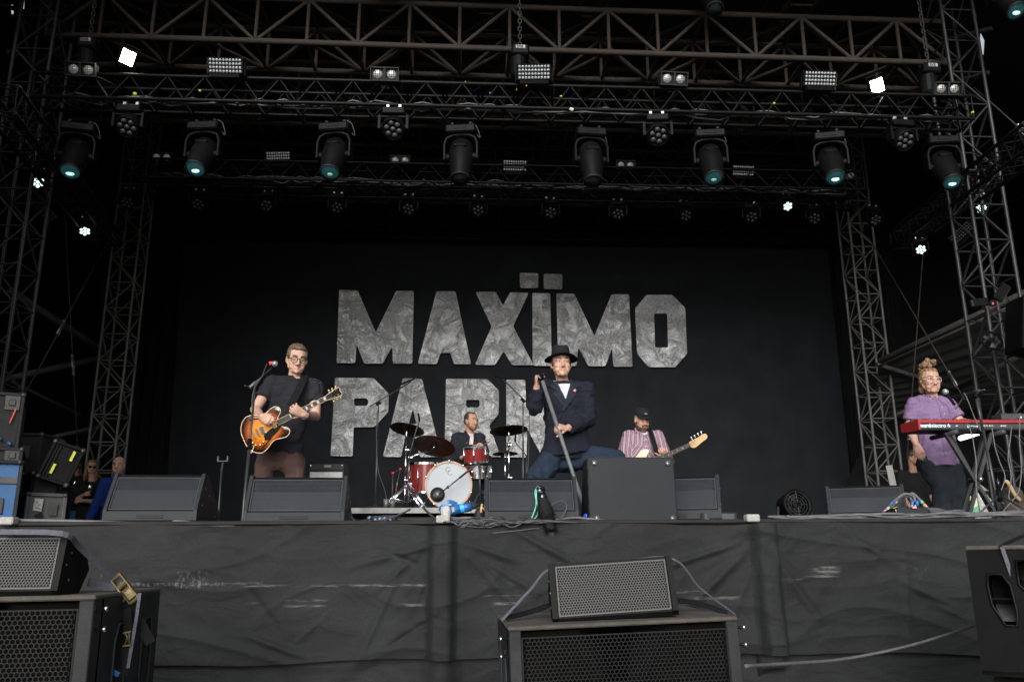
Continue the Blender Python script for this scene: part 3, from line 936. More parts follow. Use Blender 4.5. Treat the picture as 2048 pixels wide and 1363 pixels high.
def hand(b, wrist, d, nrm, side, curls=(25, 30, 20), s=1.0, spread=.0, thumb=(.55, .75, .25), tcurl=25, per=None):
    """palm, four fingers of different lengths and a thumb that leaves the side of the palm.
    d: towards the knuckles, nrm: the way the palm faces, side: +1 or -1 for the thumb's side"""
    d = Vector(d).normalized(); nrm = Vector(nrm); nrm = (nrm-d*nrm.dot(d)).normalized()
    t = d.cross(nrm)*side
    w_ = Vector(wrist)
    b.loft([(w_-d*.02*s, .026*s, .019*s, t), (w_+d*.03*s, .036*s, .0165*s, t), (w_+d*.075*s, .041*s, .0145*s, t), (w_+d*.088*s, .038*s, .011*s, t)], 14, 2)
    for i, (off, ln) in enumerate(((.031, .072), (.0105, .080), (-.0105, .074), (-.031, .058))):
        p = w_+d*(.080-.006*abs(i-1))*s+t*off*s
        ang = 0
        cv = per[i] if per else curls
        dirn = (d+t*spread*(1.5-i)*.5).normalized()
        pts = [(p-d*.02*s, .0095*s), (p, .0092*s)]
        for k, (fr_, cu) in enumerate(zip((.45, .31, .26), cv)):
            ang += R(cu)
            v = dirn*math.cos(ang)+nrm*math.sin(ang)
            p = p+v*ln*fr_*s
            pts.append((p, (.0086, .008, .0068)[k]*s))
        b.loft([(q, r, r, t) for q, r in pts], 8, 2)
    p = w_+d*.022*s+t*.026*s+nrm*.004*s
    v = (d*thumb[0]+t*thumb[1]+nrm*thumb[2]).normalized()
    p1 = p+v*.044*s
    ax_ = v.cross(nrm).normalized()
    v2 = (Matrix.Rotation(R(tcurl), 3, ax_) @ v)
    v3 = (v2*.8+nrm*.25+d*.25).normalized()
    p2 = p1+v3*.032*s
    p3 = p2+v3*.02*s
    b.loft([(q, r*s, r*s, nrm) for q, r in ((p-v*.015, .013), (p, .0135), (p1, .0105), (p2, .0092), (p3, .0075))], 8, 2)

def head_mtx(c, yaw, pitch, roll, s):
    return Matrix.Translation(Vector(c)) @ Matrix.Rotation(R(yaw), 4, 'Z') @ Matrix.Rotation(R(pitch), 4, 'X') @ Matrix.Rotation(R(roll), 4, 'Y') @ Matrix.Scale(s, 4)
def cap_l(b, a, c, r0, r1, X):
    a, c = X @ Vector(a), X @ Vector(c)
    s = X.to_scale().x
    b.loft([(a, r0*s, r0*s, (1, .2, .1)), (c, r1*s, r1*s, (1, .2, .1))], 10, 2)
def head(b, X, smile=0.0, jaw=1.0, lids=False, mouth_open=0.0):
    b.ell((0, .018, .032), (.0765, .096, .086), X)
    b.ell((0, -.02, -.01), (.0665, .068, .09), X)
    b.ell((0, -.026, -.066), (.050*jaw, .055, .046), X)
    b.ell((0, -.066, -.095), (.024*jaw, .021, .021), X)
    for sg in (-1, 1):
        b.ell((sg*.040, -.053, -.034+.004*smile), (.024, .028, .024), X)
        b.ell((sg*.036, -.047, -.060), (.026, .030, .030), X)
        b.ell((sg*.020, -.060, -.072), (.022, .020, .024), X)
        cap_l(b, (sg*.012, -.083, .021), (sg*.048, -.068, .022), .0105, .008, X)
        b.ell((sg*.0135, -.092, -.041), (.0095, .010, .0085), X)
        b.ell((sg*.0745, .012, -.012), (.011, .021, .032), X, Matrix.Rotation(sg*.25, 3, 'Z'))
        b.ell((sg*.071, .008, -.034), (.009, .012, .012), X)
        cap_l(b, (sg*.052*jaw, -.005, -.058), (sg*.03*jaw, -.05, -.094), .018, .017, X)
        if lids:
            b.ell((sg*.031, -.0715, .002), (.0165, .014, .0115), X)
        else:
            cap_l(b, (sg*.017, -.080, .0075), (sg*.045, -.073, .0065), .0062, .0055, X)
            cap_l(b, (sg*.02, -.079, -.0125), (sg*.043, -.072, -.012), .0045, .0045, X)
        if smile:
            cap_l(b, (sg*.019, -.088, -.05), (sg*.036, -.074, -.075), .007, .006, X)
    cap_l(b, (0, -.080, .012), (0, -.103, -.034), .0095, .0125, X)
    b.ell((0, -.105, -.037), (.0125, .0115, .011), X)
    w_ = .021+.011*smile
    cu = .009*smile
    op = .004+.010*mouth_open
    for sg in (-1, 1):
        cap_l(b, (0, -.0862, -.064+op*.3), (sg*w_, -.0775, -.066+cu+op*.2), .0050, .0030, X)
        cap_l(b, (0, -.0852, -.0725-op), (sg*w_, -.0768, -.068+cu), .0055, .0030, X)
def face_finish(o, X, lids, lip, stub, stub_m, jaw_line=-.052, smile=0.0):
    """hollow the eye sockets, redden the lips, stubble on jaw and lip"""
    inv = X.inverted()
    me = o.data
    co = [inv @ v.co for v in me.vertices]
    s = X.to_scale().x
    R3 = X.to_3x3().normalized()
    for v, p in zip(me.vertices, co):
        if abs(p.x) < .08 and p.y < -.03 and -.13 < p.z < .12:
            for sg in (-1, 1):
                if not lids:
                    d2 = ((p.x-sg*.0315)/.014)**2+((p.z+.001)/.0085)**2
                    if d2 < 6: v.co += R3 @ Vector((0, .0075*s*math.exp(-d2), 0))
            d2 = (p.x/(.026+.008*smile))**2+((p.z+.0695-smile*.009*(p.x/.032)**2)/.0024)**2
            if d2 < 6: v.co += R3 @ Vector((0, .0026*s*math.exp(-d2), 0))
    for f in me.polygons:
        p = inv @ f.center
        if p.y < -.03 and abs(p.x) < .03 and p.y < -.068:
            if abs(p.x) < .024 and (-.079 < p.z < -.061) and abs(p.z+.070-smile*.008*(p.x/.03)**2) < .0095*(1-(p.x/.028)**2)+.001:
                f.material_index = lip
                continue
        if stub and p.y < .0 and -.16 < p.z < .0 and abs(p.x) < .09:
            lim = jaw_line+.0*abs(p.x)+(.035 if abs(p.x) > .055 else 0)
            moust = abs(p.x) < .03 and -.062 < p.z < -.048 and p.y < -.08
            if p.z < lim-.012*(1 if abs(p.x) < .03 else 0) and p.z > -.128 or moust:
                f.material_index = stub

def eyes(root, X, look_x=0.0, look_z=0.0):
    for sg in (-1, 1):
        c = Vector((sg*.0315, -.0662, -.0015))
        b = MB()
        b.m(M['eye_white']).ell(c, (.0120, .0120, .0095), X, nu=14, nv=10)
        d = Vector((look_x, -1, look_z)).normalized()
        b.m(M['iris']).ell(c+d*.0088, (.0066, .0042, .0066), X, nu=10, nv=6)
        b.build('eye', None, root, True)
def brows(root, X, m_, lift=0.0):
    for sg in (-1, 1):
        b = MB()
        pts = [X @ Vector(p) for p in ((sg*.014, -.0935, .0245+lift), (sg*.03, -.0895, .030+lift), (sg*.05, -.0755, .0265+lift))]
        s = X.to_scale().x
        b.tube(pts, [.004*s, .0045*s, .0025*s], 6)
        b.build('eyebrow', m_, root, True)
def glasses(root, X, m_, shape='round', r=.0235, wire=.0023):
    g = MB(); s = X.to_scale().x
    for sg in (-1, 1):
        rim = []
        for k in range(20):
            a = 2*math.pi*k/20
            ca, sa = math.cos(a), math.sin(a)
            if shape == 'square':
                ca = math.copysign(abs(ca)**.6, ca); sa = math.copysign(abs(sa)**.6, sa)*.85
            rim.append(X @ Vector((sg*.0335+r*ca, -.1005+abs(r*ca+.0335*1)*.02*0+.004*abs(ca) if False else -.0995+.012*(sg*ca*.5+.5), -.003+r*sa)))
        g.tube(rim+[rim[0]], wire*s, 6, False)
        g.tube([X @ Vector((sg*(.0335+r), -.088, .004)), X @ Vector((sg*.079, -.04, .006)), X @ Vector((sg*.081, .012, .0)), X @ Vector((sg*.077, .022, -.012))], wire*s, 6)
    g.tube([X @ Vector((-.0105, -.0995, .001)), X @ Vector((0, -.108, .005)), X @ Vector((.0105, -.0995, .001))], wire*s, 6)
    return g.build('glasses', m_, root, True)
def hair(root, X, blobs, m_, voxel=.008, amp=.006, f=45, name='hair', keep=None):
    b = MB()
    for c, r in blobs:
        b.ell(c, r, X, nu=14, nv=10)
    o = b.build(name, m_, None, True)
    sd = random.random()*20
    def dsp(p, k):
        return k*amp*(noise.noise(p*f+Vector((sd, 0, 0)))+.6*noise.noise(p*f*2.3))
    remeshed(o, voxel, 1, dsp)
    attach(o, root)
    return o
SHORT = [((0, .030, .045), (.0815, .094, .084)), ((0, -.028, .088), (.058, .045, .026)), ((-.062, .005, .035), (.021, .045, .045)), ((.062, .005, .035), (.021, .045, .045)), ((0, .085, -.01), (.055, .035, .05))]

def drape_patch(name, poly, yref, target, off, thick, material, parent, cuts=5, world_xz=False):
    """a thin piece of cloth lying on target, outline in the plane y = yref, laid on along the y axis"""
    me = target.data
    bv = BVHTree.FromPolygons([v.co.copy() for v in me.vertices], [tuple(p.vertices) for p in me.polygons])
    bm = bmesh.new()
    P = []
    for q in poly:
        if world_xz: P.append((q[0], q[1]))
        else:
            a = at(q[0], q[1], yref); P.append((a.x, a.z))
    # dense outline
    D = []
    for i in range(len(P)):
        a, c = Vector(P[i]), Vector(P[(i+1) % len(P)])
        k = max(1, int((c-a).length/.03))
        for j in range(k): D.append(a.lerp(c, j/k))
    vv = [bm.verts.new((p.x, 0, p.y)) for p in D]
    ed = [bm.edges.new((vv[i], vv[(i+1) % len(vv)])) for i in range(len(vv))]
    bmesh.ops.triangle_fill(bm, edges=ed, use_beauty=True)
    bmesh.ops.subdivide_edges(bm, edges=list(bm.edges), cuts=1, use_grid_fill=True)
    bmesh.ops.triangulate(bm, faces=list(bm.faces))
    ys = {}
    for v in bm.verts:
        h = bv.ray_cast(Vector((v.co.x, yref-1.2, v.co.z)), Vector((0, 1, 0)))
        ys[v] = h[0].y if h[0] is not None else None
    good = [y for y in ys.values() if y is not None]
    av = sum(good)/len(good) if good else yref
    for v in bm.verts:
        if ys[v] is None:
            near = min((w_ for w_ in bm.verts if ys[w_] is not None), key=lambda w_: (w_.co-v.co).length_squared, default=None) if len(bm.verts) < 600 else None
            ys[v] = ys[near] if near else av
    for v in bm.verts: v.co.y = ys[v]-off
    ex = bmesh.ops.extrude_face_region(bm, geom=list(bm.faces))
    bmesh.ops.translate(bm, vec=(0, thick, 0), verts=[x for x in ex['geom'] if isinstance(x, bmesh.types.BMVert)])
    bmesh.ops.recalc_face_normals(bm, faces=bm.faces)
    m_ = bpy.data.meshes.new(name); bm.to_mesh(m_); bm.free()
    m_.materials.append(material)
    o = bpy.data.objects.new(name, m_); C.objects.link(o); attach(o, parent)
    return o

def mixp(a, c, t): return Vector(a).lerp(Vector(c), t)
def person(label, J, head_=None, skin='skin', build=1.0, top=None, bottom=None, shoes='black', hands=(), group=None, voxel=.0055, stub=None, arms_r=1.0, legs=True, neck_r=.054, collar=.3):
    """J: joints in the world. L and R are left and right in the picture."""
    base = Vector((J['hip'].x, J['hip'].y, ZD))
    root = thing('person', label, 'person', base, group)
    S = (J['shR']-J['shL']).normalized()
    b = MB()
    hip, nk = J['hip'], J['neck']
    shm = (J['shL']+J['shR'])/2
    hw = (J['shR']-J['shL']).length/2
    W = build
    tor = [(hip-Vector((0, 0, .03)), .155*W, .105*W), (mixp(hip, shm, .3), .145*W, .10*W), (mixp(hip, shm, .68), .165*W, .115*W), (mixp(hip, shm, .9)+Vector((0, 0, -.01)), max(.15, hw*.92), .098*W), (shm+Vector((0, .01, .005)), hw*.7, .07)]
    b.loft([(c, a, d, S) for c, a, d in tor], 24, 3)
    hc = head_[0] if head_ else None
    X = head_mtx(*head_[:5]) if head_ else None
    if head_:
        nb = X @ Vector((0, .025, -.06))
        b.limb([(mixp(nk, shm, .6), neck_r*1.15), (nk, neck_r), (nb, neck_r*.97)])
        for k in ('shL', 'shR'):
            b.limb([(nk+Vector((0, .012, -.03)), .038), (mixp(nk, J[k], .55)+Vector((0, .012, -.008)), .040), (J[k], .05)])
        head(b, X, **head_[5])
    for s_ in 'LR':
        sh, el, wr = J['sh'+s_], J['el'+s_], J['wr'+s_]
        A = arms_r
        b.limb([(sh, .056*A), (mixp(sh, el, .4), .05*A), (el, .042*A)])
        b.limb([(el, .042*A), (mixp(el, wr, .3), .043*A), (wr, .027*A)])
        if legs:
            hj = hip+S*(.085*W*(-1 if s_ == 'L' else 1))-Vector((0, 0, .05))
            kn, an = J['kn'+s_], J['an'+s_]
            b.limb([(hj, .085*W), (mixp(hj, kn, .5), .075*W), (kn, .055*W)])
            b.limb([(kn, .055*W), (mixp(kn, an, .3), .054*W), (an, .038)])
    for h_ in hands: hand(b, *h_[0], **h_[1])
    sk = M[skin]
    b.ms = [sk, M['lip'], M[stub] if stub else sk]
    b.mi = [0]*len(b.f)
    o = b.build('body', None, None, True)
    remeshed(o, voxel, 4)
    if head_:
        face_finish(o, X, head_[5].get('lids'), 1, 2 if stub else 0, None, smile=head_[5].get('smile', 0))
    attach(o, root)
    out = {'root': root, 'X': X, 'body': o, 'S': S}
    if top:
        # top: material, sleeve (0..2 along upper arm and forearm), hem offset below hip, ease, wrinkle
        mt, sleeve, hem, ease, amp = top
        t = MB()
        lo = hip+Vector((0, 0, -hem))
        secs = [(lo, .165*W+ease*1.6, .115*W+ease*1.7), (mixp(hip, shm, .15), .158*W+ease*1.5, .112*W+ease*1.6), (mixp(hip, shm, .42), .150*W+ease*1.5, .106*W+ease*1.6), (mixp(hip, shm, .72), .168*W+ease*1.2, .118*W+ease*1.3), (mixp(hip, shm, .92), max(.16, hw*.95)+ease, .10*W+ease), (shm+Vector((0, .01, .02)), hw*.72+ease, .07+ease), (mixp(shm, nk, collar)+Vector((0, .012, .0)), hw*(.62-.4*collar), .066+ease*.4)]
        t.loft([(c, a, d, S) for c, a, d in secs], 28, 0)
        for s_ in 'LR':
            sh, el, wr = J['sh'+s_], J['el'+s_], J['wr'+s_]
            t.limb([(mixp(nk, sh, .34)+Vector((0, .016, -.018)), .044+ease*.4), (mixp(nk, sh, .55)+Vector((0, .014, -.003)), .049+ease*.4), (mixp(nk, sh, .8)+Vector((0, .012, .002)), .053+ease*.5), (sh, .058+ease*.8)])
            if sleeve <= 1:
                e1 = mixp(sh, el, sleeve)
                t.loft([(sh, .06*arms_r+ease, .06*arms_r+ease, S), (mixp(sh, e1, .5), .059*arms_r+ease*1.2, .059*arms_r+ease*1.2, S), (e1, .060*arms_r+ease*1.3, .060*arms_r+ease*1.3, S)], 16, 0)
                t.limb([(mixp(sh, S*0+sh, 0), .058*arms_r+ease), (sh+(el-sh)*.12, .058*arms_r+ease)])
            else:
                e1 = mixp(el, wr, sleeve-1)
                t.limb([(sh, .06*arms_r+ease), (mixp(sh, el, .5), .055*arms_r+ease), (el, .05*arms_r+ease)])
                t.loft([(el, .05*arms_r+ease, .05*arms_r+ease, S), (mixp(el, e1, .5), .047*arms_r+ease, .047*arms_r+ease, S), (e1, .038*arms_r+ease*1.1, .038*arms_r+ease*1.1, S)], 16, 0)
                t.limb([(el-(el-sh)*.03, .05*arms_r+ease), (el+(e1-el)*.03, .05*arms_r+ease)])
        to = t.build('shirt', M[mt], None, True)
        remeshed(to, .0095, 3, wrinkle(amp, 10, random.random()*30, (1, 1, 1.5)))
        attach(to, root)
        out['top'] = to
    if bottom and legs:
        mt, wide, amp = bottom
        t = MB()
        t.loft([(hip+Vector((0, 0, .04)), .158*W, .113*W, S), (hip-Vector((0, 0, .03)), .172*W, .12*W, S), (hip-Vector((0, 0, .10)), .165*W, .115*W, S)], 24, 2)
        for s_ in 'LR':
            sg = -1 if s_ == 'L' else 1
            hj = hip+S*(.088*W*sg)-Vector((0, 0, .07))
            kn, an = J['kn'+s_], J['an'+s_]
            t.limb([(hj, .098*W+wide*.4), (mixp(hj, kn, .5), .086*W+wide*.8), (kn, .066*W+wide)])
            t.loft([(kn, .066*W+wide, .066*W+wide, S), (mixp(kn, an, .5), .062*W+wide, .062*W+wide, S), (an, .06+wide, .062+wide, S)], 16, 1)
        to = t.build('trousers', M[mt], None, True)
        remeshed(to, .011, 3, wrinkle(amp, 8, random.random()*30))
        attach(to, root)
        out['bottom'] = to
    if legs:
        for s_ in 'LR':
            an = J['an'+s_]
            t = MB()
            fz = an.z-.07
            d = J.get('toe'+s_, Vector((0, -1, 0)))
            t.loft([(Vector((an.x, an.y, fz+.045))-d*.05, .042, .05, (0, 0, 1)), (Vector((an.x, an.y, fz+.045))+d*.03, .045, .045, (0, 0, 1)), (Vector((an.x, an.y, fz+.035))+d*.13, .032, .045, (0, 0, 1)), (Vector((an.x, an.y, fz+.03))+d*.19, .022, .034, (0, 0, 1))], 14, 2)
            t.build('shoe', M[shoes], root, True)
    return out
def buttons(root, target, pts, yref, m_, r=.006):
    me = target.data
    bv = BVHTree.FromPolygons([v.co.copy() for v in me.vertices], [tuple(p.vertices) for p in me.polygons])
    for q in pts:
        a = at(q[0], q[1], yref)
        h = bv.ray_cast(Vector((a.x, yref-1.2, a.z)), Vector((0, 1, 0)))
        if h[0] is None: continue
        b = MB(); b.lathe([(r, 0), (r, .004), (r*.7, .006)], 10, look(h[0]+Vector((0, .001, 0)), (0, 1, 0)))
        b.build('button', m_, root, True)

# ------------------------------------------------------------------ the guitarist in glasses
Yg = 1.5
def G(zx, zy, Y=Yg): return at(460+zx/4.543, 660+zy/4.543, Y)
J = dict(neck=G(585, 425, Yg+.03), shL=G(385, 478), shR=G(775, 500), elL=G(228, 720, Yg-.10), wrL=G(285, 785, Yg-.42), elR=G(775, 785, Yg-.14), wrR=G(672, 765, Yg-.50), hip=G(470, 1060, Yg+.02),
         knL=G(300, 1330), knR=G(590, 1330), anL=Vector((G(290, 1400).x-.02, Yg+.05, ZD+.07)), anR=Vector((G(620, 1400).x+.04, Yg+.02, ZD+.07)))
hd = (G(608, 262, Yg-.02), 20, 14, 2, 1.09, dict(lids=True))
gd = (J['wrR']-J['elR'])
gp = person('man in round glasses and black T-shirt playing the sunburst guitar', J, hd, 'skin_pale', 1.0, ('tee_black', .60, .06, .012, .014), ('trouser_brown', .022, .015), stub='stubble_lt',
            hands=[((J['wrL'], G(355, 815, Yg-.47)-J['wrL'], Vector((.15, .95, -.1)), 1), dict(curls=(35, 60, 40), s=1.08, tcurl=10, thumb=(.8, .4, .35))),
                   ((J['wrR'], G(590, 722, Yg-.54)-J['wrR'], Vector((.05, .9, .35)), 1), dict(curls=(45, 50, 40), s=1.08, spread=.25, tcurl=5, thumb=(.35, .9, .5)))])
X = gp['X']; rt = gp['root']
hair(rt, X, SHORT, M['hair_brown'], .007, .005)
brows(rt, X, M['hair_brown'])
M['tortoise'] = mat('dark tortoise frame', (.02, .014, .01), .25, 0, .4, 60)
glasses(rt, X, M['tortoise'], 'round', .0235, .0026)
b = MB()
for sg in (-1, 1): b.tube([X @ Vector((sg*.019, -.0845, -.004)), X @ Vector((sg*.031, -.0865, -.0075)), X @ Vector((sg*.044, -.079, -.004))], .0016, 5)
b.build('lashes', M['hair_dark'], rt)
b = MB()
wl = J['wrR']; dd = (J['elR']-wl).normalized()
for k in range(2):
    s_, q_ = frame_of(dd)
    c = wl+dd*(.015+.022*k)
    b.tube([c+(s_*math.cos(a*.5236)+q_*math.sin(a*.5236))*.035 for a in range(13)], .006, 6, False)
b.build('wristband', M['purple'], rt, True)
drape_patch('collar', [(460+x/4.543, 660+y/4.543) for x, y in ((498, 408), (510, 432), (535, 452), (575, 462), (618, 455), (645, 432), (655, 412), (668, 416), (655, 445), (625, 468), (575, 476), (528, 466), (500, 442), (486, 412))], Yg, gp['top'], .006, .008, M['tee_black'], rt)

# ------------------------------------------------------------------ the singer
Ys = 1.35
def S_(zx, zy, Y=Ys): return at(980+zx/4.543, 680+zy/4.543, Y)
J = dict(neck=S_(660, 385, Ys+.03), shL=S_(490, 425, Ys+.0), shR=S_(872, 450, Ys), elL=S_(405, 615, Ys-.10), wrL=S_(425, 420, Ys-.16), elR=S_(905, 715, Ys-.03), wrR=S_(695, 800, Ys-.24), hip=S_(700, 985, Ys+.03),
         knL=S_(430, 1230, Ys-.12), knR=S_(1130, 1075, Ys-.05), anL=Vector((S_(330, 1300).x, Ys+.15, ZD+.07)), anR=Vector((S_(1190, 1000).x, Ys+.05, ZD+.07)))
hd = (S_(645, 212, Ys-.05), 4, 1, 0, 1.07, dict(smile=1.0, jaw=.92))
mic0 = S_(466, 335, Ys-.24)           # the microphone in his raised hand
sp = person('man in black hat and navy suit jacket leaning on the microphone stand', J, hd, 'skin', 1.04, ('suit_navy', 1.88, .10, .018, .016), ('trouser_navy', .026, .018), stub='stubble_lt',
            hands=[((J['wrL'], S_(420, 330, Ys-.19)-J['wrL'], Vector((.8, -.1, .15)), 1), dict(curls=(55, 50, 30), s=1.0, tcurl=0, thumb=(.8, .3, .6), per=((70, 25, 10), (65, 45, 25), (60, 60, 35), (60, 60, 40)))),
                   ((J['wrR'], S_(600, 775, Ys-.30)-J['wrR'], Vector((-.1, .7, -.65)), 1), dict(curls=(55, 60, 40), s=1.06, tcurl=0, thumb=(.7, .45, .5)))])
X = sp['X']; rt = sp['root']
# jacket skirt flares over the hips
b = MB()
Sd = sp['S']
b.loft([(J['hip']+Vector((.0, 0, .16)), .175, .145, Sd), (J['hip']+Vector((0, 0, .03)), .20, .165, Sd), (S_(700, 1020, Ys+.02), .235, .17, Vector((1, 0, .18))), (S_(705, 1050, Ys+.02), .245, .172, Vector((1, 0, .2)))], 28, 0)
o = b.build('jacket_skirt', M['suit_navy'], None, True); remeshed(o, .011, 2, wrinkle(.009, 8, 4)); attach(o, rt)
T = sp['top']
def SZ(*p): return [(980+x/4.543, 680+y/4.543) for x, y in p]
drape_patch('undershirt', SZ((604, 415), (716, 415), (690, 520), (668, 562)), Ys, T, .011, .012, M['white_cotton'], rt)
drape_patch('lapel', SZ((590, 375), (612, 420), (668, 562), (640, 625), (560, 500), (600, 480), (528, 430), (560, 392)), Ys, T, .014, .010, M['lapel_navy'], rt)
drape_patch('lapel', SZ((726, 355), (716, 420), (670, 562), (628, 672), (655, 668), (768, 510), (735, 480), (800, 430), (765, 385)), Ys, T, .017, .010, M['lapel_navy'], rt)
drape_patch('front_edge', SZ((628, 672), (640, 672), (612, 760), (602, 850), (592, 850), (600, 750)), Ys, T, .008, .008, M['lapel_navy'], rt)
buttons(rt, T, [(980+754/4.543, 680+477/4.543)], Ys, mat('red pin badge', (.75, .10, .12), .3, 0, .05, 20), .015)
bp_ = [o for o in rt.children if o.name.startswith('button')][-1]; bp_.name = 'pin_badge'
c = S_(754, 477, 0)
q = [v.co for v in bp_.data.vertices]; cc = sum(q, Vector())/len(q); ym = min(v.y for v in q)
b = MB(); b.lathe([(.0075, 0), (.0075, .002)], 12, look(Vector((cc.x, ym, cc.z)), (0, 1, 0)), True); b.build('badge_print', M['white'], bp_)
bm_ = MB()
for k in range(3):
    bm_.lathe([(.0055, 0), (.0055, .005)], 8, look(S_(722+k*24, 833-k*6, Ys-.24)+Vector((0, -.02, 0)), (0, 1, 0)))
bm_.build('cuff_buttons', M['black_plastic'], rt)
# ring, hair, hat
hair(rt, X, [((0, .04, .02), (.078, .078, .07)), ((-.068, .015, .0), (.016, .035, .04)), ((.068, .015, .0), (.016, .035, .04)), ((.06, .05, -.03), (.02, .03, .035)), ((-.06, .05, -.03), (.02, .03, .03))], M['hair_dark'], .007, .006)
brows(rt, X, M['hair_dark'], .001); eyes(rt, X, .25, .1)
hat = MB()
HX = X @ Matrix.Translation((0, .006, .052)) @ Matrix.Rotation(R(-6), 4, 'X') @ Matrix.Diagonal((.92, .92, .9, 1))
NB = 40
vs, fs = [], []
for (rr_, top_) in ((.078, 0), (.105, 0), (.150, 0), (.152, 1), (.105, 1), (.078, 1)):
    for k in range(NB):
        a = 2*math.pi*k/NB
        x, y = rr_*math.cos(a)*.97, rr_*math.sin(a)*1.12
        e = max(0, rr_-.078)/.074
        z = -.030*e*math.cos(a)**2-.012*e*max(0, -math.sin(a))+.004*top_
        vs.append((x, y, z))
for i in range(5):
    for k in range(NB):
        k2 = (k+1) % NB; fs.append((i*NB+k, i*NB+k2, (i+1)*NB+k2, (i+1)*NB+k))
hat.add(vs, fs, HX)
vs, fs = [], []
prof = [(1.04, -.01), (1.03, .03), (.985, .062), (.94, .086), (.80, .104), (.5, .104), (.2, .094), (.02, .090)]
for f_, z in prof:
    for k in range(NB):
        a = 2*math.pi*k/NB
        x, y = .080*f_*math.cos(a), .098*f_*math.sin(a)
        if z > .06:
            pinch = math.exp(-((a-4.71)/.6)**2)
            x *= 1-.22*pinch
        z2 = z-(.018*math.exp(-(x/.03)**2) if f_ < .9 else 0)
        vs.append((x, y, z2))
for i in range(len(prof)-1):
    for k in range(NB):
        k2 = (k+1) % NB; fs.append((i*NB+k, i*NB+k2, (i+1)*NB+k2, (i+1)*NB+k))
fs.append(tuple((len(prof)-1)*NB+k for k in range(NB)))
hat.add(vs, fs, HX)
ho = hat.build('hat', M['hat'], rt, True)
b = MB(); b.lathe([(.0845, .004), (.0845, .028)], 40, HX @ Matrix.Diagonal((1, 1.22, 1, 1)), False); b.build('hat_band', M['band'], ho, True)

# ------------------------------------------------------------------ the keyboard player
Yk = 1.72
def K_(zx, zy, Y=Yk): return at(1780+zx/4.13, 710+zy/4.13, Y)
J = dict(neck=K_(345, 325, Yk+.02), shL=K_(198, 408), shR=K_(475, 408), elL=K_(165, 600, Yk-.0), wrL=K_(215, 735, Yk-.12), elR=K_(585, 560, Yk-.05), wrR=K_(690, 560, Yk-.40), hip=K_(395, 830, Yk+.03),
         knL=K_(430, 1075, Yk-.03), knR=K_(545, 1075, Yk-.03), anL=Vector((K_(440, 1290).x-.02, Yk+.03, ZD+.07)), anR=Vector((K_(570, 1290).x+.03, Yk, ZD+.07)))
hd = (K_(332, 208, Yk-.03), -7, 6, 2, 1.05, dict(smile=.7, jaw=1.06))
kp = person('woman in purple shirt with curly bun standing at the red keyboard', J, hd, 'skin', 1.04, ('purple', .72, .10, .013, .009), ('jeans_black', .022, .010), neck_r=.05,
            hands=[((J['wrL'], K_(245, 800, Yk-.14)-J['wrL'], Vector((.55, .6, 0)), -1), dict(curls=(18, 22, 15), s=1.0, tcurl=0, thumb=(.8, .5, .3))),
                   ((J['wrR'], Vector((.25, -.9, .0)), Vector((0, 0, -1)), 1), dict(curls=(15, 30, 20), s=1.0, spread=.3))])
X = kp['X']; rt = kp['root']; T = kp['top']
hair(rt, X, [((0, .035, .045), (.083, .09, .078)), ((0, -.015, .085), (.055, .05, .026)), ((-.07, .02, .0), (.018, .04, .05)), ((.07, .03, .0), (.014, .035, .05)), ((-.05, .06, -.07), (.03, .03, .05))], M['hair_blond'], .007, .008, 50)
rb2 = random.Random(3)
hair(rt, X, [((.0+rb2.gauss(0, .024), .03+rb2.gauss(0, .022), .150+rb2.gauss(0, .02)), (.024, .024, .022)) for k in range(22)], M['hair_blond'], .006, .007, 60, 'bun')
eyes(rt, X, .3, .05); brows(rt, X, M['hair_blond'])
M['clear_frame'] = mat('pale pink clear frame', (.55, .38, .36), .15, 0, .1, 20)
glasses(rt, X, M['clear_frame'], 'square', .0245, .0024)
def KZ(*p): return [(1780+x/4.13, 710+y/4.13) for x, y in p]
drape_patch('collar', KZ((275, 322), (345, 345), (322, 378), (300, 345), (270, 335)), Yk, T, .012, .01, M['purple'], rt)
drape_patch('collar', KZ((345, 345), (382, 325), (392, 345), (378, 382)), Yk, T, .012, .01, M['purple'], rt)
drape_patch('placket', KZ((340, 350), (362, 350), (415, 845), (393, 848)), Yk, T, .006, .008, M['purple'], rt)
drape_patch('pocket', KZ((430, 415), (490, 418), (500, 490), (440, 492)), Yk, T, .004, .006, M['purple'], rt)
buttons(rt, T, [(1780+x/4.13, 710+y/4.13) for x, y in ((350, 352), (359, 398), (376, 446), (392, 500), (405, 690), (312, 365), (377, 375))], Yk, M['white'])

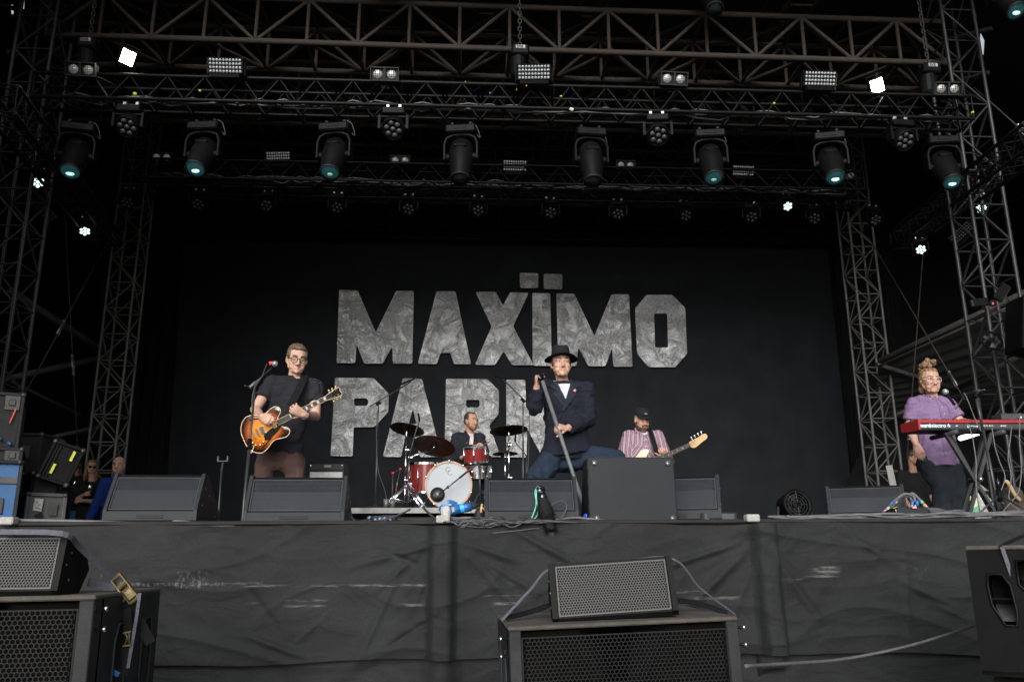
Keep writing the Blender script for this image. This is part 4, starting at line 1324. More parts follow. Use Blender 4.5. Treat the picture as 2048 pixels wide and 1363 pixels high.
# ------------------------------------------------------------------ the drummer
Yd = 4.95
def D_(zx, zy, Y=Yd): return at(720+zx/4.867, 780+zy/4.867, Y)
hipd = D_(1050, 720, Yd+.02)
J = dict(neck=D_(1065, 425, Yd+.02), shL=D_(945, 462), shR=D_(1165, 470), elL=D_(915, 610, Yd-.05), wrL=D_(1000, 660, Yd-.25), elR=D_(1205, 600, Yd-.05), wrR=D_(1185, 560, Yd-.28), hip=hipd,
         knL=hipd+Vector((-.22, -.42, .0)), knR=hipd+Vector((.22, -.42, 0)), anL=Vector((hipd.x-.24, Yd-.40, .17)), anR=Vector((hipd.x+.24, Yd-.40, .17)))
RISER = .29
J['anL'].z = J['anR'].z = RISER+.07+.01
hd = (D_(1085, 300, Yd-.03), 38, 6, 3, .99, dict(jaw=.97))
dp = person('bearded man in dark jacket sitting behind the red drums', J, hd, 'skin_tan', .98, ('jacket_dark', 1.9, .02, .02, .009), ('jeans_black', .02, .008), stub='stubble', voxel=.0065,
            hands=[((J['wrR'], Vector((-.15, -.6, .35)), Vector((-.3, .1, -.9)), -1), dict(curls=(60, 60, 40), s=1)), ((J['wrL'], Vector((.5, -.6, 0)), Vector((0, 0, -1)), 1), dict(curls=(50, 55, 40), s=1))])
X = dp['X']; rt = dp['root']; T = dp['top']
hair(rt, X, [((0, .035, .045), (.080, .09, .078)), ((0, -.005, .092), (.05, .05, .024)), ((-.064, .01, .03), (.018, .04, .04)), ((.064, .01, .03), (.018, .04, .04)), ((0, .085, -.01), (.055, .03, .045))], M['hair_dark'], .008, .005)
hair(rt, X, [((0, -.072, -.098), (.03, .026, .025)), ((-.04, -.045, -.08), (.018, .03, .028)), ((.04, -.045, -.08), (.018, .03, .028)), ((0, -.09, -.056), (.026, .010, .006)), ((-.056, -.015, -.05), (.012, .02, .035)), ((.056, -.015, -.05), (.012, .02, .035))], M['hair_ginger'], .006, .004, 60, 'beard')
brows(rt, X, M['hair_dark']); eyes(rt, X, .1, 0)
def DZ(*p): return [(720+x/4.867, 780+y/4.867) for x, y in p]
drape_patch('undershirt', DZ((1040, 418), (1108, 418), (1100, 540), (1062, 540), (1070, 470)), Yd, T, .010, .012, M['cloth_grey'], rt)
drape_patch('collar', DZ((1015, 395), (1040, 410), (1072, 465), (1050, 480), (1005, 425)), Yd, T, .014, .01, M['jacket_dark'], rt)
drape_patch('collar', DZ((1108, 415), (1130, 425), (1135, 470), (1110, 490), (1102, 450)), Yd, T, .014, .01, M['jacket_dark'], rt)
buttons(rt, T, DZ((1055, 470), (1040, 522)), Yd, M['brass'], .008)

# ------------------------------------------------------------------ the bass player
Yb = 3.75
def B_(zx, zy, Y=Yb): return at(1180+zx/5.242, 800+zy/5.242, Y)
hipb = B_(570, 730, Yb)
hipb.z = .67
J = dict(neck=B_(540, 325, Yb+.03), shL=B_(405, 385), shR=B_(705, 385), elL=B_(345, 600, Yb-.05), wrL=B_(480, 690, Yb-.25), elR=B_(800, 575, Yb-.05), wrR=B_(800, 585, Yb-.30), hip=hipb,
         knL=Vector((hipb.x-.12, Yb-.02, .26)), knR=Vector((hipb.x+.12, Yb-.02, .26)), anL=Vector((hipb.x-.14, Yb, ZD+.07)), anR=Vector((hipb.x+.14, Yb, ZD+.07)))
J['wrR'] = B_(800, 578, Yb-.32); J['elR'] = B_(815, 650, Yb-.05)
hd = (B_(545, 205, Yb-.03), 13, 16, 2, 1.04, dict(jaw=1.05, mouth_open=.6))
STRIPE_MAP.inputs['Location'].default_value = (-(J['shL'].x+J['shR'].x)/2, 0, -(J['shL'].z-.12))
bp3 = person('bearded man in black cap and striped shirt playing the cream bass', J, hd, 'skin', 1.12, ('stripe', 1.9, .12, .022, .008), ('jeans_black', .02, .008), voxel=.0065,
             hands=[((J['wrR'], Vector((-.35, -.35, .25)), Vector((.1, .8, .5)), 1), dict(curls=(50, 55, 40), s=1.02, spread=.2)), ((J['wrL'], Vector((.6, -.3, -.2)), Vector((0, .9, 0)), 1), dict(curls=(40, 50, 30), s=1.02))])
X = bp3['X']; rt = bp3['root']; T = bp3['top']
hair(rt, X, [((0, -.07, -.118), (.036, .032, .038)), ((0, -.075, -.09), (.038, .024, .022)), ((-.046, -.04, -.085), (.022, .034, .036)), ((.046, -.04, -.085), (.022, .034, .036)), ((-.022, -.091, -.054), (.016, .010, .008)), ((.022, -.091, -.054), (.016, .010, .008)), ((-.062, -.008, -.045), (.012, .018, .036)), ((.062, -.008, -.045), (.012, .018, .036))], M['beard'], .006, .005, 55, 'beard')
brows(rt, X, M['beard']); eyes(rt, X, .1, -.3)
CX = X @ Matrix.Translation((0, .012, .05)) @ Matrix.Rotation(R(4), 4, 'X')
cap = MB()
cap.lathe([(.086, 0), (.087, .02), (.080, .05), (.060, .072), (.03, .083), (.004, .086)], 28, CX @ Matrix.Diagonal((.97, 1.12, 1, 1)))
vs, fs = [], []
for k in range(15):
    a = math.pi+math.pi*k/14
    for rr_, z in ((.082, .012), (.082, .004)):
        vs.append((rr_*math.cos(a), rr_*1.12*math.sin(a), z))
    ox = .080*math.cos(a)
    oy = -.075-.095*math.sin(-a)**.8 if math.sin(-a) > 0 else -.075
    for z in (.004-.018*math.cos(a)**2*.9, -.003-.018*math.cos(a)**2*.9):
        vs.append((ox, oy*1.05, z))
for k in range(14):
    i, j = k*4, (k+1)*4
    fs += [(i, j, j+2, i+2), (i+1, i+3, j+3, j+1), (i+2, j+2, j+3, i+3), (i, i+1, j+1, j)]
cap.add(vs, fs, CX)
co_ = cap.build('cap', M['hat'], rt, True)
b = MB()
for dx in (-.008, .008): b.ell((dx, -.094, .034), (.008, .003, .006), CX)
b.build('cap_logo', M['white'], co_)
def BZ(*p): return [(1180+x/5.242, 800+y/5.242) for x, y in p]
drape_patch('undershirt', BZ((522, 330), (600, 325), (568, 375), (548, 378)), Yb, T, .010, .012, M['white_cotton'], rt)
drape_patch('collar', BZ((468, 285), (520, 330), (548, 380), (520, 390), (465, 335)), Yb, T, .012, .01, M['stripe'], rt)
drape_patch('collar', BZ((600, 318), (622, 310), (640, 350), (600, 385), (570, 378)), Yb, T, .012, .01, M['stripe'], rt)

# ------------------------------------------------------------------ onlookers in the left wing, crew member, helper behind the keyboard
def onlooker(label, px, Y, face, top, bottom, skin, yaw, pitch, hairs, arms, build=1.0, group=None, extra=None):
    def P(u, v, dy=0): return at(u, v, Y+dy)
    u, vt, vc = px            # head centre u, eye line v, chin v
    sc_ = (vc-vt)/(FPX/( (Y-CAM.y)*math.cos(PITCH)+.4))/.115
    sc_ = max(.85, min(1.1, sc_))
    hc = P(u, vt)
    nk = hc+Vector((0, .05, -.20))
    shL, shR = nk+Vector((-.17*build, .02, -.05)), nk+Vector((.17*build, .02, -.05))
    hip = Vector((nk.x, Y+.06, nk.z-.56))
    h = hip.z-ZD
    J = dict(neck=nk, shL=shL, shR=shR, hip=hip, knL=Vector((hip.x-.1, Y+.04, ZD+h*.53)), knR=Vector((hip.x+.1, Y+.04, ZD+h*.53)), anL=Vector((hip.x-.1, Y+.06, ZD+.07)), anR=Vector((hip.x+.11, Y+.06, ZD+.07)))
    J.update({k: nk+Vector(v) for k, v in arms.items()})
    def hdir(s_): return (J['wr'+s_]-J['el'+s_])
    p = person(label, J, (hc, yaw, pitch, 0, sc_, face), skin, .95*build, top, bottom, voxel=.0085, group=group,
               hands=[((J['wrL'], hdir('L'), Vector((.2, .6, -.5)), 1), dict(curls=(40, 45, 30))), ((J['wrR'], hdir('R'), Vector((-.2, .6, -.5)), -1), dict(curls=(40, 45, 30)))])
    for blobs, m_ in hairs: hair(p['root'], p['X'], blobs, M[m_], .010, .007)
    brows(p['root'], p['X'], M['hair_dark'])
    return p
LONG = SHORT+[((-.075, .02, -.08), (.03, .045, .11)), ((.075, .02, -.08), (.03, .045, .11)), ((-.085, -.01, -.17), (.03, .04, .08)), ((.085, -.01, -.17), (.03, .04, .08)), ((0, .07, -.1), (.08, .04, .12))]
cross = dict(elL=(-.23, -.02, -.33), wrL=(-.02, -.2, -.24), elR=(.22, -.02, -.33), wrR=(.0, -.2, -.32))
def shades(p):
    b = MB(); X = p['X']
    for sg in (-1, 1): b.ell((sg*.032, -.094, -.001), (.028, .010, .021), X)
    b.tube([X @ Vector((-.02, -.102, .004)), X @ Vector((.02, -.102, .004))], .003, 6)
    b.build('sunglasses', M['black_plastic'], p['root'], True)
w1 = onlooker('blond woman in black with sunglasses watching from the left wing', (184, 933, 946), 7.5, dict(jaw=.9), ('cloth_black', 1.5, .1, .02, .006), ('cloth_black', .08, .006), 'skin', 26, 6, [(LONG, 'hair_blond')], cross)
shades(w1); eyes(w1['root'], w1['X'])
w2 = onlooker('dark haired woman in blue jeans half hidden behind the taped case', (152, 922, 936), 7.9, dict(jaw=.9), ('cloth_black', .5, .0, .015, .006), ('jeans_blue', .01, .008), 'skin_tan', 36, 6, [(LONG, 'hair_dark')], cross)
shades(w2)
w3 = onlooker('bald man in royal blue sweatshirt at the foot of the left tower', (237, 929, 945), 7.0, dict(jaw=1.1), ('cloth_blue', 1.9, .12, .02, .007), ('cloth_black', .02, .006), 'skin_pale', 8, 8, [], dict(elL=(-.27, .0, -.36), wrL=(-.33, -.1, -.62), elR=(.25, .02, -.36), wrR=(.25, -.1, -.60)), 1.12)
eyes(w3['root'], w3['X'])
for nm, p, dx in (('blond woman', w1, 0), ('dark haired woman', w2, 0)):
    b = MB(); c = p['X'] @ Vector((0, -.17, -.36))
    b.lathe([(.028, -.055), (.032, .05), (.022, .06), (.022, .064)], 14, Matrix.Translation(c)); 
    tag(b.build('drink_can', M['chrome'], None, True), 'pale drink can held by the '+nm+' in sunglasses', 'can')
w4 = onlooker('helper in loose black top standing in the dark behind the keyboard player', (1826, 914, 926), 6.6, dict(), ('cloth_black', 1.0, .1, .02, .006), ('cloth_black', .02, .006), 'skin_tan', 30, 12, [(SHORT, 'hair_dark'), ([((0, -.06, -.1), (.05, .035, .035))], 'hair_ginger')], dict(elL=(-.24, 0, -.34), wrL=(-.18, -.15, -.55), elR=(.24, 0, -.34), wrR=(.22, -.1, -.58)))
# crew member at the left edge, one arm raised against the rack
Yc = 2.0
cw = at(12, 822, Yc-.12); ce = at(0, 885, Yc-.1)
nk = Vector((ce.x-.42, Yc, 1.25))
J = dict(neck=nk, shL=nk+Vector((-.18, .02, -.06)), shR=nk+Vector((.18, .02, -.06)), elL=nk+Vector((-.24, 0, -.35)), wrL=nk+Vector((-.15, -.2, -.5)), elR=ce, wrR=cw, hip=nk+Vector((0, .02, -.58)))
h = J['hip'].z-ZD
for s_, sg in (('L', -1), ('R', 1)):
    J['kn'+s_] = Vector((nk.x+sg*.1, Yc, ZD+h*.53)); J['an'+s_] = Vector((nk.x+sg*.1, Yc, ZD+.07))
J['elR'] = at(-18, 900, Yc-.05)
J['wrR'] = at(8, 836, Yc-.12)
cp = person('crew member at the left edge resting one wristbanded arm against the rack', J, (nk+Vector((0, -.05, .2)), 20, 0, 0, 1.0, {}), 'skin_tan', 1.0, ('cloth_black', .6, .08, .015, .006), ('jeans_black', .02, .006), voxel=.008,
            hands=[((J['wrR'], at(17, 810, Yc-.14)-J['wrR'], Vector((.8, -.2, -.2)), -1), dict(curls=(20, 30, 20), s=1.0))])
hair(cp['root'], cp['X'], SHORT, M['hair_dark'], .01, .006)
for k in range(2):
    dd = (J['elR']-J['wrR']).normalized(); s_, q_ = frame_of(dd); c = J['wrR']+dd*(.02+.045*k)
    b = MB(); b.tube([c-dd*.009, c+dd*.009], .036, 12); b.build('wristband', M['white'] if k else M['lapel_navy'], cp['root'], True)
# ================================================================== lamps hung in the roof
M['led_faint'] = mat('faintly glowing led lens', (.22, .23, .235), .25, 0, .2, 40, emit=(.85, .92, 1), es=.03)  # lens with a faint glow of its own
M['led_dim'] = mat('small unlit led lens', (.035, .037, .039), .35, 0, .2, 40, spec=.3)
M['led_lit'] = mat('lit white led', (.8, .9, .88), .3, 0, .05, 40, emit=(.70, 1.0, .93), es=1.1)
M['halogen'] = mat('halogen reflector', (.38, .37, .36), .3, .3, .5, 70, emit=(1, .95, .9), es=.03)
M['flood'] = mat('lit flood panel', (.9, .9, .8), .4, 0, .0, 10, emit=(1, .97, .80), es=30)
M['lens_lit'] = mat('teal coated lens', (.008, .03, .034), .08, 0, .1, 30, emit=(.09, .40, .44), es=.05)
M['core_lit'] = mat('lit lamp core', (.5, .7, .65), .2, 0, .35, 60, emit=(.55, 1.0, .92), es=.5)
M['core_dim'] = mat('faint lamp core', (.3, .5, .45), .2, 0, .35, 60, emit=(.4, .9, .8), es=.06)
M['lens_off'] = mat('dark coated lens', (.02, .03, .03), .06, 0, .1, 30)

def rotx(a): return Matrix.Rotation(R(a), 4, 'X')
def spot(label, tilt, state, group):
    """moving spotlight: clamped base, arched yoke, barrel head with coated lens"""
    root = thing('spotlight', label, 'spotlight', (0, 0, 0), group, world=False)
    b = MB(); b.box((0, 0, -.06), (.40, .26, .115), bev=.02); b.box((0, -.128, -.05), (.16, .012, .05), bev=.004); b.build('base', M['fixture'], root)
    b = MB()
    for sx in (-.12, .12): b.box((sx, 0, .035), (.05, .06, .08), bev=.01)
    b.build('clamp', M['black_alu'], root)
    b = MB()
    arch = [(-.215, 0, -.46), (-.215, 0, -.25), (-.185, 0, -.17), (-.11, 0, -.135), (0, 0, -.125), (.11, 0, -.135), (.185, 0, -.17), (.215, 0, -.25), (.215, 0, -.46)]
    for i in range(len(arch)-1):
        a, c = Vector(arch[i]), Vector(arch[i+1]); d = c-a
        b.box((a+c)/2, (d.length+.02, .15, .032), rot=Matrix.Rotation(math.atan2(-d.z, d.x), 3, 'Y'), bev=.008)
    b.build('yoke', M['fixture'], root, False)
    H = Matrix.Translation((0, 0, -.41)) @ rotx(-tilt)
    b = MB()
    b.lathe([(.05, .215), (.12, .21), (.150, .17), (.162, .05), (.160, -.06), (.145, -.18), (.128, -.30), (.122, -.345), (.112, -.345), (.108, -.31)], 28, H)
    b.box((0, -.155, .07), (.17, .03, .05), H, bev=.01)
    for sx in (-.185, .185): b.lathe([(.05, -.03), (.05, .03)], 16, H @ Matrix.Translation((sx, 0, 0)) @ Matrix.Rotation(R(90), 4, 'Y'))
    hd_ = b.build('head', M['black_plastic'], root); smooth_by_angle(hd_)
    b = MB(); b.lathe([(.110, -.325), (.075, -.347), (.001, -.356)], 24, H, False); le = b.build('lens', M['lens_lit'] if state else M['lens_off'], hd_, True)
    b = MB(); b.lathe([(.128, -.336), (.128, -.352), (.112, -.352)], 28, H, False); b.build('lens_ring', M['black'], hd_, True)
    if state:
        b = MB(); b.ell((.0, .022, -.350), (.052 if state == 2 else .036, .030, .012), H, nu=14, nv=8); b.build('lamp_core', M['core_lit' if state == 2 else 'core_dim'], hd_, True)
    b = MB(); b.tube(spline([(.15, .05, -.02), (.24, .06, -.12), (.19, .07, .05), (.12, .05, .10)], 5), .006, 5); b.build('safety_cable', M['rubber'], root, True)
    root.scale = (.82, .82, .84)
    return root
GS = 'big moving spotlights hung under the roof'
spots = [(160, 252, 30, 2, 'bright teal lens, leftmost of the row under the front truss'), (412, 250, 33, 2, 'bright teal lens, second of the row, left of the backdrop letters'),
         (672, 252, 26, 1, 'faint teal lens, third of the row, above the letter M'), (923, 256, 14, 0, 'dark lens, hanging just left of the middle'),
         (1180, 262, 14, 0, 'dark lens, hanging just right of the middle'), (1417, 265, 26, 1, 'faint teal lens, above the letter O of the backdrop'),
         (1655, 270, 33, 2, 'bright teal lens, beside the rightmost rear light panel'), (1880, 278, 31, 2, 'bright teal lens, rightmost of the row in front of the right tower')]
spot_src = {}
def hang(u, v, Y): return at(u, v, Y)
for i, (u, v, tl_, stt, lab) in enumerate(spots):
    p = hang(u, v, 2.5)
    r = spot('black spotlight with '+lab, tl_, stt, GS)
    r.location = p; r.rotation_euler = (0, 0, R((i-3.5)*-3+random.uniform(-16, 16)))
for u, v, Y, tl_, stt, lab in ((95, -112, 1.6, 25, 1, 'black spotlight cut by the top left corner, only its lens edge showing'), (765, -100, 2.6, 15, 0, 'black spotlight cut by the top edge above the left blinder'),
                              (1418, -62, 2.6, 20, 0, 'black spotlight with dark lens, cut by the top edge right of the middle'), (2000, -52, 2.0, 33, 2, 'black spotlight with bright teal lens, high in the top right corner')):
    r = spot(lab, tl_, stt, GS); r.location = hang(u, v, Y)

def seven(r):
    return [(0, 0)]+[(r*math.cos(k*math.pi/3+.3), r*math.sin(k*math.pi/3+.3)) for k in range(6)]
def wash(label, s, tilt, lens, group, pan=0):
    """small moving wash: base, yoke, drum head with seven led lenses"""
    root = thing('wash_light', label, 'stage light', (0, 0, 0), group, world=False)
    b = MB(); b.box((0, 0, -.05*s), (.26*s, .17*s, .085*s), bev=.012*s); b.build('base', M['fixture'], root)
    b = MB()
    for sx in (-.07, .07): b.box((sx*s, 0, .025*s), (.04*s, .04*s, .065*s), bev=.006)
    b.build('clamp', M['steel'], root)
    b = MB()
    b.box((0, 0, -.115*s), (.30*s, .10*s, .03*s), bev=.008)
    for sx in (-.16, .16): b.prism([((sx-.014)*s, -.10*s), ((sx+.014)*s, -.10*s), ((sx+.014)*s, -.27*s), ((sx-.014)*s, -.27*s)], -.055*s, .055*s)
    b.build('yoke', M['fixture'], root)
    H = Matrix.Translation((0, 0, -.225*s)) @ rotx(-tilt)
    b = MB(); b.lathe([(.06*s, .12*s), (.11*s, .10*s), (.128*s, .04*s), (.132*s, -.07*s), (.122*s, -.085*s), (.118*s, -.072*s), (.001, -.070*s)], 24, H)
    for sx in (-.14, .14): b.lathe([(.03*s, -.015*s), (.03*s, .015*s)], 12, H @ Matrix.Translation((sx*s, 0, 0)) @ Matrix.Rotation(R(90), 4, 'Y'))
    h_ = b.build('head', M['black_plastic'], root); smooth_by_angle(h_)
    for x, y in seven(.074*s):
        b = MB(); b.lathe([(.031*s, -.072*s), (.026*s, -.083*s), (.001, -.088*s)], 12, H @ Matrix.Translation((x, y, 0)), False); b.build('lens', lens, h_, True)
    return root
wf = wash('wash light with seven unlit lenses under the front truss, below the left flood', .92, 42, M['led_dim'], 'wash lights under the front truss')
wf.location = hang(262, 214, 2.36)
for u, v, lab in ((788, 219, 'wash light with seven unlit lenses under the front truss, below the left middle blinder'), (1313, 232, 'wash light with seven unlit lenses under the front truss, below the right middle blinder'), (1800, 243, 'wash light with seven unlit lenses under the front truss, below the right flood')):
    d = dup(wf, lab, loc=hang(u, v, 2.36)); d.rotation_euler = (0, 0, R(random.uniform(-10, 10)))
GW = 'small wash lights in the row above the backdrop'
wr = wash('small unlit wash light, leftmost of the row above the backdrop', .86, 48, M['led_dim'], GW)
row = [260, 400, 537, 676, 818, 956, 1100, 1235, 1368, 1500, 1625, 1745]
for i, u in enumerate(row):
    v = 383+(u-400)*.024
    p = hang(u, v, 6.5)
    if i == 0: wr.location = p
    else:
        lab = 'small unlit wash light, %s from the left in the row above the backdrop' % ORD[i]
        d = dup(wr, lab, loc=p); d.rotation_euler = (0, 0, R(random.uniform(-12, 12)))
wl_ = wash('small wash light glowing white in the row above the backdrop, right of the letter O', .7, 45, M['led_lit'], GW)
wl_.location = hang(1572, 392, 6.5)
GL = 'wash lights glowing white on the side trusses'
for u, v, Y, tl_, pn, lab in ((78, 338, 3.0, 50, 40, 'wash light glowing white on the left side truss, the nearer one by the left tower'), (172, 438, 4.6, 36, 35, 'wash light glowing white on the left side truss, the farther and lower one'),
                             (1960, 392, 3.4, 46, -40, 'wash light glowing white on the right side truss, in front of the right tower'), (1838, 478, 4.8, 52, -20, 'wash light glowing white on the right side truss, the farther and lower one')):
    r = wash(lab, .62, tl_, M['led_lit'], GL); r.location = hang(u, v, Y); r.rotation_euler = (0, 0, R(pn))

def led_panel(label, group, lens):
    root = thing('led_panel', label, 'stage light', (0, 0, 0), group, world=False)
    b = MB(); b.box((0, .06, 0), (.43, .11, .20), bev=.012); b.box((0, .0, -.125), (.36, .10, .05), bev=.008); bd = b.build('housing', M['black_plastic'], root)
    b = MB()
    for sx in (-.225, .225): b.box((sx, .06, -.03), (.012, .05, .16))
    b.build('bracket', M['fixture'], root)
    b = MB()
    for i in range(10):
        for j in range(4):
            b.lathe([(.0165, 0), (.014, .006), (.001, .008)], 8, Matrix.Translation((-.1755+i*.039, .005, .066-j*.044)) @ Matrix.Rotation(R(90), 4, 'X'), False)
    tag(b.build('led_cells', lens, root, True), kind='stuff')
    return root
GP = 'led panels with forty cells'
def face_cam(p, tilt=12, pan=0, roll=0, s=1.0):
    s *= .89; return Matrix.Translation(p) @ Matrix.Rotation(R(pan), 4, 'Z') @ Matrix.Rotation(R(tilt), 4, 'X') @ Matrix.Rotation(R(roll), 4, 'Y') @ Matrix.Scale(s, 4)
lp = led_panel('led panel of forty white cells on the front truss, right of the left flood', GP, M['led_faint'])
lp.matrix_world = face_cam(hang(450, 131, 2.36), 22)
for u, v, Y, lab, s in ((1068, 144, 2.36, 'led panel of forty white cells on the front truss, under the middle hoist', 1), (1641, 157, 2.36, 'led panel of forty white cells on the front truss, left of the right flood', 1),
                       (556, 314, 5.5, 'led panel of forty white cells farther back, right of the second spotlight', .98), (1030, 331, 5.5, 'led panel of forty white cells farther back in the middle, right of the fourth spotlight', .98), (1487, 341, 5.5, 'led panel of forty white cells farther back, right of the sixth spotlight', .92)):
    dup(lp, lab, mtx=face_cam(hang(u, v, Y), 24, random.uniform(-5, 5), 0, s), group=GP)
ls = led_panel('dark led panel tipped sideways on the left side truss below the nearer glowing light', GP, M['led_dim'])
ls.matrix_world = face_cam(hang(88, 420, 3.3), 25, 30, 42, .8)
dup(ls, 'dark led panel tipped sideways on the right side truss beside the right tower', mtx=face_cam(hang(1922, 466, 3.5), 25, -30, -38, .8), group=GP)

def blinder(label, group):
    root = thing('blinder', label, 'stage light', (0, 0, 0), group, world=False)
    b = MB(); b.box((0, .10, 0), (.33, .14, .155), bev=.01); b.build('housing', M['black'], root)
    b = MB()
    for z in (-.077, .077): b.box((0, .02, z), (.345, .05, .012))
    for x in (-.1675, -.006, .006, .1675): b.box((x, .02, 0), (.010, .05, .142))
    b.build('frame', M['cab'], root)
    for x in (-.084, .084):
        b = MB(); b.lathe([(.055, 0), (.050, .014), (.03, .022), (.001, .026)], 16, Matrix.Translation((x, .03, 0)) @ Matrix.Rotation(R(90), 4, 'X'), False); l_ = b.build('lamp', M['halogen'], root, True)
        b = MB()
        for q in (-.025, 0, .025):
            b.tube([(x+q, .0, -.05), (x+q, .0, .05)], .0018, 4)
            b.tube([(x-.05, .002, q), (x+.05, .002, q)], .0018, 4)
        b.build('guard', M['fixture'], l_)
    b = MB(); b.box((0, .10, -.11), (.10, .03, .09)); b.build('bracket', M['black_alu'], root)
    return root
GB = 'twin lamp blinders'
bl0 = blinder('twin lamp blinder at the left end of the front truss, left of the left flood', GB)
bl0.matrix_world = face_cam(hang(160, 138, 2.4), 20, 5)
for u, v, Y, lab, s in ((769, 148, 2.4, 'twin lamp blinder on the front truss, between the two left led panels', 1), (1349, 157, 2.4, 'twin lamp blinder on the front truss, between the two right led panels', 1), (1898, 177, 2.4, 'twin lamp blinder at the right end of the front truss', 1),
                       (322, 314, 5.5, 'twin lamp blinder farther back, left of the second spotlight', .95), (800, 320, 5.5, 'twin lamp blinder farther back, between the third and fourth spotlights', .95), (1252, 330, 5.5, 'twin lamp blinder farther back, between the fifth and sixth spotlights', .95), (1694, 349, 5.5, 'twin lamp blinder farther back, half hidden by the seventh spotlight', .95)):
    dup(bl0, lab, mtx=face_cam(hang(u, v, Y), 22, random.uniform(-4, 4), 0, s), group=GB)
for u, v, roll, lab in ((255, 115, 24, 'lit square flood light glowing white at upper left'), (1755, 172, -22, 'lit square flood light glowing white at upper right')):
    root = thing('flood_light', lab, 'flood light', (0, 0, 0), 'lit flood lights', world=False)
    b = MB(); b.box((0, .04, 0), (.19, .06, .20), bev=.008); b.build('housing', M['black'], root)
    b = MB(); b.box((0, .006, 0), (.155, .006, .165)); b.build('lit_panel', M['flood'], root)
    b = MB(); b.tube([(-.105, .04, 0), (-.105, .04, .14), (.105, .04, .14), (.105, .04, 0)], .008, 6); b.build('bracket', M['black_alu'], root)
    root.matrix_world = face_cam(hang(u, v, 2.6), 30, 0, roll)

def hoist(u, v, Y, lab, top):
    p = hang(u, v, Y)
    root = thing('chain_hoist', lab, 'hoist', p, 'chain hoists')
    X = Matrix.Translation(p)
    b = MB(); b.box((0, 0, 0), (.20, .18, .13), X, bev=.02); b.lathe([(.075, -.30), (.09, -.27), (.09, -.06), (.05, -.05)], 14, X @ Matrix.Translation((-.02, .02, 0))); b.build('housing', M['black_plastic'], root)
    b = MB(); b.box((0, -.093, .02), (.105, .004, .04), X); b.build('label', M['paper'], root)
    text_mesh('EXE', .042, .0008, 'lettering', M['black'], root, X @ Matrix.Translation((-.043, -.0965, .005)) @ Matrix.Rotation(R(90), 4, 'X'), .0012)
    b = MB()
    n_ = int((top-p.z)/.05)
    for k in range(n_):
        b.tube([(p.x+.02*math.cos(a*math.pi/4)*(1 if k % 2 else 0)+.0, p.y+(0 if k % 2 else .02*math.cos(a*math.pi/4)), p.z+.06+k*.05+.032*math.sin(a*math.pi/4)) for a in range(9)], .0045, 5, False)
    b.build('chain', M['chain'], root, True)
hoist(1040, 106, 2.55, 'black chain hoist with white label above the middle led panel', RZ+1.2)
hoist(178, 92, 2.65, 'black chain hoist with white label above the left end blinder', RZ+1.0)
hoist(1858, 142, 2.55, 'black chain hoist with white label above the right end blinder', RZ+1.0)
# loose cables lying in and hanging from the trusses
rc_ = random.Random(5)
def loose(name, pts, r, m_, label, cat='cable'):
    b = MB(); b.tube(spline(pts, 6), r, 6); return tag(b.build(name, m_, None, True), label, cat)
for (Y, u0, u1, v, lab) in ((2.55, 110, 1900, 197, 'bundle of black power cables lying along the inside of the front truss'), (5.6, 320, 1690, 352, 'bundle of black power cables lying along the middle truss')):
    b = MB()
    for k in range(4):
        pts = []
        for i in range(40):
            u = u0+(u1-u0)*i/39
            p = hang(u, v+(u-u0)*.024, Y)
            pts.append(p+Vector((0, rc_.uniform(-.05, .05), rc_.uniform(-.045, .05))))
        b.tube(pts, .011, 5)
    tag(b.build('cable_bundle', M['rubber'], None, True), lab, 'cable')
root = thing('truss_tape', 'bits of coloured tape and white gaffer stuck on the front truss', 'tape', hang(1000, 190, 2.3))
for u, v, m_, s in ((1143, 219, 'white', 1.5), (1053, 172, 'orange', .6), (1033, 180, 'yellow', .5), (1122, 193, 'yellow', .8), (931, 164, 'yellow', .6), (270, 188, 'yellow', 1.3), (400, 182, 'yellow', .9), (980, 187, 'blue', .8), (1548, 207, 'yellow', .9), (1945, 225, 'yellow', 1.0)):
    b = MB(); b.box(hang(u, v, 2.34), (.03*s, .03, .022*s), rot=Matrix.Rotation(random.uniform(-.6, .6), 3, 'Y'), bev=.006); b.build('tape', M[m_], root)
# guy wires in the wings with turnbuckles
def wire(pa, pb, lab, tb):
    root = thing('guy_wire', lab, 'wire', pb)
    b = MB(); b.tube([pa, pb], .009, 6); b.build('rope', M['alu_dark'], root, True)
    p = Vector(pa).lerp(Vector(pb), tb); d = (Vector(pb)-Vector(pa)).normalized()
    b = MB(); s, q = frame_of(d)
    for k in (-1, 1): b.tube([p+s*.02*k-d*.13, p+s*.02*k+d*.13], .009, 6)
    for k in (-1, 1): b.tube([p-s*.03+d*.13*k, p+s*.03+d*.13*k], .014, 6)
    b.build('turnbuckle', M['steel'], root, True)
wire(at(130, 430, 5.5), at(155, 895, 5.5), 'steep steel rope with turnbuckle in the left wing', .66)
wire(at(242, 435, 6.5), at(43, 800, 3.6), 'slanting steel rope with turnbuckle in the left wing, crossing the steep one', .68)
wire(at(1848, 480, 5.5), at(1815, 905, 5.5), 'steep steel rope in the right wing left of the keyboard player', .9)
wire(at(1735, 470, 6.8), at(1930, 800, 4.2), 'slanting steel rope in the right wing above the keyboard player', .9)
wire(at(1948, 175, 3.0), at(2060, 275, 2.4), 'short steel rope from the end of the front truss to the right', .9)
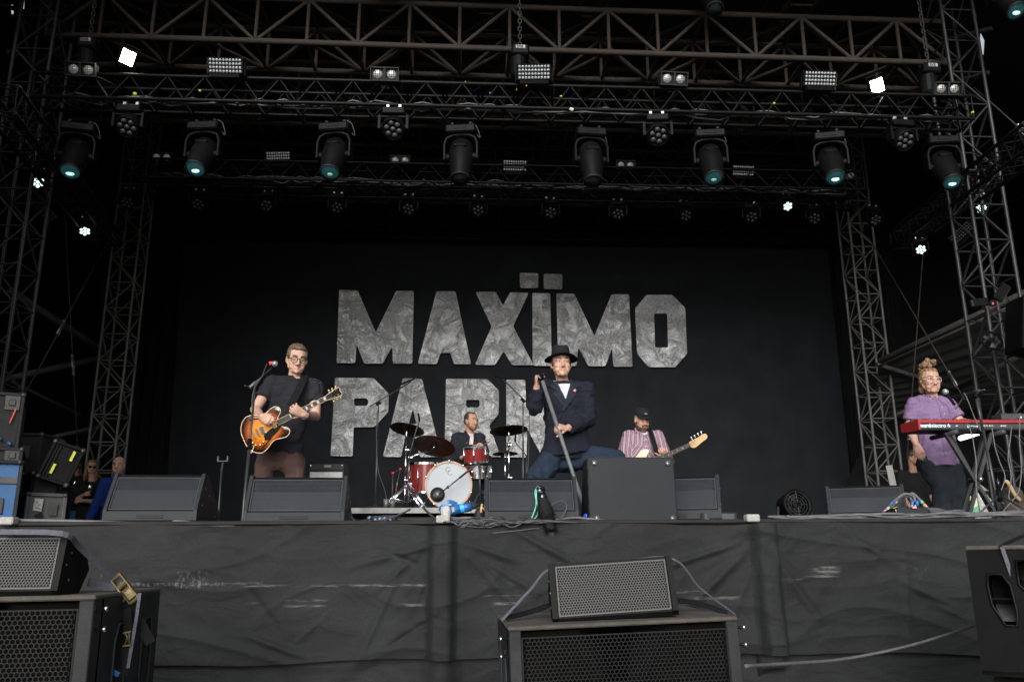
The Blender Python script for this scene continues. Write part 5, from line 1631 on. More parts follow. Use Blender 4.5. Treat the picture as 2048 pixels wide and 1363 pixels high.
# ================================================================== loudspeakers
def perforated(w, h, pitch, hole, name, material):
    """flat sheet of hexagonal cells, each with a real hole; local x, z plane, centred"""
    b = MB()
    rx = pitch/2/math.cos(math.pi/6)
    nx, nz = int(w/pitch), int(h/(pitch*.866))
    vs, fs = [], []
    for j in range(nz):
        for i in range(nx-(j % 2)):
            cx = -w/2+(w-nx*pitch)/2+(i+.5+(.5 if j % 2 else 0))*pitch
            cz = -h/2+(h-nz*pitch*.866)/2+(j+.5)*pitch*.866
            o = len(vs)
            for k in range(6):
                a = math.pi/6+k*math.pi/3
                vs.append((cx+rx*math.cos(a), 0, cz+rx*math.sin(a)))
            for k in range(6):
                a = math.pi/6+k*math.pi/3
                vs.append((cx+rx*hole*math.cos(a), 0, cz+rx*hole*math.sin(a)))
            for k in range(6):
                k2 = (k+1) % 6
                fs.append((o+k, o+k2, o+6+k2, o+6+k))
    b.add(vs, fs)
    t = .006
    for z in (-h/2, h/2): b.box((0, .002, z), (w+t, .006, t))
    for x in (-w/2, w/2): b.box((x, .002, 0), (t, .006, h-t))
    return b.build(name, material, None, False, False)
_wg = perforated(.636, .256, .0125, .80, 'grille', M['grille']); WG = _wg.data; bpy.data.objects.remove(_wg)
def slant_X(w):
    a, c = Vector((0, .012, .082)), Vector((0, .135, .315))
    d = (c-a).normalized()
    return basis((a+c)/2+Vector((0, -.002, .0)), Vector((1, 0, 0)), Vector((0, d.z, -d.y)), Vector((0, d.y, d.z)))
def wedge(label, group=None, grille=True, feet=False):
    root = thing('floor_monitor', label, 'loudspeaker', (0, 0, 0), group, world=False)
    prof = [(0, .012), (.012, 0), (.60, 0), (.64, .09), (.235, .335), (.15, .335)]
    full = [(0, .012), (.012, 0), (.60, 0), (.64, .10), (.24, .345), (.145, .345), (.0, .082)]
    b = MB()
    Xr = Matrix.Rotation(R(90), 4, 'Z')
    inner = [(0, .012), (.012, 0), (.60, 0), (.64, .09), (.235, .335), (.165, .335), (.03, .072), (.0, .072)]
    b.prism([(y, z) for y, z in inner], -.325, .325, Matrix(((0, 1, 0, 0), (1, 0, 0, 0), (0, 0, 1, 0), (0, 0, 0, 1))))
    b.build('cabinet', M['cab'], root)
    T = Matrix(((0, 1, 0, 0), (1, 0, 0, 0), (0, 0, 1, 0), (0, 0, 0, 1)))
    for sx in (-1, 1):
        b = MB(); x0, x1 = (sx*.326, sx*.352)
        b.prism(full, min(x0, x1), max(x0, x1), T)
        sp_ = b.build('side_panel', M['cab'], root)
        b = MB()
        b.box((sx*.3525, .38, .12), (.006, .13, .075), bev=.002); b.build('handle', M['black'], sp_)
        b = MB()
        for y, z in ((.18, .24), (.12, .12), (.30, .20), (.5, .06)):
            b.lathe([(.007, 0), (.007, .003)], 8, Matrix.Translation((sx*.352, y, z)) @ Matrix.Rotation(R(90*sx), 4, 'Y'))
        b.build('screws', M['steel'], sp_)
    b = MB(); b.prism([(.034, .076), (.06, .076), (.19, .334), (.163, .334)], -.322, .322, T); b.build('foam', M['cloth_in'], root)
    pieces('grille', WG, [Matrix.Translation((0, .004, .001)) @ slant_X(.62)], root)
    b = MB(); b.box((0, -.001, .035), (.20, .006, .022), bev=.002); b.build('badge_slot', M['black'], root)
    return root
GM = 'grey floor monitors along the stage edge'
wd = wedge('leftmost grilled floor monitor on the stage edge, by the bald man', GM)
wd.location = at(298, 1043, .10); wd.rotation_euler = (0, 0, R(4)); wd.scale = (.86, 1.12, .98)
def place_w(u, v, Y, rz, lab, s=1.0, g=GM, src=None, roll=0, tilt=0):
    p = at(u, v, Y)
    return dup(src or wd, lab, mtx=Matrix.Translation(p) @ Matrix.Rotation(R(rz), 4, 'Z') @ Matrix.Rotation(R(roll), 4, 'Y') @ Matrix.Rotation(R(tilt), 4, 'X') @ Matrix.Scale(s, 4), group=g)
place_w(587, 1045, .08, 3, "grilled floor monitor in front of the guitarist's legs", .95)
place_w(1064, 1042, .10, -1, 'grilled floor monitor behind the furry microphone', .92)
place_w(1347, 1040, .42, -16, 'grilled floor monitor half hidden behind the tipped plain box', .98)
place_w(1737, 1040, .62, -22, 'grilled floor monitor lying left of the small stage box, by the keyboard player', .80)
p = at(1440, 1043, .35)
root = thing('floor_monitor', 'low black box behind the right edge of the half hidden monitor', 'loudspeaker', p, GM)
b = MB(); b.box(p+Vector((0, .15, .035)), (.28, .28, .075), bev=.01); b.build('cabinet', M['black'], root)
b = MB(); b.box(p+Vector((0, .006, .035)), (.22, .006, .05)); b.build('grille', M['grille'], root)
# the tipped box with its bare underside to the audience
p0 = at(1268, 1044, .10)
root = thing('tipped_box', 'plain grey box tipped up, showing its scuffed underside with four rubber feet', 'box', p0, None)
X = Matrix.Translation(p0) @ Matrix.Rotation(R(3), 4, 'Z') @ Matrix.Rotation(R(-2.5), 4, 'X')
M['boxface'] = mat('scuffed grey board', (.0145, .0160, .0183), .55, 0, .08, 4, .06, 200, spec=.15, wear=.0, wcol=(.15, .15, .15), ws=13)
b = MB(); b.box((0, .012, .225), (.622, .024, .452), X, bev=.006); b.build('underside', M['boxface'], root)
b = MB()
b.add([(-.305, .025, .005), (.305, .025, .005), (.305, .025, .445), (-.305, .025, .445), (-.305, .36, .005), (.305, .36, .005), (.305, .20, .445), (-.305, .20, .445)], [(0, 1, 2, 3), (4, 7, 6, 5), (0, 4, 5, 1), (3, 2, 6, 7), (0, 3, 7, 4), (1, 5, 6, 2)], X)
b.build('cabinet', M['black'], root)
for x, z in ((-.265, .41), (.262, .41), (.272, .03), (-.262, .03)):
    b = MB(); b.lathe([(.021, 0), (.021, .008), (.017, .014), (.008, .014), (.006, .006)], 16, X @ Matrix.Translation((x, 0, z)) @ Matrix.Rotation(R(90), 4, 'X')); f_ = b.build('rubber_foot', M['rubber'], root, False); smooth_by_angle(f_)
    b = MB(); b.lathe([(.006, .0), (.006, .009)], 8, X @ Matrix.Translation((x, 0, z)) @ Matrix.Rotation(R(90), 4, 'X')); b.build('screw', M['steel'], f_)
b = MB()
rr2 = random.Random(8)
for k in range(16):
    x, z, a, l_ = rr2.uniform(-.29, .29), rr2.uniform(.03, .43), rr2.uniform(0, 3.1), rr2.uniform(.004, .035)
    b.box((x, -.0008, z), (l_, .001, .0012), X @ Matrix.Translation((0, 0, 0)), rot=None) if a > 2 else b.box((x, -.0008, z), (.0014, .001, l_*.6), X)
for z, l_ in ((.40, .06), (.28, .03), (.20, .02), (.10, .05), (.42, .02)):
    b.box((-.3115, .01, z), (.0015, .02, l_), X)
b.box((0, .008, .4515), (.55, .012, .0015), X)
tag(b.build('scratches', M['subtop'], root), kind='stuff')

# ------------------------------------------------------------------ bass cabinets in the pit
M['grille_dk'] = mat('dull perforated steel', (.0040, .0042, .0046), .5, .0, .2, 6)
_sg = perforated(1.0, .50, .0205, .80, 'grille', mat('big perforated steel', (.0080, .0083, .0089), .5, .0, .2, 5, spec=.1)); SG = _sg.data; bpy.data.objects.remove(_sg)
def panel_holes(b, w, h, holes, depth, X):
    """board in local x,z (front at y=0) with polygon holes that run back by depth"""
    bm = bmesh.new()
    loops = [[(-w/2, -h/2), (w/2, -h/2), (w/2, h/2), (-w/2, h/2)]]+holes
    ed = []
    for lp in loops:
        vv = [bm.verts.new((x, 0, z)) for x, z in lp]
        ed += [bm.edges.new((vv[i], vv[(i+1) % len(vv)])) for i in range(len(vv))]
    bmesh.ops.triangle_fill(bm, edges=ed, use_beauty=True)
    bm.verts.index_update()
    vs = [v.co.copy() for v in bm.verts]; fs = [tuple(v.index for v in f.verts) for f in bm.faces]
    bm.free()
    b.add(vs, fs, X)
    for lp in holes:
        n_ = len(lp)
        vs = [(x, 0, z) for x, z in lp]+[(x, depth, z) for x, z in lp]
        fs = [(i, (i+1) % n_, (i+1) % n_+n_, i+n_) for i in range(n_)]+[tuple(range(n_, 2*n_))]
        b.add(vs, fs, X)
HEX = [(-.075, -.10), (-.03, -.175), (.055, -.175), (.085, -.11), (.085, .08), (.045, .165), (-.04, .165), (-.075, .09)]
def sub(label, group, port_side=0, port_scale=1.0):
    """bass cabinet: 1.13 wide, 0.58 high, 0.95 deep; front at local y = 0, base at z = 0"""
    root = thing('bass_cabinet', label, 'loudspeaker', (0, 0, 0), group, world=False)
    W_, H_, D_2 = 1.13, .58, .95
    b = MB()
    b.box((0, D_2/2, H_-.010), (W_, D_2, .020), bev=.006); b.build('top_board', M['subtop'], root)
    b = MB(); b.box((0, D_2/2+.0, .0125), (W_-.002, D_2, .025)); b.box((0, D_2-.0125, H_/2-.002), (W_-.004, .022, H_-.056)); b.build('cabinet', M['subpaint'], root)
    for sx in (-1, 1):
        b = MB()
        X = Matrix.Translation((sx*W_/2, D_2/2+.05, (H_-.018)/2)) @ Matrix.Rotation(R(90*sx), 4, 'Z')
        hs_ = [[(x-.17, z) for x, z in HEX], [(x+.22, z) for x, z in HEX]]
        panel_holes(b, D_2-.11, H_-.022, hs_, .16, X)
        sd = b.build('side_panel', M['subside_lit'], root, False, False)
        for hh in hs_:
            P = [X @ Vector((x, -.004, z)) for x, z in hh]
            b = MB(); b.tube(P+[P[0]], .006, 6, False); b.build('port_frame', M['cab'], sd, True)
        for hh in hs_:
            cx = sum(x for x, z in hh)/8
            b = MB(); b.box((cx, .09, -.045), (.15, .03, .012), X, bev=.003); b.build('handle_bar', M['black_plastic'], sd)
            b = MB(); b.add([(cx-.06, .03, -.165), (cx+.06, .02, -.165), (cx+.06, .15, -.055), (cx-.06, .14, -.055)], [(0, 1, 2, 3)], X); b.build('port_wall', M['port_lit'], sd)
    for sx in (-1, 1):
        b = MB(); b.box((sx*(W_/2-.032), .05, (H_-.02)/2), (.058, .104, H_-.022), bev=.004); b.build('rigging_frame', M['subside_lit'], root)
    for sx in (-1, 1):
        for z in (H_-.055, H_-.135):
            b = MB(); b.lathe([(.007, -.03), (.007, .03), (.011, .032), (.011, .04)], 10, Matrix.Translation((sx*(W_/2+.0), .03, z)) @ Matrix.Rotation(R(90*sx), 4, 'Y')); b.build('pin', M['chrome'], root, True)
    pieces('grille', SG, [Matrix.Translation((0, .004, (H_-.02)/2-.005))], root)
    # wooden horn boards behind the grille
    b = MB()
    b.add([(-.5, .05, .02), (.5, .05, .02), (.5, .05, H_-.03), (.24, .05, H_-.03), (.02, .05, .06), (-.22, .05, H_-.03), (-.5, .05, H_-.03)], [(0, 1, 4), (1, 2, 3, 4), (0, 4, 5, 6)])
    b.build('baffle', M['baffle'], root, False, False)
    b = MB()
    b.add([(.24, .05, H_-.03), (.02, .05, .06), (.02, .30, .06), (.1, .30, H_-.03), (-.22, .05, H_-.03), (-.1, .30, H_-.03)], [(0, 1, 2, 3), (4, 5, 2, 1)])
    b.build('horn_board', M['cloth_in'], root, False, False)
    return root
M['subside_lit'] = mat('lightened cabinet side', (.016, .0165, .018), .6, 0, .3, 7, .15, 200, spec=.15)  # black paint lightened in the colour so sides look lit; frames share it
M['port_lit'] = mat('lightened grey port wall', (.30, .30, .32), .8, 0, .25, 10)  # grey port wall, its colour made paler to look lit on the dim side
M['port'] = mat('grey port wall', (.05, .05, .055), .8, 0, .25, 10)
M['baffle'] = mat('dark brown baffle board', (.003, .0028, .0026), .9, 0, .3, 8, spec=.04)
GSU = 'bass cabinets standing in the pit'
sc_ = sub('bass cabinet in the middle of the pit with a small loudspeaker on top', GSU)
pc = at(1248, 1240, -2.02)
TL = Matrix.Rotation(R(-2.1), 4, 'Y')
MC = Matrix.Translation(pc) @ Matrix.Rotation(R(1.0), 4, 'Z') @ Matrix.Rotation(R(-1.9), 4, 'Y') @ Matrix.Scale(.885, 4) @ Matrix.Translation((0, 0, -.585))
sc_.matrix_world = MC
pl = at(192, 1189, -2.15)
MLX = Matrix.Translation(pl) @ Matrix.Rotation(R(4), 4, 'Z') @ Matrix.Rotation(R(-.6), 4, 'Y') @ Matrix.Translation((-.565, 0, -.58))
dup(sc_, 'bass cabinet at the left edge with ports in its side and a strap', mtx=MLX, group=GSU)
pr = at(1929, 1091, -1.75)
def port_face(label, mtx):
    """the right stack shows its ported side towards the camera"""
    root = thing('bass_cabinet', label, 'loudspeaker', (0, 0, 0), GSU, world=False)
    root.matrix_world = mtx
    Wd, Hd, Dd = 1.0, .58, .95
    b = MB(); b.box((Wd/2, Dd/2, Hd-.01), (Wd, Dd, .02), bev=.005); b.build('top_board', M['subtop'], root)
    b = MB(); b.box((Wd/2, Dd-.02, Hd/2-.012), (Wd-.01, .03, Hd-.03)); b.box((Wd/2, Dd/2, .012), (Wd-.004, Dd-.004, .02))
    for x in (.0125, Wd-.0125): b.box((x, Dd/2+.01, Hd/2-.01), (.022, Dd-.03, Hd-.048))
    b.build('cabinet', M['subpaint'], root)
    b = MB()
    X = Matrix.Translation((Wd/2, .002, Hd/2-.011))
    h1 = [(x*.72-.375, z*.72+.075) for x, z in ((-.06, -.06), (-.0, -.185), (.065, -.185), (.075, -.10), (.06, .06), (.02, .13), (-.06, .13), (-.07, .06))]
    h2 = [(x*.72-.232, z*.72+.165) for x, z in ((-.09, -.06), (-.05, -.11), (.10, -.11), (.10, .09), (-.09, .09))]
    h3 = [(x*.72-.19, z*.72-.06) for x, z in ((-.09, .07), (.0, .10), (.10, .10), (.10, -.07), (-.02, -.07), (-.08, -.01))]
    panel_holes(b, Wd-.004, Hd-.024, [h1, h2, h3], .17, X)
    fp = b.build('side_panel', M['subpaint'], root, False, False)
    for hh in (h1, h2, h3):
        P = [X @ Vector((x, -.004, z)) for x, z in hh]; b = MB(); b.tube(P+[P[0]], .0065, 6, False); b.build('port_frame', M['black_alu'], fp, True)
    for hh in (h1, h2, h3):
        cx = sum(x for x, z in hh)/len(hh); cz = sum(z for x, z in hh)/len(hh)
        b = MB(); b.box((cx, .07, cz+.0), (.11, .03, .012), X, bev=.003); b.build('handle_bar', M['black_plastic'], fp)
        b = MB(); b.add([(cx-.04, .03, cz-.10), (cx+.045, .03, cz-.10), (cx+.045, .16, cz-.02), (cx-.045, .16, cz-.02)], [(0, 1, 2, 3)], X); b.build('port_wall', M['port'], fp)
    return root
MR1 = Matrix.Translation(pr) @ Matrix.Rotation(R(-37), 4, 'Z') @ Matrix.Rotation(R(-.5), 4, 'Y') @ Matrix.Rotation(R(-5), 4, 'X') @ Matrix.Translation((0, 0, -.58))
port_face('upper bass cabinet of the stack at the right edge with hexagonal ports', MR1)
MR2 = Matrix.Translation(pr+Vector((.07, .07, -.62))) @ Matrix.Rotation(R(-37), 4, 'Z') @ Matrix.Translation((0, 0, -.58))
port_face('lower bass cabinet of the stack at the right edge, mostly out of frame', MR2)
for nm, P_, dz in (('left', MLX, 0), ('middle', MC, 0)):
    q = P_ @ Vector((0, .45, 0))
    root = thing('bass_cabinet', 'lower bass cabinet under the %s one, below the photo' % nm, 'loudspeaker', (0, 0, 0), None, world=False)
    root.matrix_world = Matrix.Translation((q.x, q.y, GZ)) @ Matrix.Rotation(R(3), 4, 'Z')
    hh = q.z-GZ-.03
    b = MB(); b.box((0, 0, hh/2), (1.1, .9, hh), bev=.01); b.build('cabinet', M['subpaint'], root)
    b = MB(); b.box((0, -.455, hh/2), (1.0, .008, hh-.06)); b.build('grille', M['grille'], root)
q = MR2 @ Vector((.5, .45, 0))
b = MB(); b.box((q.x, q.y, (q.z+GZ)/2-.01), (.95, .8, q.z-GZ-.02)); tag(b.build('plinth', M['black'], None), 'black plinth under the stack at the right edge, below the photo', 'plinth')

def small_speaker(label, mtx, w_, h_, d_):
    """small loudspeaker leaning back on a bass cabinet, grille to the audience"""
    root = thing('loudspeaker', label, 'loudspeaker', (0, 0, 0), 'small loudspeakers on the bass cabinets', world=False)
    root.matrix_world = mtx
    T = Matrix(((0, 1, 0, 0), (1, 0, 0, 0), (0, 0, 1, 0), (0, 0, 0, 1)))
    pf = [(0, .02), (.02, 0), (d_*.72, 0), (d_, h_*.40), (d_*.86, h_*.66), (.09, h_), (.045, h_)]
    b = MB(); b.prism([(y+.012 if y < .05 and z > .01 else y, z) for y, z in pf], -w_/2+.026, w_/2-.026, T); b.build('cabinet', M['black_plastic'], root)
    for sx in (-1, 1):
        b = MB(); xs = sorted((sx*(w_/2-.025), sx*w_/2)); b.prism([(y, z+.002) for y, z in pf], xs[0], xs[1], T); sd = b.build('side_panel', M['cab'] if False else M['black_plastic'], root)
        b = MB(); b.box((sx*(w_/2+.001), d_*.74, h_*.42), (.006, .05, h_*.34), rot=Matrix.Rotation(.12, 3, 'X'), bev=.002); b.build('handle', M['fixture'], sd)
        b = MB()
        for y, z in ((.12, .5), (.2, .25), (.2, .7), (.45, .3), (.45, .5)):
            b.lathe([(.005, 0), (.005, .002)], 8, Matrix.Translation((sx*w_/2, d_*y*1.6, h_*z)) @ Matrix.Rotation(R(90*sx), 4, 'Y'))
        b.build('screws', M['steel'], sd)
    a, c = Vector((0, .004, .022)), Vector((0, .046, h_-.006)); d = (c-a).normalized()
    XX = basis((a+c)/2+Vector((0, .004, 0)), Vector((1, 0, 0)), Vector((0, d.z, -d.y)), Vector((0, d.y, d.z)))
    b = MB(); b.box((0, .022, 0), (w_-.056, .012, (c-a).length-.02), XX); b.build('foam', M['cloth_in'], root)
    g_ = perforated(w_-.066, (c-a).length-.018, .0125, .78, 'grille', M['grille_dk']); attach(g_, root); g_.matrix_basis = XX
    return root
psw = MC @ Vector((-.015, .12, .581))
small_speaker('small grilled loudspeaker strapped on the middle bass cabinet', Matrix.Translation(psw) @ Matrix.Rotation(R(-4), 4, 'Z') @ Matrix.Rotation(R(-3.6), 4, 'Y'), .56, .255, .40)
psl = MLX @ Vector((.065, .05, .581))
small_speaker('small grilled loudspeaker strapped on the left bass cabinet', Matrix.Translation(psl) @ Matrix.Rotation(R(4), 4, 'Z'), .66, .245, .34)
# straps
def ribbon(b, pts, w_, th=.003, hint=(0, -1, 0)):
    pts = spline(pts, 6)
    vs, fs = [], []
    for i, p in enumerate(pts):
        t = (pts[min(i+1, len(pts)-1)]-pts[max(i-1, 0)]).normalized()
        h = Vector(hint); nrm = (h-t*h.dot(t)).normalized(); s = t.cross(nrm)
        for a, c in ((-1, 0), (1, 0), (1, 1), (-1, 1)): vs.append(p+s*(a*w_/2)+nrm*(th*c))
    for i in range(len(pts)-1):
        for k in range(4):
            k2 = (k+1) % 4; fs.append((i*4+k, i*4+k2, (i+1)*4+k2, (i+1)*4+k))
    n_ = len(pts)-1
    fs += [(3, 2, 1, 0), (n_*4, n_*4+1, n_*4+2, n_*4+3)]
    b.add(vs, fs)
def sl_(u, v, Y): return at(u, v, Y)
root = thing('ratchet_strap', 'grey ratchet strap with golden buckle holding the left loudspeaker down', 'strap', sl_(255, 1180, -1.7))
b = MB(); ribbon(b, [sl_(0, 1063, -2.12), sl_(125, 1067, -2.12), sl_(160, 1095, -1.98), sl_(218, 1150, -1.8), sl_(240, 1163, -1.74)], .022, .003, (.3, -1, .2))
b.build('webbing', M['strap'], root); b = MB(); ribbon(b, [sl_(176, 1163, -1.75), sl_(215, 1172, -1.73), sl_(245, 1168, -1.72)], .035); b.build('webbing', M['strap'], root)
b = MB(); ribbon(b, [sl_(236, 1160, -1.76), sl_(243, 1180, -1.78), sl_(252, 1200, -1.80)], .035); b.build('webbing', M['strap'], root)
b = MB(); ribbon(b, [sl_(250, 1195, -1.79), sl_(275, 1235, -1.78), sl_(302, 1285, -1.78)], .045); b.build('strap_tail', M['strap_dark'], root)
b = MB(); ribbon(b, [sl_(254, 1215, -1.83), sl_(256, 1240, -1.84), sl_(255, 1262, -1.84)], .035); b.build('webbing', M['strap_dark'], root); b = MB(); ribbon(b, [sl_(252, 1292, -1.84), sl_(252, 1320, -1.84), sl_(250, 1350, -1.84)], .03); b.build('webbing', M['strap_dark'], root)
b = MB(); ribbon(b, [sl_(280, 1185, -1.82), sl_(273, 1235, -1.83), sl_(262, 1300, -1.84), sl_(256, 1335, -1.84)], .014); b.build('webbing', M['strap'], root)
def buckle(b, u0, v0, u1, v1, Y, w_):
    a, c = sl_(u0, v0, Y), sl_(u1, v1, Y)
    d = (c-a); L_ = d.length; d.normalize(); s = d.cross(Vector((0, -1, 0))).normalized()
    for k in (-1, 1):
        b.box((a+c)/2+s*(k*w_/2), (.005, .03, L_), rot=Matrix((s, d.cross(s), d)).transposed(), bev=.001)
    for t in (.02, .35, .55, .98):
        p = a+d*(L_*t); b.tube([p-s*w_/2, p+s*w_/2], .008 if t != .35 else .014, 8)
    b.box(a+d*(L_*.72), (w_*.8, .012, L_*.35), rot=Matrix((s, d.cross(s), d)).transposed(), bev=.002)
b = MB(); buckle(b, 232, 1152, 270, 1200, -1.80, .045); b.build('buckle', M['brass'], root)
b = MB()
for k in (-1, 1):
    b.tube(spline([sl_(254+k*5, 1264, -1.85), sl_(256+k*2, 1275, -1.86), sl_(254+k*5, 1290, -1.85)], 6), .004, 6)
b.tube([sl_(246, 1291, -1.85), sl_(262, 1289, -1.85)], .005, 6); b.tube([sl_(247, 1265, -1.85), sl_(262, 1262, -1.85)], .005, 6)
b.build('hook', M['brass'], root)
b = MB(); b.box(sl_(232, 1345, -1.84), (.03, .004, .02), rot=Matrix.Rotation(.5, 3, 'Y')); b.build('label', M['blue'], root)
root = thing('strap', 'dark strap holding the middle loudspeaker down at both sides', 'strap', sl_(1010, 1240, -1.6))
b = MB(); ribbon(b, [sl_(1004, 1240, -1.72), sl_(1060, 1180, -1.75), sl_(1108, 1134, -1.80), sl_(1230, 1124, -1.83), sl_(1344, 1117, -1.80), sl_(1400, 1175, -1.72), sl_(1470, 1228, -1.60)], .014, .003, (0, -.6, .7)); b.build('webbing', M['strap'], root)
b = MB(); ribbon(b, [sl_(1010, 1236, -1.72), sl_(1060, 1223, -1.62), sl_(1112, 1205, -1.62)], .03, .003, (0, -.7, .7)); b.build('webbing', M['strap_dark'], root); b = MB(); ribbon(b, [sl_(1352, 1200, -1.6), sl_(1395, 1206, -1.6), sl_(1455, 1226, -1.65)], .03, .003, (0, -.7, .7)); b.build('webbing', M['strap_dark'], root)
root = thing('strap', 'blue grey strap over the stack at the right edge', 'strap', sl_(2010, 1100, -1.9))
b = MB(); ribbon(b, [sl_(2060, 1065, -1.5), sl_(2018, 1084, -1.72), sl_(2002, 1093, -1.86)], .02, .003, (0, -.5, .8)); b.build('webbing', M['strap_dark'], root)
b = MB(); ribbon(b, [sl_(2003, 1092, -1.86), sl_(2025, 1155, -1.86), sl_(2060, 1240, -1.86)], .02); b.build('webbing', M['strap'], root)
b = MB(); b.tube(spline([sl_(1490, 1331, -1.9), sl_(1560, 1327, -1.5), sl_(1680, 1318, -1.0), sl_(1800, 1295, -.9), sl_(1900, 1266, -1.0), sl_(1958, 1246, -1.3)], 8), .0085, 8)
tag(b.build('cable', mat('grey cable', (.075, .075, .075), .6, 0, .2, 30), None, True), 'grey cable sagging between the middle cabinet and the right stack', 'cable')
# ================================================================== instruments and stage gear
def sunburst():
    m = bpy.data.materials.new('sunburst lacquer'); m.use_nodes = True
    n = m.node_tree.nodes; L = m.node_tree.links
    tc = n.new('ShaderNodeTexCoord'); mp = n.new('ShaderNodeMapping'); mp.inputs['Scale'].default_value = (1/.25, 0, 1/.215); L.new(tc.outputs['Object'], mp.inputs[0])
    ln = n.new('ShaderNodeVectorMath'); ln.operation = 'LENGTH'; L.new(mp.outputs[0], ln.inputs[0])
    no = n.new('ShaderNodeTexNoise'); no.inputs['Scale'].default_value = 1; mp2 = n.new('ShaderNodeMapping'); mp2.inputs['Scale'].default_value = (6, 1, 120); L.new(tc.outputs['Object'], mp2.inputs[0]); L.new(mp2.outputs[0], no.inputs['Vector'])
    ad = n.new('ShaderNodeMath'); ad.operation = 'MULTIPLY_ADD'; ad.inputs[1].default_value = .12; L.new(no.outputs['Fac'], ad.inputs[0]); L.new(ln.outputs['Value'], ad.inputs[2])
    rp = n.new('ShaderNodeValToRGB'); e = rp.color_ramp.elements
    e[0].position = .25; e[0].color = (.62, .25, .035, 1)
    e[1].position = 1.05 if False else 1.0; e[1].color = (.022, .006, .003, 1)
    for p, c in ((.52, (.55, .19, .02, 1)), (.72, (.36, .085, .012, 1)), (.88, (.12, .025, .006, 1))):
        x = e.new(p); x.color = c
    L.new(ad.outputs[0], rp.inputs[0]); L.new(rp.outputs[0], n['Principled BSDF'].inputs['Base Color'])
    b = n['Principled BSDF']; b.inputs['Roughness'].default_value = .18; b.inputs['Coat Weight'].default_value = .6; b.inputs['Coat Roughness'].default_value = .06
    return m
M['burst'] = sunburst()
M['cream'] = mat('cream binding', (.60, .50, .32), .4, 0, .08, 20)
M['rosewood'] = mat('dark rosewood', (.035, .02, .014), .5, 0, .3, 30)
M['pearl'] = mat('pearl inlay', (.62, .62, .58), .25, 0, .15, 80)
M['gold'] = mat('gold hardware', (.62, .46, .20), .25, .9, .1, 20)
M['gloss_black'] = mat('gloss black', (.008, .008, .009), .12, 0, .05, 10)
M['bass_cream'] = mat('aged cream lacquer', (.62, .52, .36), .25, 0, .06, 10)
M['maple'] = mat('tinted maple', (.52, .31, .15), .35, 0, .15, 20, aniso=(1, 1, 6))
M['red_wood'] = mat('red stained drum shell', (.15, .016, .016), .2, 0, .35, 6, aniso=(9, 9, .6))
M['hoop_wood'] = mat('natural wood hoop', (.30, .13, .055), .35, 0, .2, 12)
M['drumhead'] = mat('white coated drum head', (.29, .315, .34), .6, 0, .05, 3)
M['cymbal'] = mat('dark bronze cymbal', (.085, .06, .03), .33, .85, .35, 14, .15, 50)
M['cymbal_dk'] = mat('very dark bronze cymbal', (.05, .028, .018), .45, .7, .35, 8, .15, 40)
M['nord_red'] = mat('red lacquered metal', (.24, .006, .010), .4, 0, .05, 10)
M['panel_dk'] = mat('dark grey panel', (.022, .024, .028), .5, 0, .1, 20)
M['print'] = mat('pale blue print', (.55, .66, .74), .6, 0, .05, 20)
M['mic_grill'] = mat('microphone steel mesh', (.30, .32, .33), .4, .6, .5, 350)
M['stand'] = mat('black stand tube', (.024, .025, .027), .38, .1, .2, 20)
M['graytape'] = mat('grey taped tube', (.085, .088, .092), .55, 0, .2, 14)
M['amp_cloth'] = mat('silver grille cloth', (.40, .40, .39), .8, 0, .45, 160, .4, 300)

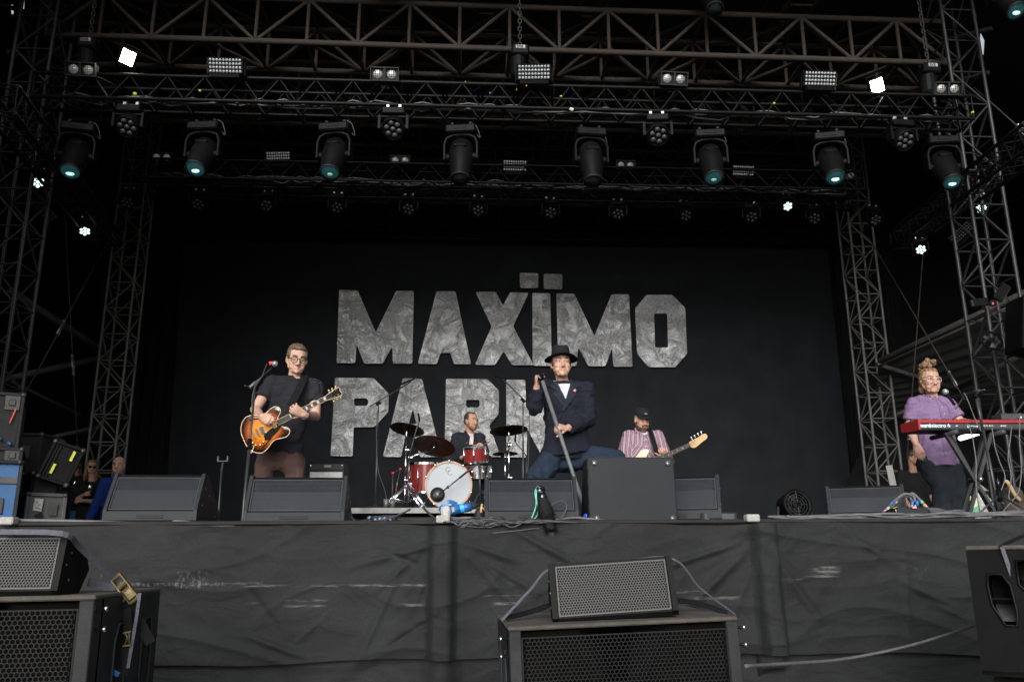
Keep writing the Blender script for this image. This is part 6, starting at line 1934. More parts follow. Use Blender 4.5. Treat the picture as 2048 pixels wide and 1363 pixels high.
def spl2(pts, n=6, closed=True):
    P = [Vector((p[0], 0, p[1])) for p in pts]
    N = len(P); out = []
    for i in range(N):
        a, b2, c, d = P[i-1], P[i], P[(i+1) % N], P[(i+2) % N]
        for k in range(n):
            t = k/n
            out.append(0.5*((2*b2)+(c-a)*t+(2*a-5*b2+4*c-d)*t*t+(3*b2-a-3*c+d)*t**3))
    return [(p.x, p.z) for p in out]
def guitar(label, mtx, outline, thick, body_m, bind, neck0, neck1, nutw, head_shape, head_m, fret_m, ntun, strings, extras):
    root = thing('guitar', label, 'guitar', (0, 0, 0), None, world=False); root.matrix_world = mtx
    P = spl2(outline, 5)
    n_ = len(P)
    vs, fs = [], []
    cx = sum(p[0] for p in P)/n_; cz = sum(p[1] for p in P)/n_
    ringsd = [(.86, -thick/2-.006), (.96, -thick/2-.001), (1, -thick/2+.006), (1, thick/2-.006), (.97, thick/2)]
    for sc2, y in ringsd:
        for x, z in P: vs.append((cx+(x-cx)*sc2 if sc2 != 1 else x, y, cz+(z-cz)*sc2 if sc2 != 1 else z))
    for i in range(len(ringsd)-1):
        for k in range(n_):
            k2 = (k+1) % n_; fs.append((i*n_+k, i*n_+k2, (i+1)*n_+k2, (i+1)*n_+k))
    fs.append(tuple(range(n_))); fs.append(tuple((len(ringsd)-1)*n_+k for k in range(n_-1, -1, -1)))
    b = MB(); b.add(vs, fs); bo = b.build('body', body_m, root)
    smooth_by_angle(bo, 50)
    if bind:
        b = MB(); b.tube([(x, -thick/2+.003, z) for x, z in P]+[(P[0][0], -thick/2+.003, P[0][1])], .0042, 6, False); b.build('binding', bind, bo, True)
    y0 = -thick/2-.016
    b = MB(); b.add([(neck0, y0+.022, -.028), (neck1, y0+.020, -nutw/2), (neck1, y0+.020, nutw/2), (neck0, y0+.022, .028), (neck0, y0, -.028), (neck1, y0, -nutw/2), (neck1, y0, nutw/2), (neck0, y0, .028)], [(0, 1, 2, 3), (4, 7, 6, 5), (0, 4, 5, 1), (3, 2, 6, 7), (0, 3, 7, 4), (1, 5, 6, 2)])
    nk = b.build('neck', M['maple'] if head_m is M['maple'] else M['rosewood'], root)
    b = MB(); b.add([(neck0-.03, y0-.004, -.028), (neck1, y0-.004, -nutw/2), (neck1, y0-.004, nutw/2), (neck0-.03, y0-.004, .028), (neck0-.03, y0+.002, -.028), (neck1, y0+.002, -nutw/2), (neck1, y0+.002, nutw/2), (neck0-.03, y0+.002, .028)], [(0, 1, 2, 3), (4, 7, 6, 5), (0, 4, 5, 1), (3, 2, 6, 7), (0, 3, 7, 4), (1, 5, 6, 2)])
    fb = b.build('fretboard', fret_m, nk)
    Ln = neck1-neck0+.03
    def wid(x): return .028+(nutw/2-.028)*((x-neck0+.03)/Ln)
    scale_l = (neck1-.0)/(1)
    fb_b = MB()
    for f_ in range(1, 22):
        x = neck1-(neck1+.0)*(1-2**(-f_/12))
        if x < neck0-.02: break
        w2 = wid(x); fb_b.box((x, y0-.0048, 0), (.0026, .002, 2*w2-.002))
    tag(fb_b.build('frets', M['chrome'], fb), kind='stuff')
    for f_ in extras.get('inlay', ()):
        xa = neck1-neck1*(1-2**(-(f_-1)/12)); xb = neck1-neck1*(1-2**(-f_/12)); x = (xa+xb)/2
        if x < neck0-.02: continue
        w2 = wid(x)*extras.get('inw', 1.3)
        b = MB(); b.box((x, y0-.0045, 0), ((xa-xb)*extras.get('inl', .62), .0014, w2)); b.build('inlay', M['pearl'], fb)
    if extras.get('fbbind'):
        for sg in (-1, 1):
            b = MB(); b.tube([(neck0-.03, y0-.004, sg*.028), (neck1, y0-.004, sg*nutw/2)], .0016, 5); b.build('edge_binding', M['cream'], fb)
    H = spl2(head_shape, 4) if extras.get('headspl', True) else head_shape
    b = MB(); b.prism([(x+neck1, z) for x, z in H], y0, y0+.014); hd_ = b.build('headstock', head_m, root)
    if extras.get('headbind'):
        b = MB(); HH = [(x+neck1, y0, z) for x, z in H]; b.tube(HH+[HH[0]], .003, 5, False); b.build('binding', M['cream'], hd_)
    for (x, z, sg) in ntun:
        b = MB(); b.lathe([(.006, 0), (.006, .012), (.004, .018)], 8, Matrix.Translation((neck1+x, y0, z)) @ Matrix.Rotation(R(90), 4, 'X'))
        ez = z+sg*extras.get('tunl', .035)
        b.tube([(neck1+x, y0+.010, z), (neck1+x, y0+.010, ez)], .003, 6); b.ell((neck1+x, y0+.010, ez), (.011, .005, .008))
        b.build('tuner', extras.get('tunm', M['gold']), hd_, True)
    sp_ = extras.get('spread', .026)
    for k in range(strings):
        z0 = (k/(strings-1)-.5)*sp_*2; z1 = (k/(strings-1)-.5)*nutw*.8
        b = MB(); b.tube([(extras.get('bridge', -.06), y0-.012, z0), (neck1, y0-.008, z1), (neck1+.06+.03*abs(k-(strings-1)/2)/strings, y0-.006, z1*1.3)], .0009 if strings > 4 else .0014, 4); b.build('string', M['steel'], root)
    return root, y0
# --- sunburst semi hollow guitar
o335 = [(-.245, 0), (-.238, .085), (-.195, .16), (-.12, .202), (-.04, .185), (.02, .152), (.075, .143), (.135, .158), (.195, .166), (.238, .142), (.246, .105), (.225, .078), (.190, .052), (.175, .0)]
o335 = o335+[(x, -z) for x, z in o335[-2:0:-1]]
gc = at(460+318/4.543, 660+903/4.543, 1.12)
gt = at(460+1040/4.543, 660+562/4.543, 1.0)
gx = (gt-gc).normalized()
gx = Vector((gx.x, -.28, gx.z)).normalized()
gn = Vector((.12, 1, .18)); gn = (gn-gx*gn.dot(gx)).normalized()       # back of the body
gz = gx.cross(gn).normalized()
if gz.z < 0: gz = -gz
GMX = basis(gc, gx, gn, gz) @ Matrix.Scale(.79, 4)
hs335 = [(-.005, -.022), (.03, -.030), (.10, -.040), (.155, -.043), (.165, -.03), (.158, 0), (.165, .03), (.155, .043), (.10, .040), (.03, .030), (-.005, .022)]
tn = [(.045+.04*i, sg*.026, sg) for i in range(3) for sg in (-1, 1)]
gr, gy = guitar('sunburst semi hollow electric guitar held by the man in glasses', GMX, o335, .046, M['burst'], M['cream'], .20, .755, .045, hs335, M['gloss_black'], M['rosewood'], tn, 6,
               dict(inlay=(1, 3, 5, 7, 9, 12, 15), fbbind=True, headbind=True, headspl=False, bridge=-.09))
yf = -.046/2-.006
b = MB(); b.prism(round_poly([(.19, .0), (.20, -.04), (.14, -.075), (.02, -.115), (-.03, -.105), (-.02, -.05), (.05, -.03)], .012), yf-.010, yf-.006); b.build('pickguard', M['gloss_black'], gr)
for x in (.13, -.01):
    b = MB(); b.box((x, yf-.008, 0), (.042, .018, .078), bev=.003); b.build('pickup', M['chrome'] if x < .1 else M['gold'], gr)
b = MB(); b.box((-.065, yf-.010, 0), (.018, .016, .09), bev=.003); b.build('bridge', M['gold'], gr)
b = MB(); b.box((-.115, yf-.010, 0), (.022, .016, .095), bev=.005); b.build('tailpiece', M['gold'], gr)
for x, z in ((-.10, -.125), (-.055, -.115), (-.145, -.105), (-.165, -.07)):
    b = MB(); b.lathe([(.013, 0), (.012, .014), (.008, .016)], 14, Matrix.Translation((x, yf+.002, z)) @ Matrix.Rotation(R(90), 4, 'X')); b.build('knob', M['gold'], gr, True)
for sg in (1, -1):
    b = MB(); b.prism(round_poly([(-.10, sg*.150), (-.05, sg*.140), (.0, sg*.118), (.045, sg*.108), (.042, sg*.117), (.0, sg*.130), (-.045, sg*.152), (-.095, sg*.162)], .006), yf-.004, yf+.0); b.build('sound_hole', M['cloth_in'], gr)
b = MB(); b.lathe([(.005, 0), (.008, .01), (.006, .014)], 8, Matrix.Translation((-.246, 0, 0)) @ Matrix.Rotation(R(-90), 4, 'Y')); b.build('strap_pin', M['chrome'], gr)
b = MB(); b.tube(spline([(-.16, yf-.01, -.10), (-.20, yf-.04, -.16), (-.24, .0, -.13), (-.26, .03, -.06), (-.27, .05, .1)], 6), .0035, 6); b.build('lead', M['cream'], gr)
# strap over his left shoulder
iv = GMX.inverted()
def gp_(zx, zy, Y): return at(460+zx/4.543, 660+zy/4.543, Y)
b = MB(); ribbon(b, [gp_(545, 690, 1.28), gp_(590, 610, 1.31), gp_(640, 510, 1.335), gp_(668, 445, 1.40), gp_(672, 415, 1.49), gp_(655, 420, 1.62)], .062, .004, (.1, -1, .25))
o = b.build('strap', M['strap_dark'], None); o.parent = gr; o.matrix_parent_inverse = iv

# --- cream bass
ob = [(-.20, .02), (-.19, .11), (-.13, .165), (-.05, .160), (.02, .125), (.08, .130), (.15, .165), (.215, .150), (.225, .115), (.17, .075), (.13, .045), (.125, -.03), (.15, -.075), (.165, -.12), (.13, -.155), (.06, -.135), (-.01, -.12), (-.08, -.155), (-.15, -.15), (-.19, -.09)]
bc = at(1180+640/5.242, 800+630/5.242, 3.42)
bt = at(1180+1185/5.242, 800+380/5.242, 3.25)
bx_ = (bt-bc).normalized(); bx_ = Vector((bx_.x, -.35, bx_.z)).normalized()
bn = Vector((.15, 1, .1)); bn = (bn-bx_*bn.dot(bx_)).normalized(); bz_ = bx_.cross(bn).normalized()
if bz_.z < 0: bz_ = -bz_
bc2 = bc-bx_*.20-bz_*.02
BMX = basis(bc2, bx_, bn, bz_)
hsb = [(-.005, -.021), (.02, -.045), (.05, -.05), (.12, -.03), (.18, -.018), (.205, .0), (.205, .03), (.175, .045), (.12, .035), (.04, .032), (-.005, .021)]
br, by_ = guitar('cream electric bass with dark fretboard held by the man in the striped shirt', BMX, ob, .042, M['bass_cream'], None, .14, .66, .042, hsb, M['maple'], M['rosewood'], [(.045+.04*i, .024+.003*i, 1) for i in range(4)], 4,
               dict(inlay=(3, 5, 7, 9, 12), inw=.35, inl=.2, bridge=-.1, tunm=M['chrome'], spread=.028, tunl=.04))
b = MB(); b.prism(round_poly([(.16, .09), (.13, -.04), (.02, -.10), (-.05, -.06), (-.02, .05), (.08, .09)], .02), by_+.008, by_+.012); b.build('pickguard', M['white'], br)
ivb = BMX.inverted()
b = MB(); ribbon(b, [B_(705, 570, 3.50), B_(680, 480, 3.53), B_(650, 380, 3.57), B_(632, 315, 3.66), B_(625, 305, 3.80)], .055, .004, (.1, -1, .25)); o = b.build('strap', M['strap_dark'], None); o.parent = br; o.matrix_parent_inverse = ivb

# --- red keyboard on its stand
ky0, ky1 = .82, 1.10
kt = at(1839, 838, ky0); kb_ = at(1839, 866, ky0)
kx0, kz1, kz0 = kt.x, kt.z, kt.z-.084
kx1 = kx0+1.30
kroot = thing('keyboard', 'red stage keyboard with dark rear panel resting on a black stand', 'keyboard', (kx0+.5, .95, kz0))
b = MB(); b.box(((kx0+kx1)/2, (ky0+ky1)/2+.004, kz1-.014), (kx1-kx0, ky1-ky0-.008, .028), bev=.004); b.build('top_lid', M['nord_red'], kroot)
b = MB(); b.box(((kx0+kx1)/2, (ky0+ky1)/2+.01, kz1-.049), (kx1-kx0-.02, ky1-ky0-.028, .040)); b.build('case', M['panel_dk'], kroot)
b = MB(); b.box(((kx0+kx1)/2, (ky0+ky1)/2+.006, kz1-.0765), (kx1-kx0-.02, ky1-ky0-.02, .014)); b.build('bottom_plate', M['black'], kroot)
b = MB(); T = Matrix(((0, 1, 0, 0), (1, 0, 0, 0), (0, 0, 1, 0), (0, 0, 0, 1)))
b.prism([(ky0-.003, kz1+.002), (ky1+.002, kz1+.002), (ky1+.002, kz1-.070), (ky0+.12, kz1-.085), (ky0-.003, kz1-.085)], kx0-.016, kx0, T); b.build('end_cheek', M['nord_red'], kroot)
def ktext(s, u, size, w_extra=.0004, dz=-.0605):
    p = at(u, 850, ky0)
    text_mesh(s, size, .0006, 'lettering', M['print'], kroot, Matrix.Translation((p.x, ky0+.0215, kz1+dz)) @ Matrix.Rotation(R(90), 4, 'X'), w_extra)
ktext('nord', 1844, .043, .0016); ktext('electro 6', 1865, .043, .0006); ktext('D', 1898.5, .030, 0.0)
for u, w_, h_ in ((1916, .014, .004), (1917, .016, .003), (1940, .02, .022), (1948, .028, .006), (1953, .028, .006), (1957, .012, .012)):
    p = at(u, 850, ky0); b = MB(); b.box((p.x, ky0+.021, kz1-.049+random.uniform(-.006, .006)), (w_, .002, h_)); b.build('panel_print', M['print'], kroot)
for u in (1972, 1977, 1983, 1988, 2006, 2010, 2014):
    p = at(u, 850, ky0); b = MB(); b.lathe([(.008, 0), (.008, .006), (.005, .007)], 10, Matrix.Translation((p.x, ky0+.024, kz1-.050)) @ Matrix.Rotation(R(90), 4, 'X')); b.build('socket', M['steel'], kroot)
for i in range(36):          # white keys behind the rear panel
    b = None
wkm = MB(); wkm.box((0, 0, 0), (.0215, .14, .014), bev=.002); wk = mesh_only(wkm, 'key', M['white'])
pieces('key', wk, [Matrix.Translation((kx0+.03+i*.0235, ky1-.07, kz1+.0075)) for i in range(52)], kroot)
bkm = MB(); bkm.box((0, 0, 0), (.011, .085, .012), bev=.002); bk = mesh_only(bkm, 'black_key', M['gloss_black'])
pieces('black_key', bk, [Matrix.Translation((kx0+.0415+i*.0235, ky1-.10, kz1+.020)) for i in range(51) if i % 7 not in (2, 6)], kroot)
# stand: two crossed pairs of square tube
def sq(b, a, c, w_):
    a, c = Vector(a), Vector(c); d = (c-a); L_ = d.length; d.normalize()
    s = d.cross(Vector((0, 1, 0))).normalized(); q = d.cross(s)
    b.box((a+c)/2, (w_, w_*1.1, L_), rot=Matrix((s, q, d)).transposed(), bev=.004)
xr = thing('keyboard_stand', 'black crossed stand of square tubes under the red keyboard', 'stand', at(1960, 1035, .95))
def kk(zx, zy, Y): return at(1780+zx/4.13, 710+zy/4.13, Y)
floorz = ZD
def to_floor(a, c, z):
    t = (z-a.z)/(c.z-a.z); return a+(c-a)*t
for Y, (p, q), (r_, s_) in ((.90, ((455, 650), (885, 1330)), ((835, 650), (650, 1330))), (1.06, ((490, 650), (860, 1330)), ((775, 660), (600, 1310)))):
    for a, c in ((p, q), (r_, s_)):
        A, Cc = kk(a[0], a[1], Y), kk(c[0], c[1], Y)
        A.z = kz0-.012
        b = MB(); sq(b, A, to_floor(A, Cc, .012 if Y < 1.0 else ZD+.01), .030); b.build('leg', M['stand'], xr)
for Y in (.90, 1.06):
    b = MB(); A = kk(470, 648, Y); Cc = kk(830, 648, Y)
for px_ in (455, 835):
    A = kk(px_, 650, .95); b = MB(); b.tube([(A.x, .78, kz0-.022), (A.x, 1.16, kz0-.022)], .020, 12); b.build('rest', M['rubber'], xr, True)
p = kk(740, 1022, .88); b = MB(); b.lathe([(.02, -.02), (.02, .14)], 12, Matrix.Translation(p) @ Matrix.Rotation(R(-90), 4, 'X')); b.build('pivot', M['stand'], xr)
b = MB(); b.ell(p+Vector((0, -.02, 0)), (.011, .006, .011)); b.build('pivot_bolt', M['chrome'], xr, True)
# effects box on the keyboard's right end
pm = at(2018, 838, .92)
root = thing('effects_box', 'small black effects box standing on the right end of the red keyboard', 'box', (pm.x, .92, kz1))
b = MB(); b.box((pm.x+.02, .93, kz1+.030), (.24, .14, .058), bev=.006); b.build('housing', M['panel_dk'], root)
for k in range(4):
    b = MB(); b.lathe([(.01, 0), (.008, .015)], 10, Matrix.Translation((pm.x-.06+k*.05, .93, kz1+.058))); b.build('knob', M['black'], root)
b = MB(); b.lathe([(.007, 0), (.009, .03)], 10, Matrix.Translation((pm.x+.04, .855, kz1+.02)) @ Matrix.Rotation(R(90), 4, 'X')); b.build('plug', M['chrome'], root)

# --- microphones on stands
def mic_dynamic(b_root, tip, tail, r=.025, grill='mic_grill', nm='microphone'):
    """ball mesh head and tapered handle from tip towards tail"""
    tip, tail = Vector(tip), Vector(tail); d = (tail-tip).normalized(); L_ = (tail-tip).length
    X = look(tip+d*r, -d)
    b = MB(); b.lathe([(.012, L_-r), (.012, L_-r-.02), (.0125, L_*.5), (.017, .03), (.0185, .022)], 14, X); h = b.build(nm, M['black_plastic'], b_root, True)
    b = MB(); b.ell((0, 0, 0), (r, r, r), X); b.build('mesh_head', M[grill], h, True)
    b = MB(); b.lathe([(r*1.0, -.003), (r*1.04, .0), (r*1.0, .006), (r*.8, .016)], 16, X); b.build('ring', M['steel'], h, True)
    return h
def stand(label, segs, base_c, base='round', floor=ZD, parts=(), rt=.009, m_='stand', legs=3, rot0=0.3):
    root = thing('microphone_stand', label, 'microphone stand', base_c, 'microphone stands')
    for a, c, r_ in segs:
        b = MB(); b.tube([a, c], r_, 10); b.build('tube', M[m_], root, True)
    bc_ = Vector(base_c)
    if base == 'round':
        b = MB(); b.lathe([(.125, 0), (.125, .012), (.10, .022), (.03, .032), (.018, .06)], 28, Matrix.Translation((bc_.x, bc_.y, floor))); b.build('base', M[m_], root, True)
    else:
        hub = Vector((bc_.x, bc_.y, floor+.20))
        for k in range(3):
            a = rot0+k*2.094
            b = MB(); b.tube([hub, (bc_.x+.28*math.cos(a), bc_.y+.28*math.sin(a), floor+.012)], .008, 8); b.build('leg', M[m_], root, True)
        b = MB(); b.lathe([(.018, .15), (.018, .24)], 10, Matrix.Translation((bc_.x, bc_.y, floor))); b.build('hub', M['black_plastic'], root, True)
    return root
def clutch(root, p, d, r=.016, l=.05):
    d = Vector(d).normalized(); b = MB(); b.tube([Vector(p)-d*l/2, Vector(p)+d*l/2], r, 10); b.build('clutch', M['black_plastic'], root, True)
# guitarist's
Y0 = 1.02
A = gp_(228, 520, Y0); Bp = gp_(150, 1330, .78)
Bq = Bp+(Bp-A)*((Bp.z-ZD-.0)/(A.z-Bp.z)); 
r = stand('tall black microphone stand with boom in front of the sunburst guitar', [(A, A.lerp(Bq, .52), .0085), (A.lerp(Bq, .36), Bq, .0125)], (Bq.x, Bq.y, ZD))
clutch(r, A.lerp(Bq, .37), Bq-A, .0165, .09)
bt0, bt1 = gp_(180, 522, Y0), gp_(375, 345, Y0+.10)
b = MB(); b.tube([bt0, bt1], .0075, 8); b.build('boom', M['stand'], r, True)
b = MB(); b.tube([bt0, bt0.lerp(bt1, .28)], .0155, 10); b.build('boom_grip', M['graytape'], r, True)
clutch(r, A, (1, 0, .3), .019, .05)
b = MB(); b.ell(gp_(138, 505, Y0), (.008, .008, .008)); b.tube([gp_(138, 505, Y0), A], .003, 5); b.build('wing_screw', M['stand'], r, True)
h = mic_dynamic(r, gp_(436, 306, Y0+.12), gp_(335, 303, Y0+.10), .0265)
b = MB(); b.tube([gp_(355, 303, Y0+.1), gp_(400, 300, Y0+.115)], .0175, 10); b.build('red_ring', M['red'], h, True)
b = MB(); b.tube(spline([gp_(337, 303, Y0+.10), gp_(318, 350, Y0+.06), gp_(285, 430, Y0+.02), gp_(225, 520, Y0-.02), gp_(200, 640, Y0-.03), gp_(205, 760, Y0-.03)], 6), .004, 6); b.build('lead', M['rubber'], r, True)
# singer's
A = S_(470, 350, Ys-.23); Bp = S_(765, 1245, 1.0)
d_ = (Bp-A); Bq = A+d_*((A.z-ZD)/(-d_.z))
r = stand('grey taped straight microphone stand tilted in the singer\'s hands', [(A, Bq, .0165)], (Bq.x, Bq.y, ZD), 'round', ZD, m_='graytape')
d1 = (Bq-A).normalized()
clutch(r, A-d1*.01, d1, .019, .06)
mic_dynamic(r, S_(480, 310, Ys-.25), S_(455, 338, Ys-.24)+Vector((-.03, .06, -.02)), .026, 'black_plastic')
# keyboard player's
A = kk(716, 335, .72); Bm = kk(770, 620, .72); Bp = kk(905, 1310, .60)
r = stand('black boom microphone stand in front of the keyboard, mic towards the woman', [(A, Bm, .008), (kk(712, 360, .72), kk(775, 640, .72), .0105), (Bm, Bp, .012)], (Bp.x+.02, Bp.y, .0), 'tripod', 0.0, rot0=1.2)
clutch(r, A, (1, .0, .15), .017, .05)
b = MB(); b.tube([kk(510, 340, 1.0), kk(785, 284, .62)], .0075, 8); b.build('boom', M['stand'], r, True)
b = MB(); b.tube([kk(660, 305, .76), kk(745, 292, .66)], .012, 8); b.build('boom_grip', M['stand'], r, True)
mic_dynamic(r, kk(440, 280, 1.03), kk(535, 410, 1.0), .0275)
b = MB(); b.tube(spline([kk(535, 412, 1.0), kk(545, 440, .95), kk(600, 350, .85), kk(612, 312, .76), kk(650, 390, .74), kk(700, 520, .76), kk(752, 625, .7)], 6), .004, 6); b.build('lead', M['graytape'], r, True)
for pts, lab in (((( 640, 560), (675, 650), (695, 760), (712, 900), (712, 1100), (745, 1300)), 'thin grey lead hanging from the keyboard in front of the stand'), (((842, 600), (868, 760), (905, 880), (950, 1010), (905, 1160), (940, 1230)), 'thin grey lead hanging from the keyboard right of its mic stand'), (((1072, 480), (1070, 700), (1085, 950), (1060, 1130), (1010, 1200), (930, 1290)), 'thin black lead looping from the effects box to the floor'), (((1004, 590), (990, 720), (975, 850), (1000, 1000), (985, 1200), (1080, 1290)), 'thin grey lead hanging at the right end of the keyboard')):
    loose('lead', [kk(x, y, .74) for x, y in pts], .0045, M['graytape'], lab, 'cable')
# overheads and drum mics
def fz(u, v, Y, z):
    p = at(u, v, Y); return Vector((p.x, Y, z))
Yo = 3.9
A = D_(180, 130, Yo); Bo = D_(150, 1070, Yo); RZ_ = RISER
r = stand('tall black boom stand left of the drums holding an overhead microphone', [(A, Bo.lerp(A, .6), .0075), (Bo.lerp(A, .62), Vector((Bo.x, Yo, RZ_)), .011)], (Bo.x, Yo, RZ_), 'round', RZ_)
b = MB(); b.tube([D_(95, 158, Yo-.05), at(822, 763, Yo+.15)], .0075, 8); b.build('boom', M['stand'], r, True); clutch(r, A, (1, 0, .6), .018, .06)
b = MB(); b.tube([at(802, 768, Yo+.15), at(829, 757, Yo+.16)], .012, 10); b.build('microphone', M['black_plastic'], r, True)
b = MB(); b.tube(spline([D_(165, 200, Yo-.03), D_(160, 500, Yo-.03), D_(178, 780, Yo-.05), D_(235, 950, Yo-.08), D_(262, 1070, Yo-.1)], 6), .004, 6); b.build('lead', M['rubber'], r, True)
A = at(1046, 800, Yo); Bo = at(1046, 950, Yo)
r = stand('tall black boom stand right of the drums holding an overhead microphone', [(A, A.lerp(Bo, .6), .0075), (A.lerp(Bo, .55), Vector((Bo.x, Yo, RZ_)), .011)], (Bo.x, Yo, RZ_), 'tripod', RZ_)
b = MB(); b.tube([at(1061, 812, Yo-.03), at(1005, 757, Yo+.12)], .0075, 8); b.build('boom', M['stand'], r, True); clutch(r, A, (1, 0, -.9), .018, .06)
b = MB(); b.tube([at(990, 752, Yo+.12), at(1018, 757, Yo+.13)], .010, 10); b.build('microphone', M['black_plastic'], r, True)
b = MB(); b.tube(spline([at(1060, 815, Yo-.05), at(1058, 860, Yo-.05), at(1057, 910, Yo-.05), at(1055, 950, Yo-.05)], 6), .004, 6); b.build('lead', M['rubber'], r, True)
# boom with clip at the left
Yq = 2.6
A = at(443, 940, Yq); Bo = at(440, 1000, Yq)
r = stand('short thin stand with a bare clip, right of the leftmost monitor', [(A, Vector((Bo.x, Yq, ZD)), .009)], (Bo.x, Yq, ZD), 'tripod', ZD)
b = MB(); b.box(at(446, 922, Yq), (.11, .05, .012), bev=.004); b.box(at(437, 917, Yq), (.012, .05, .05), bev=.003); b.box(at(456, 917, Yq), (.012, .05, .05), bev=.003); b.tube([A, at(446, 924, Yq)], .012, 8); b.build('clip', M['stand'], r)

# --- drum kit on its riser
Yr = 3.55
rx0, rx1 = at(672, 1020, Yr).x, at(1090, 1020, Yr).x
root = thing('drum_riser', 'black drum platform with scuffed silver front rail', 'platform', ((rx0+rx1)/2, 4.6, ZD))
b = MB(); b.box(((rx0+rx1)/2, Yr+1.06, RISER-.015), (rx1-rx0, 2.1, .03)); b.build('board', M['deck'], root)
b = MB(); b.box(((rx0+rx1)/2, Yr-.012, RISER-.03), (rx1-rx0, .02, .058)); b.build('rail', mat('scuffed silver rail', (.15, .15, .148), .5, .2, .3, 9, wear=.8, wcol=(.03, .03, .03), ws=14), root)
for x in (rx0+.1, (rx0+rx1)/2, rx1-.1):
    for y in (Yr+.08, Yr+1.9):
        b = MB(); b.lathe([(.028, ZD), (.028, RISER-.03)], 12, Matrix.Translation((x, y, 0))); b.build('leg', M['steel'], root, True)
Yd0 = 3.95
kc = D_(863, 945, Yd0)
KR = .263
kc.z = RISER+KR+.015
root = thing('bass_drum', 'red bass drum with white front head and wood hoop', 'drum', kc, 'red drum kit')
XK = Matrix.Translation(kc) @ Matrix.Rotation(R(90), 4, 'X')
b = MB(); b.lathe([(KR-.014, -.38), (KR-.014, -.02)], 40, XK, False); b.build('shell', M['red_wood'], root, True)
for z0_ in (-.40, -.028):
    b = MB(); b.lathe([(KR-.012, z0_), (KR+.006, z0_), (KR+.006, z0_+.042), (KR-.012, z0_+.042)], 48, XK, False); b.build('hoop', M['hoop_wood'], root, False)
b = MB(); b.lathe([(KR-.010, .0), (KR*.5, .003), (.001, .004)], 48, XK, False); hd_ = b.build('front_head', M['drumhead'], root, True)
pp = D_(755, 1015, Yd0); pp.y = kc.y-.0055
XP = Matrix.Translation(pp) @ Matrix.Rotation(R(90), 4, 'X')
b = MB(); b.lathe([(.058, 0), (.084, 0), (.084, .006), (.058, .006)], 32, XP, False); b.build('port_ring', M['black_plastic'], hd_, False)
b = MB(); b.lathe([(.058, .001), (.001, .001)], 32, XP, False); b.build('port_hole', mat('dark drum inside', (.022, .018, .016), .8, 0, .5, 60), hd_, False)
# CC monogram
def cshape(c, r_, m_par):
    b = MB(); n_ = 22; outr, inr = [], []
    for k in range(n_+1):
        a = R(48)+R(264)*k/n_
        w_ = .0012+.0048*math.sin(math.pi*k/n_)**1.3
        outr.append((c[0]+(r_+w_)*math.cos(a)*.92, c[1]+(r_+w_)*math.sin(a))); inr.append((c[0]+(r_-w_)*math.cos(a)*.92, c[1]+(r_-w_)*math.sin(a)))
    b.prism(outr+inr[::-1], kc.y-.0085, kc.y-.0060)
    for sg in (1, -1):
        x, z = c[0]+r_*.92*math.cos(R(48)), c[1]+sg*r_*math.sin(R(48)); b.box((x+.001, kc.y-.0072, z-sg*.003), (.0035, .002, .014))
    b.build('monogram_letter', M['gloss_black'], hd_)
c1, c2 = D_(858, 768, Yd0), D_(877, 800, Yd0)
cshape((c1.x, c1.z), .027, hd_); cshape((c2.x, c2.z), .027, hd_)
for k in range(10):
    a = k*.628+.3
    b = MB()
    p = Vector((kc.x+(KR+.008)*math.cos(a), kc.y-.018, kc.z+(KR+.008)*math.sin(a)))
    b.box(p, (.02, .05, .02), rot=Matrix.Rotation(-a, 3, 'Y'), bev=.004); b.tube([p+Vector((0, .02, 0)), p+Vector((-.01*math.cos(a), .17, -.01*math.sin(a)))], .004, 6); b.build('claw', M['chrome'], root, True)
for sx in (-1, 1):
    b = MB(); b.tube([(kc.x+sx*KR*.8, kc.y+.08, kc.z-.12), (kc.x+sx*(KR+.06), kc.y-.02, RISER+.01)], .007, 8); b.build('spur', M['chrome'], root, True)
def drum(label, c, r_, h_, tilt, lugs, wood_in=False, legs=None, shell='red_wood', roll=0):
    root = thing('drum', label, 'drum', c, 'red drum kit')
    X = Matrix.Translation(c) @ Matrix.Rotation(R(tilt), 4, 'X') @ Matrix.Rotation(R(roll), 4, 'Y')
    b = MB(); b.lathe([(r_, -h_/2), (r_, h_/2)], 36, X, False); b.build('shell', M[shell], root, True)
    for z in (-h_/2, h_/2):
        b = MB(); b.lathe([(r_-.004, z-.012), (r_+.008, z-.012), (r_+.008, z+.012), (r_-.004, z+.012)], 36, X, False); b.build('hoop', M['chrome'], root)
    b = MB(); b.lathe([(r_-.003, h_/2+.006), (.001, h_/2+.007)], 30, X, False); b.build('head', M['drumhead'], root)
    b = MB(); b.lathe([(r_-.003, -h_/2-.006), (.001, -h_/2-.007)], 30, X, False); b.build('bottom_head', M['hoop_wood'] if wood_in else M['drumhead'], root)
    for k in range(lugs):
        a = 2*math.pi*k/lugs+.35
        x, y = (r_+.008)*math.cos(a), (r_+.008)*math.sin(a)
        b = MB(); b.tube([(x, y, -h_/2-.01), (x, y, h_/2+.015)], .004, 6, X=X); b.box((x, y, 0), (.018, .018, .045), X, bev=.004); b.build('lug', M['chrome'], root, True)
    for a in legs or ():
        x, y = (r_+.018)*math.cos(a), (r_+.018)*math.sin(a)
        q = X @ Vector((x, y, -h_*.1)); b = MB(); b.tube([q, Vector((q.x, q.y, RISER+.005))], .006, 8); b.build('leg', M['chrome'], root, True)
    return root
ft = D_(640, 855, Yd0+.50)
drum('red floor tom left of the bass drum', Vector((ft.x, ft.y, ft.z)), .195, .34, 3, 8, legs=(3.5, 5.2, .8))
tt = D_(1127, 628, Yd0+.15)
drum('small red rack tom above the bass drum with bare wood underneath', tt, .140, .165, 9, 6, True, roll=-3)
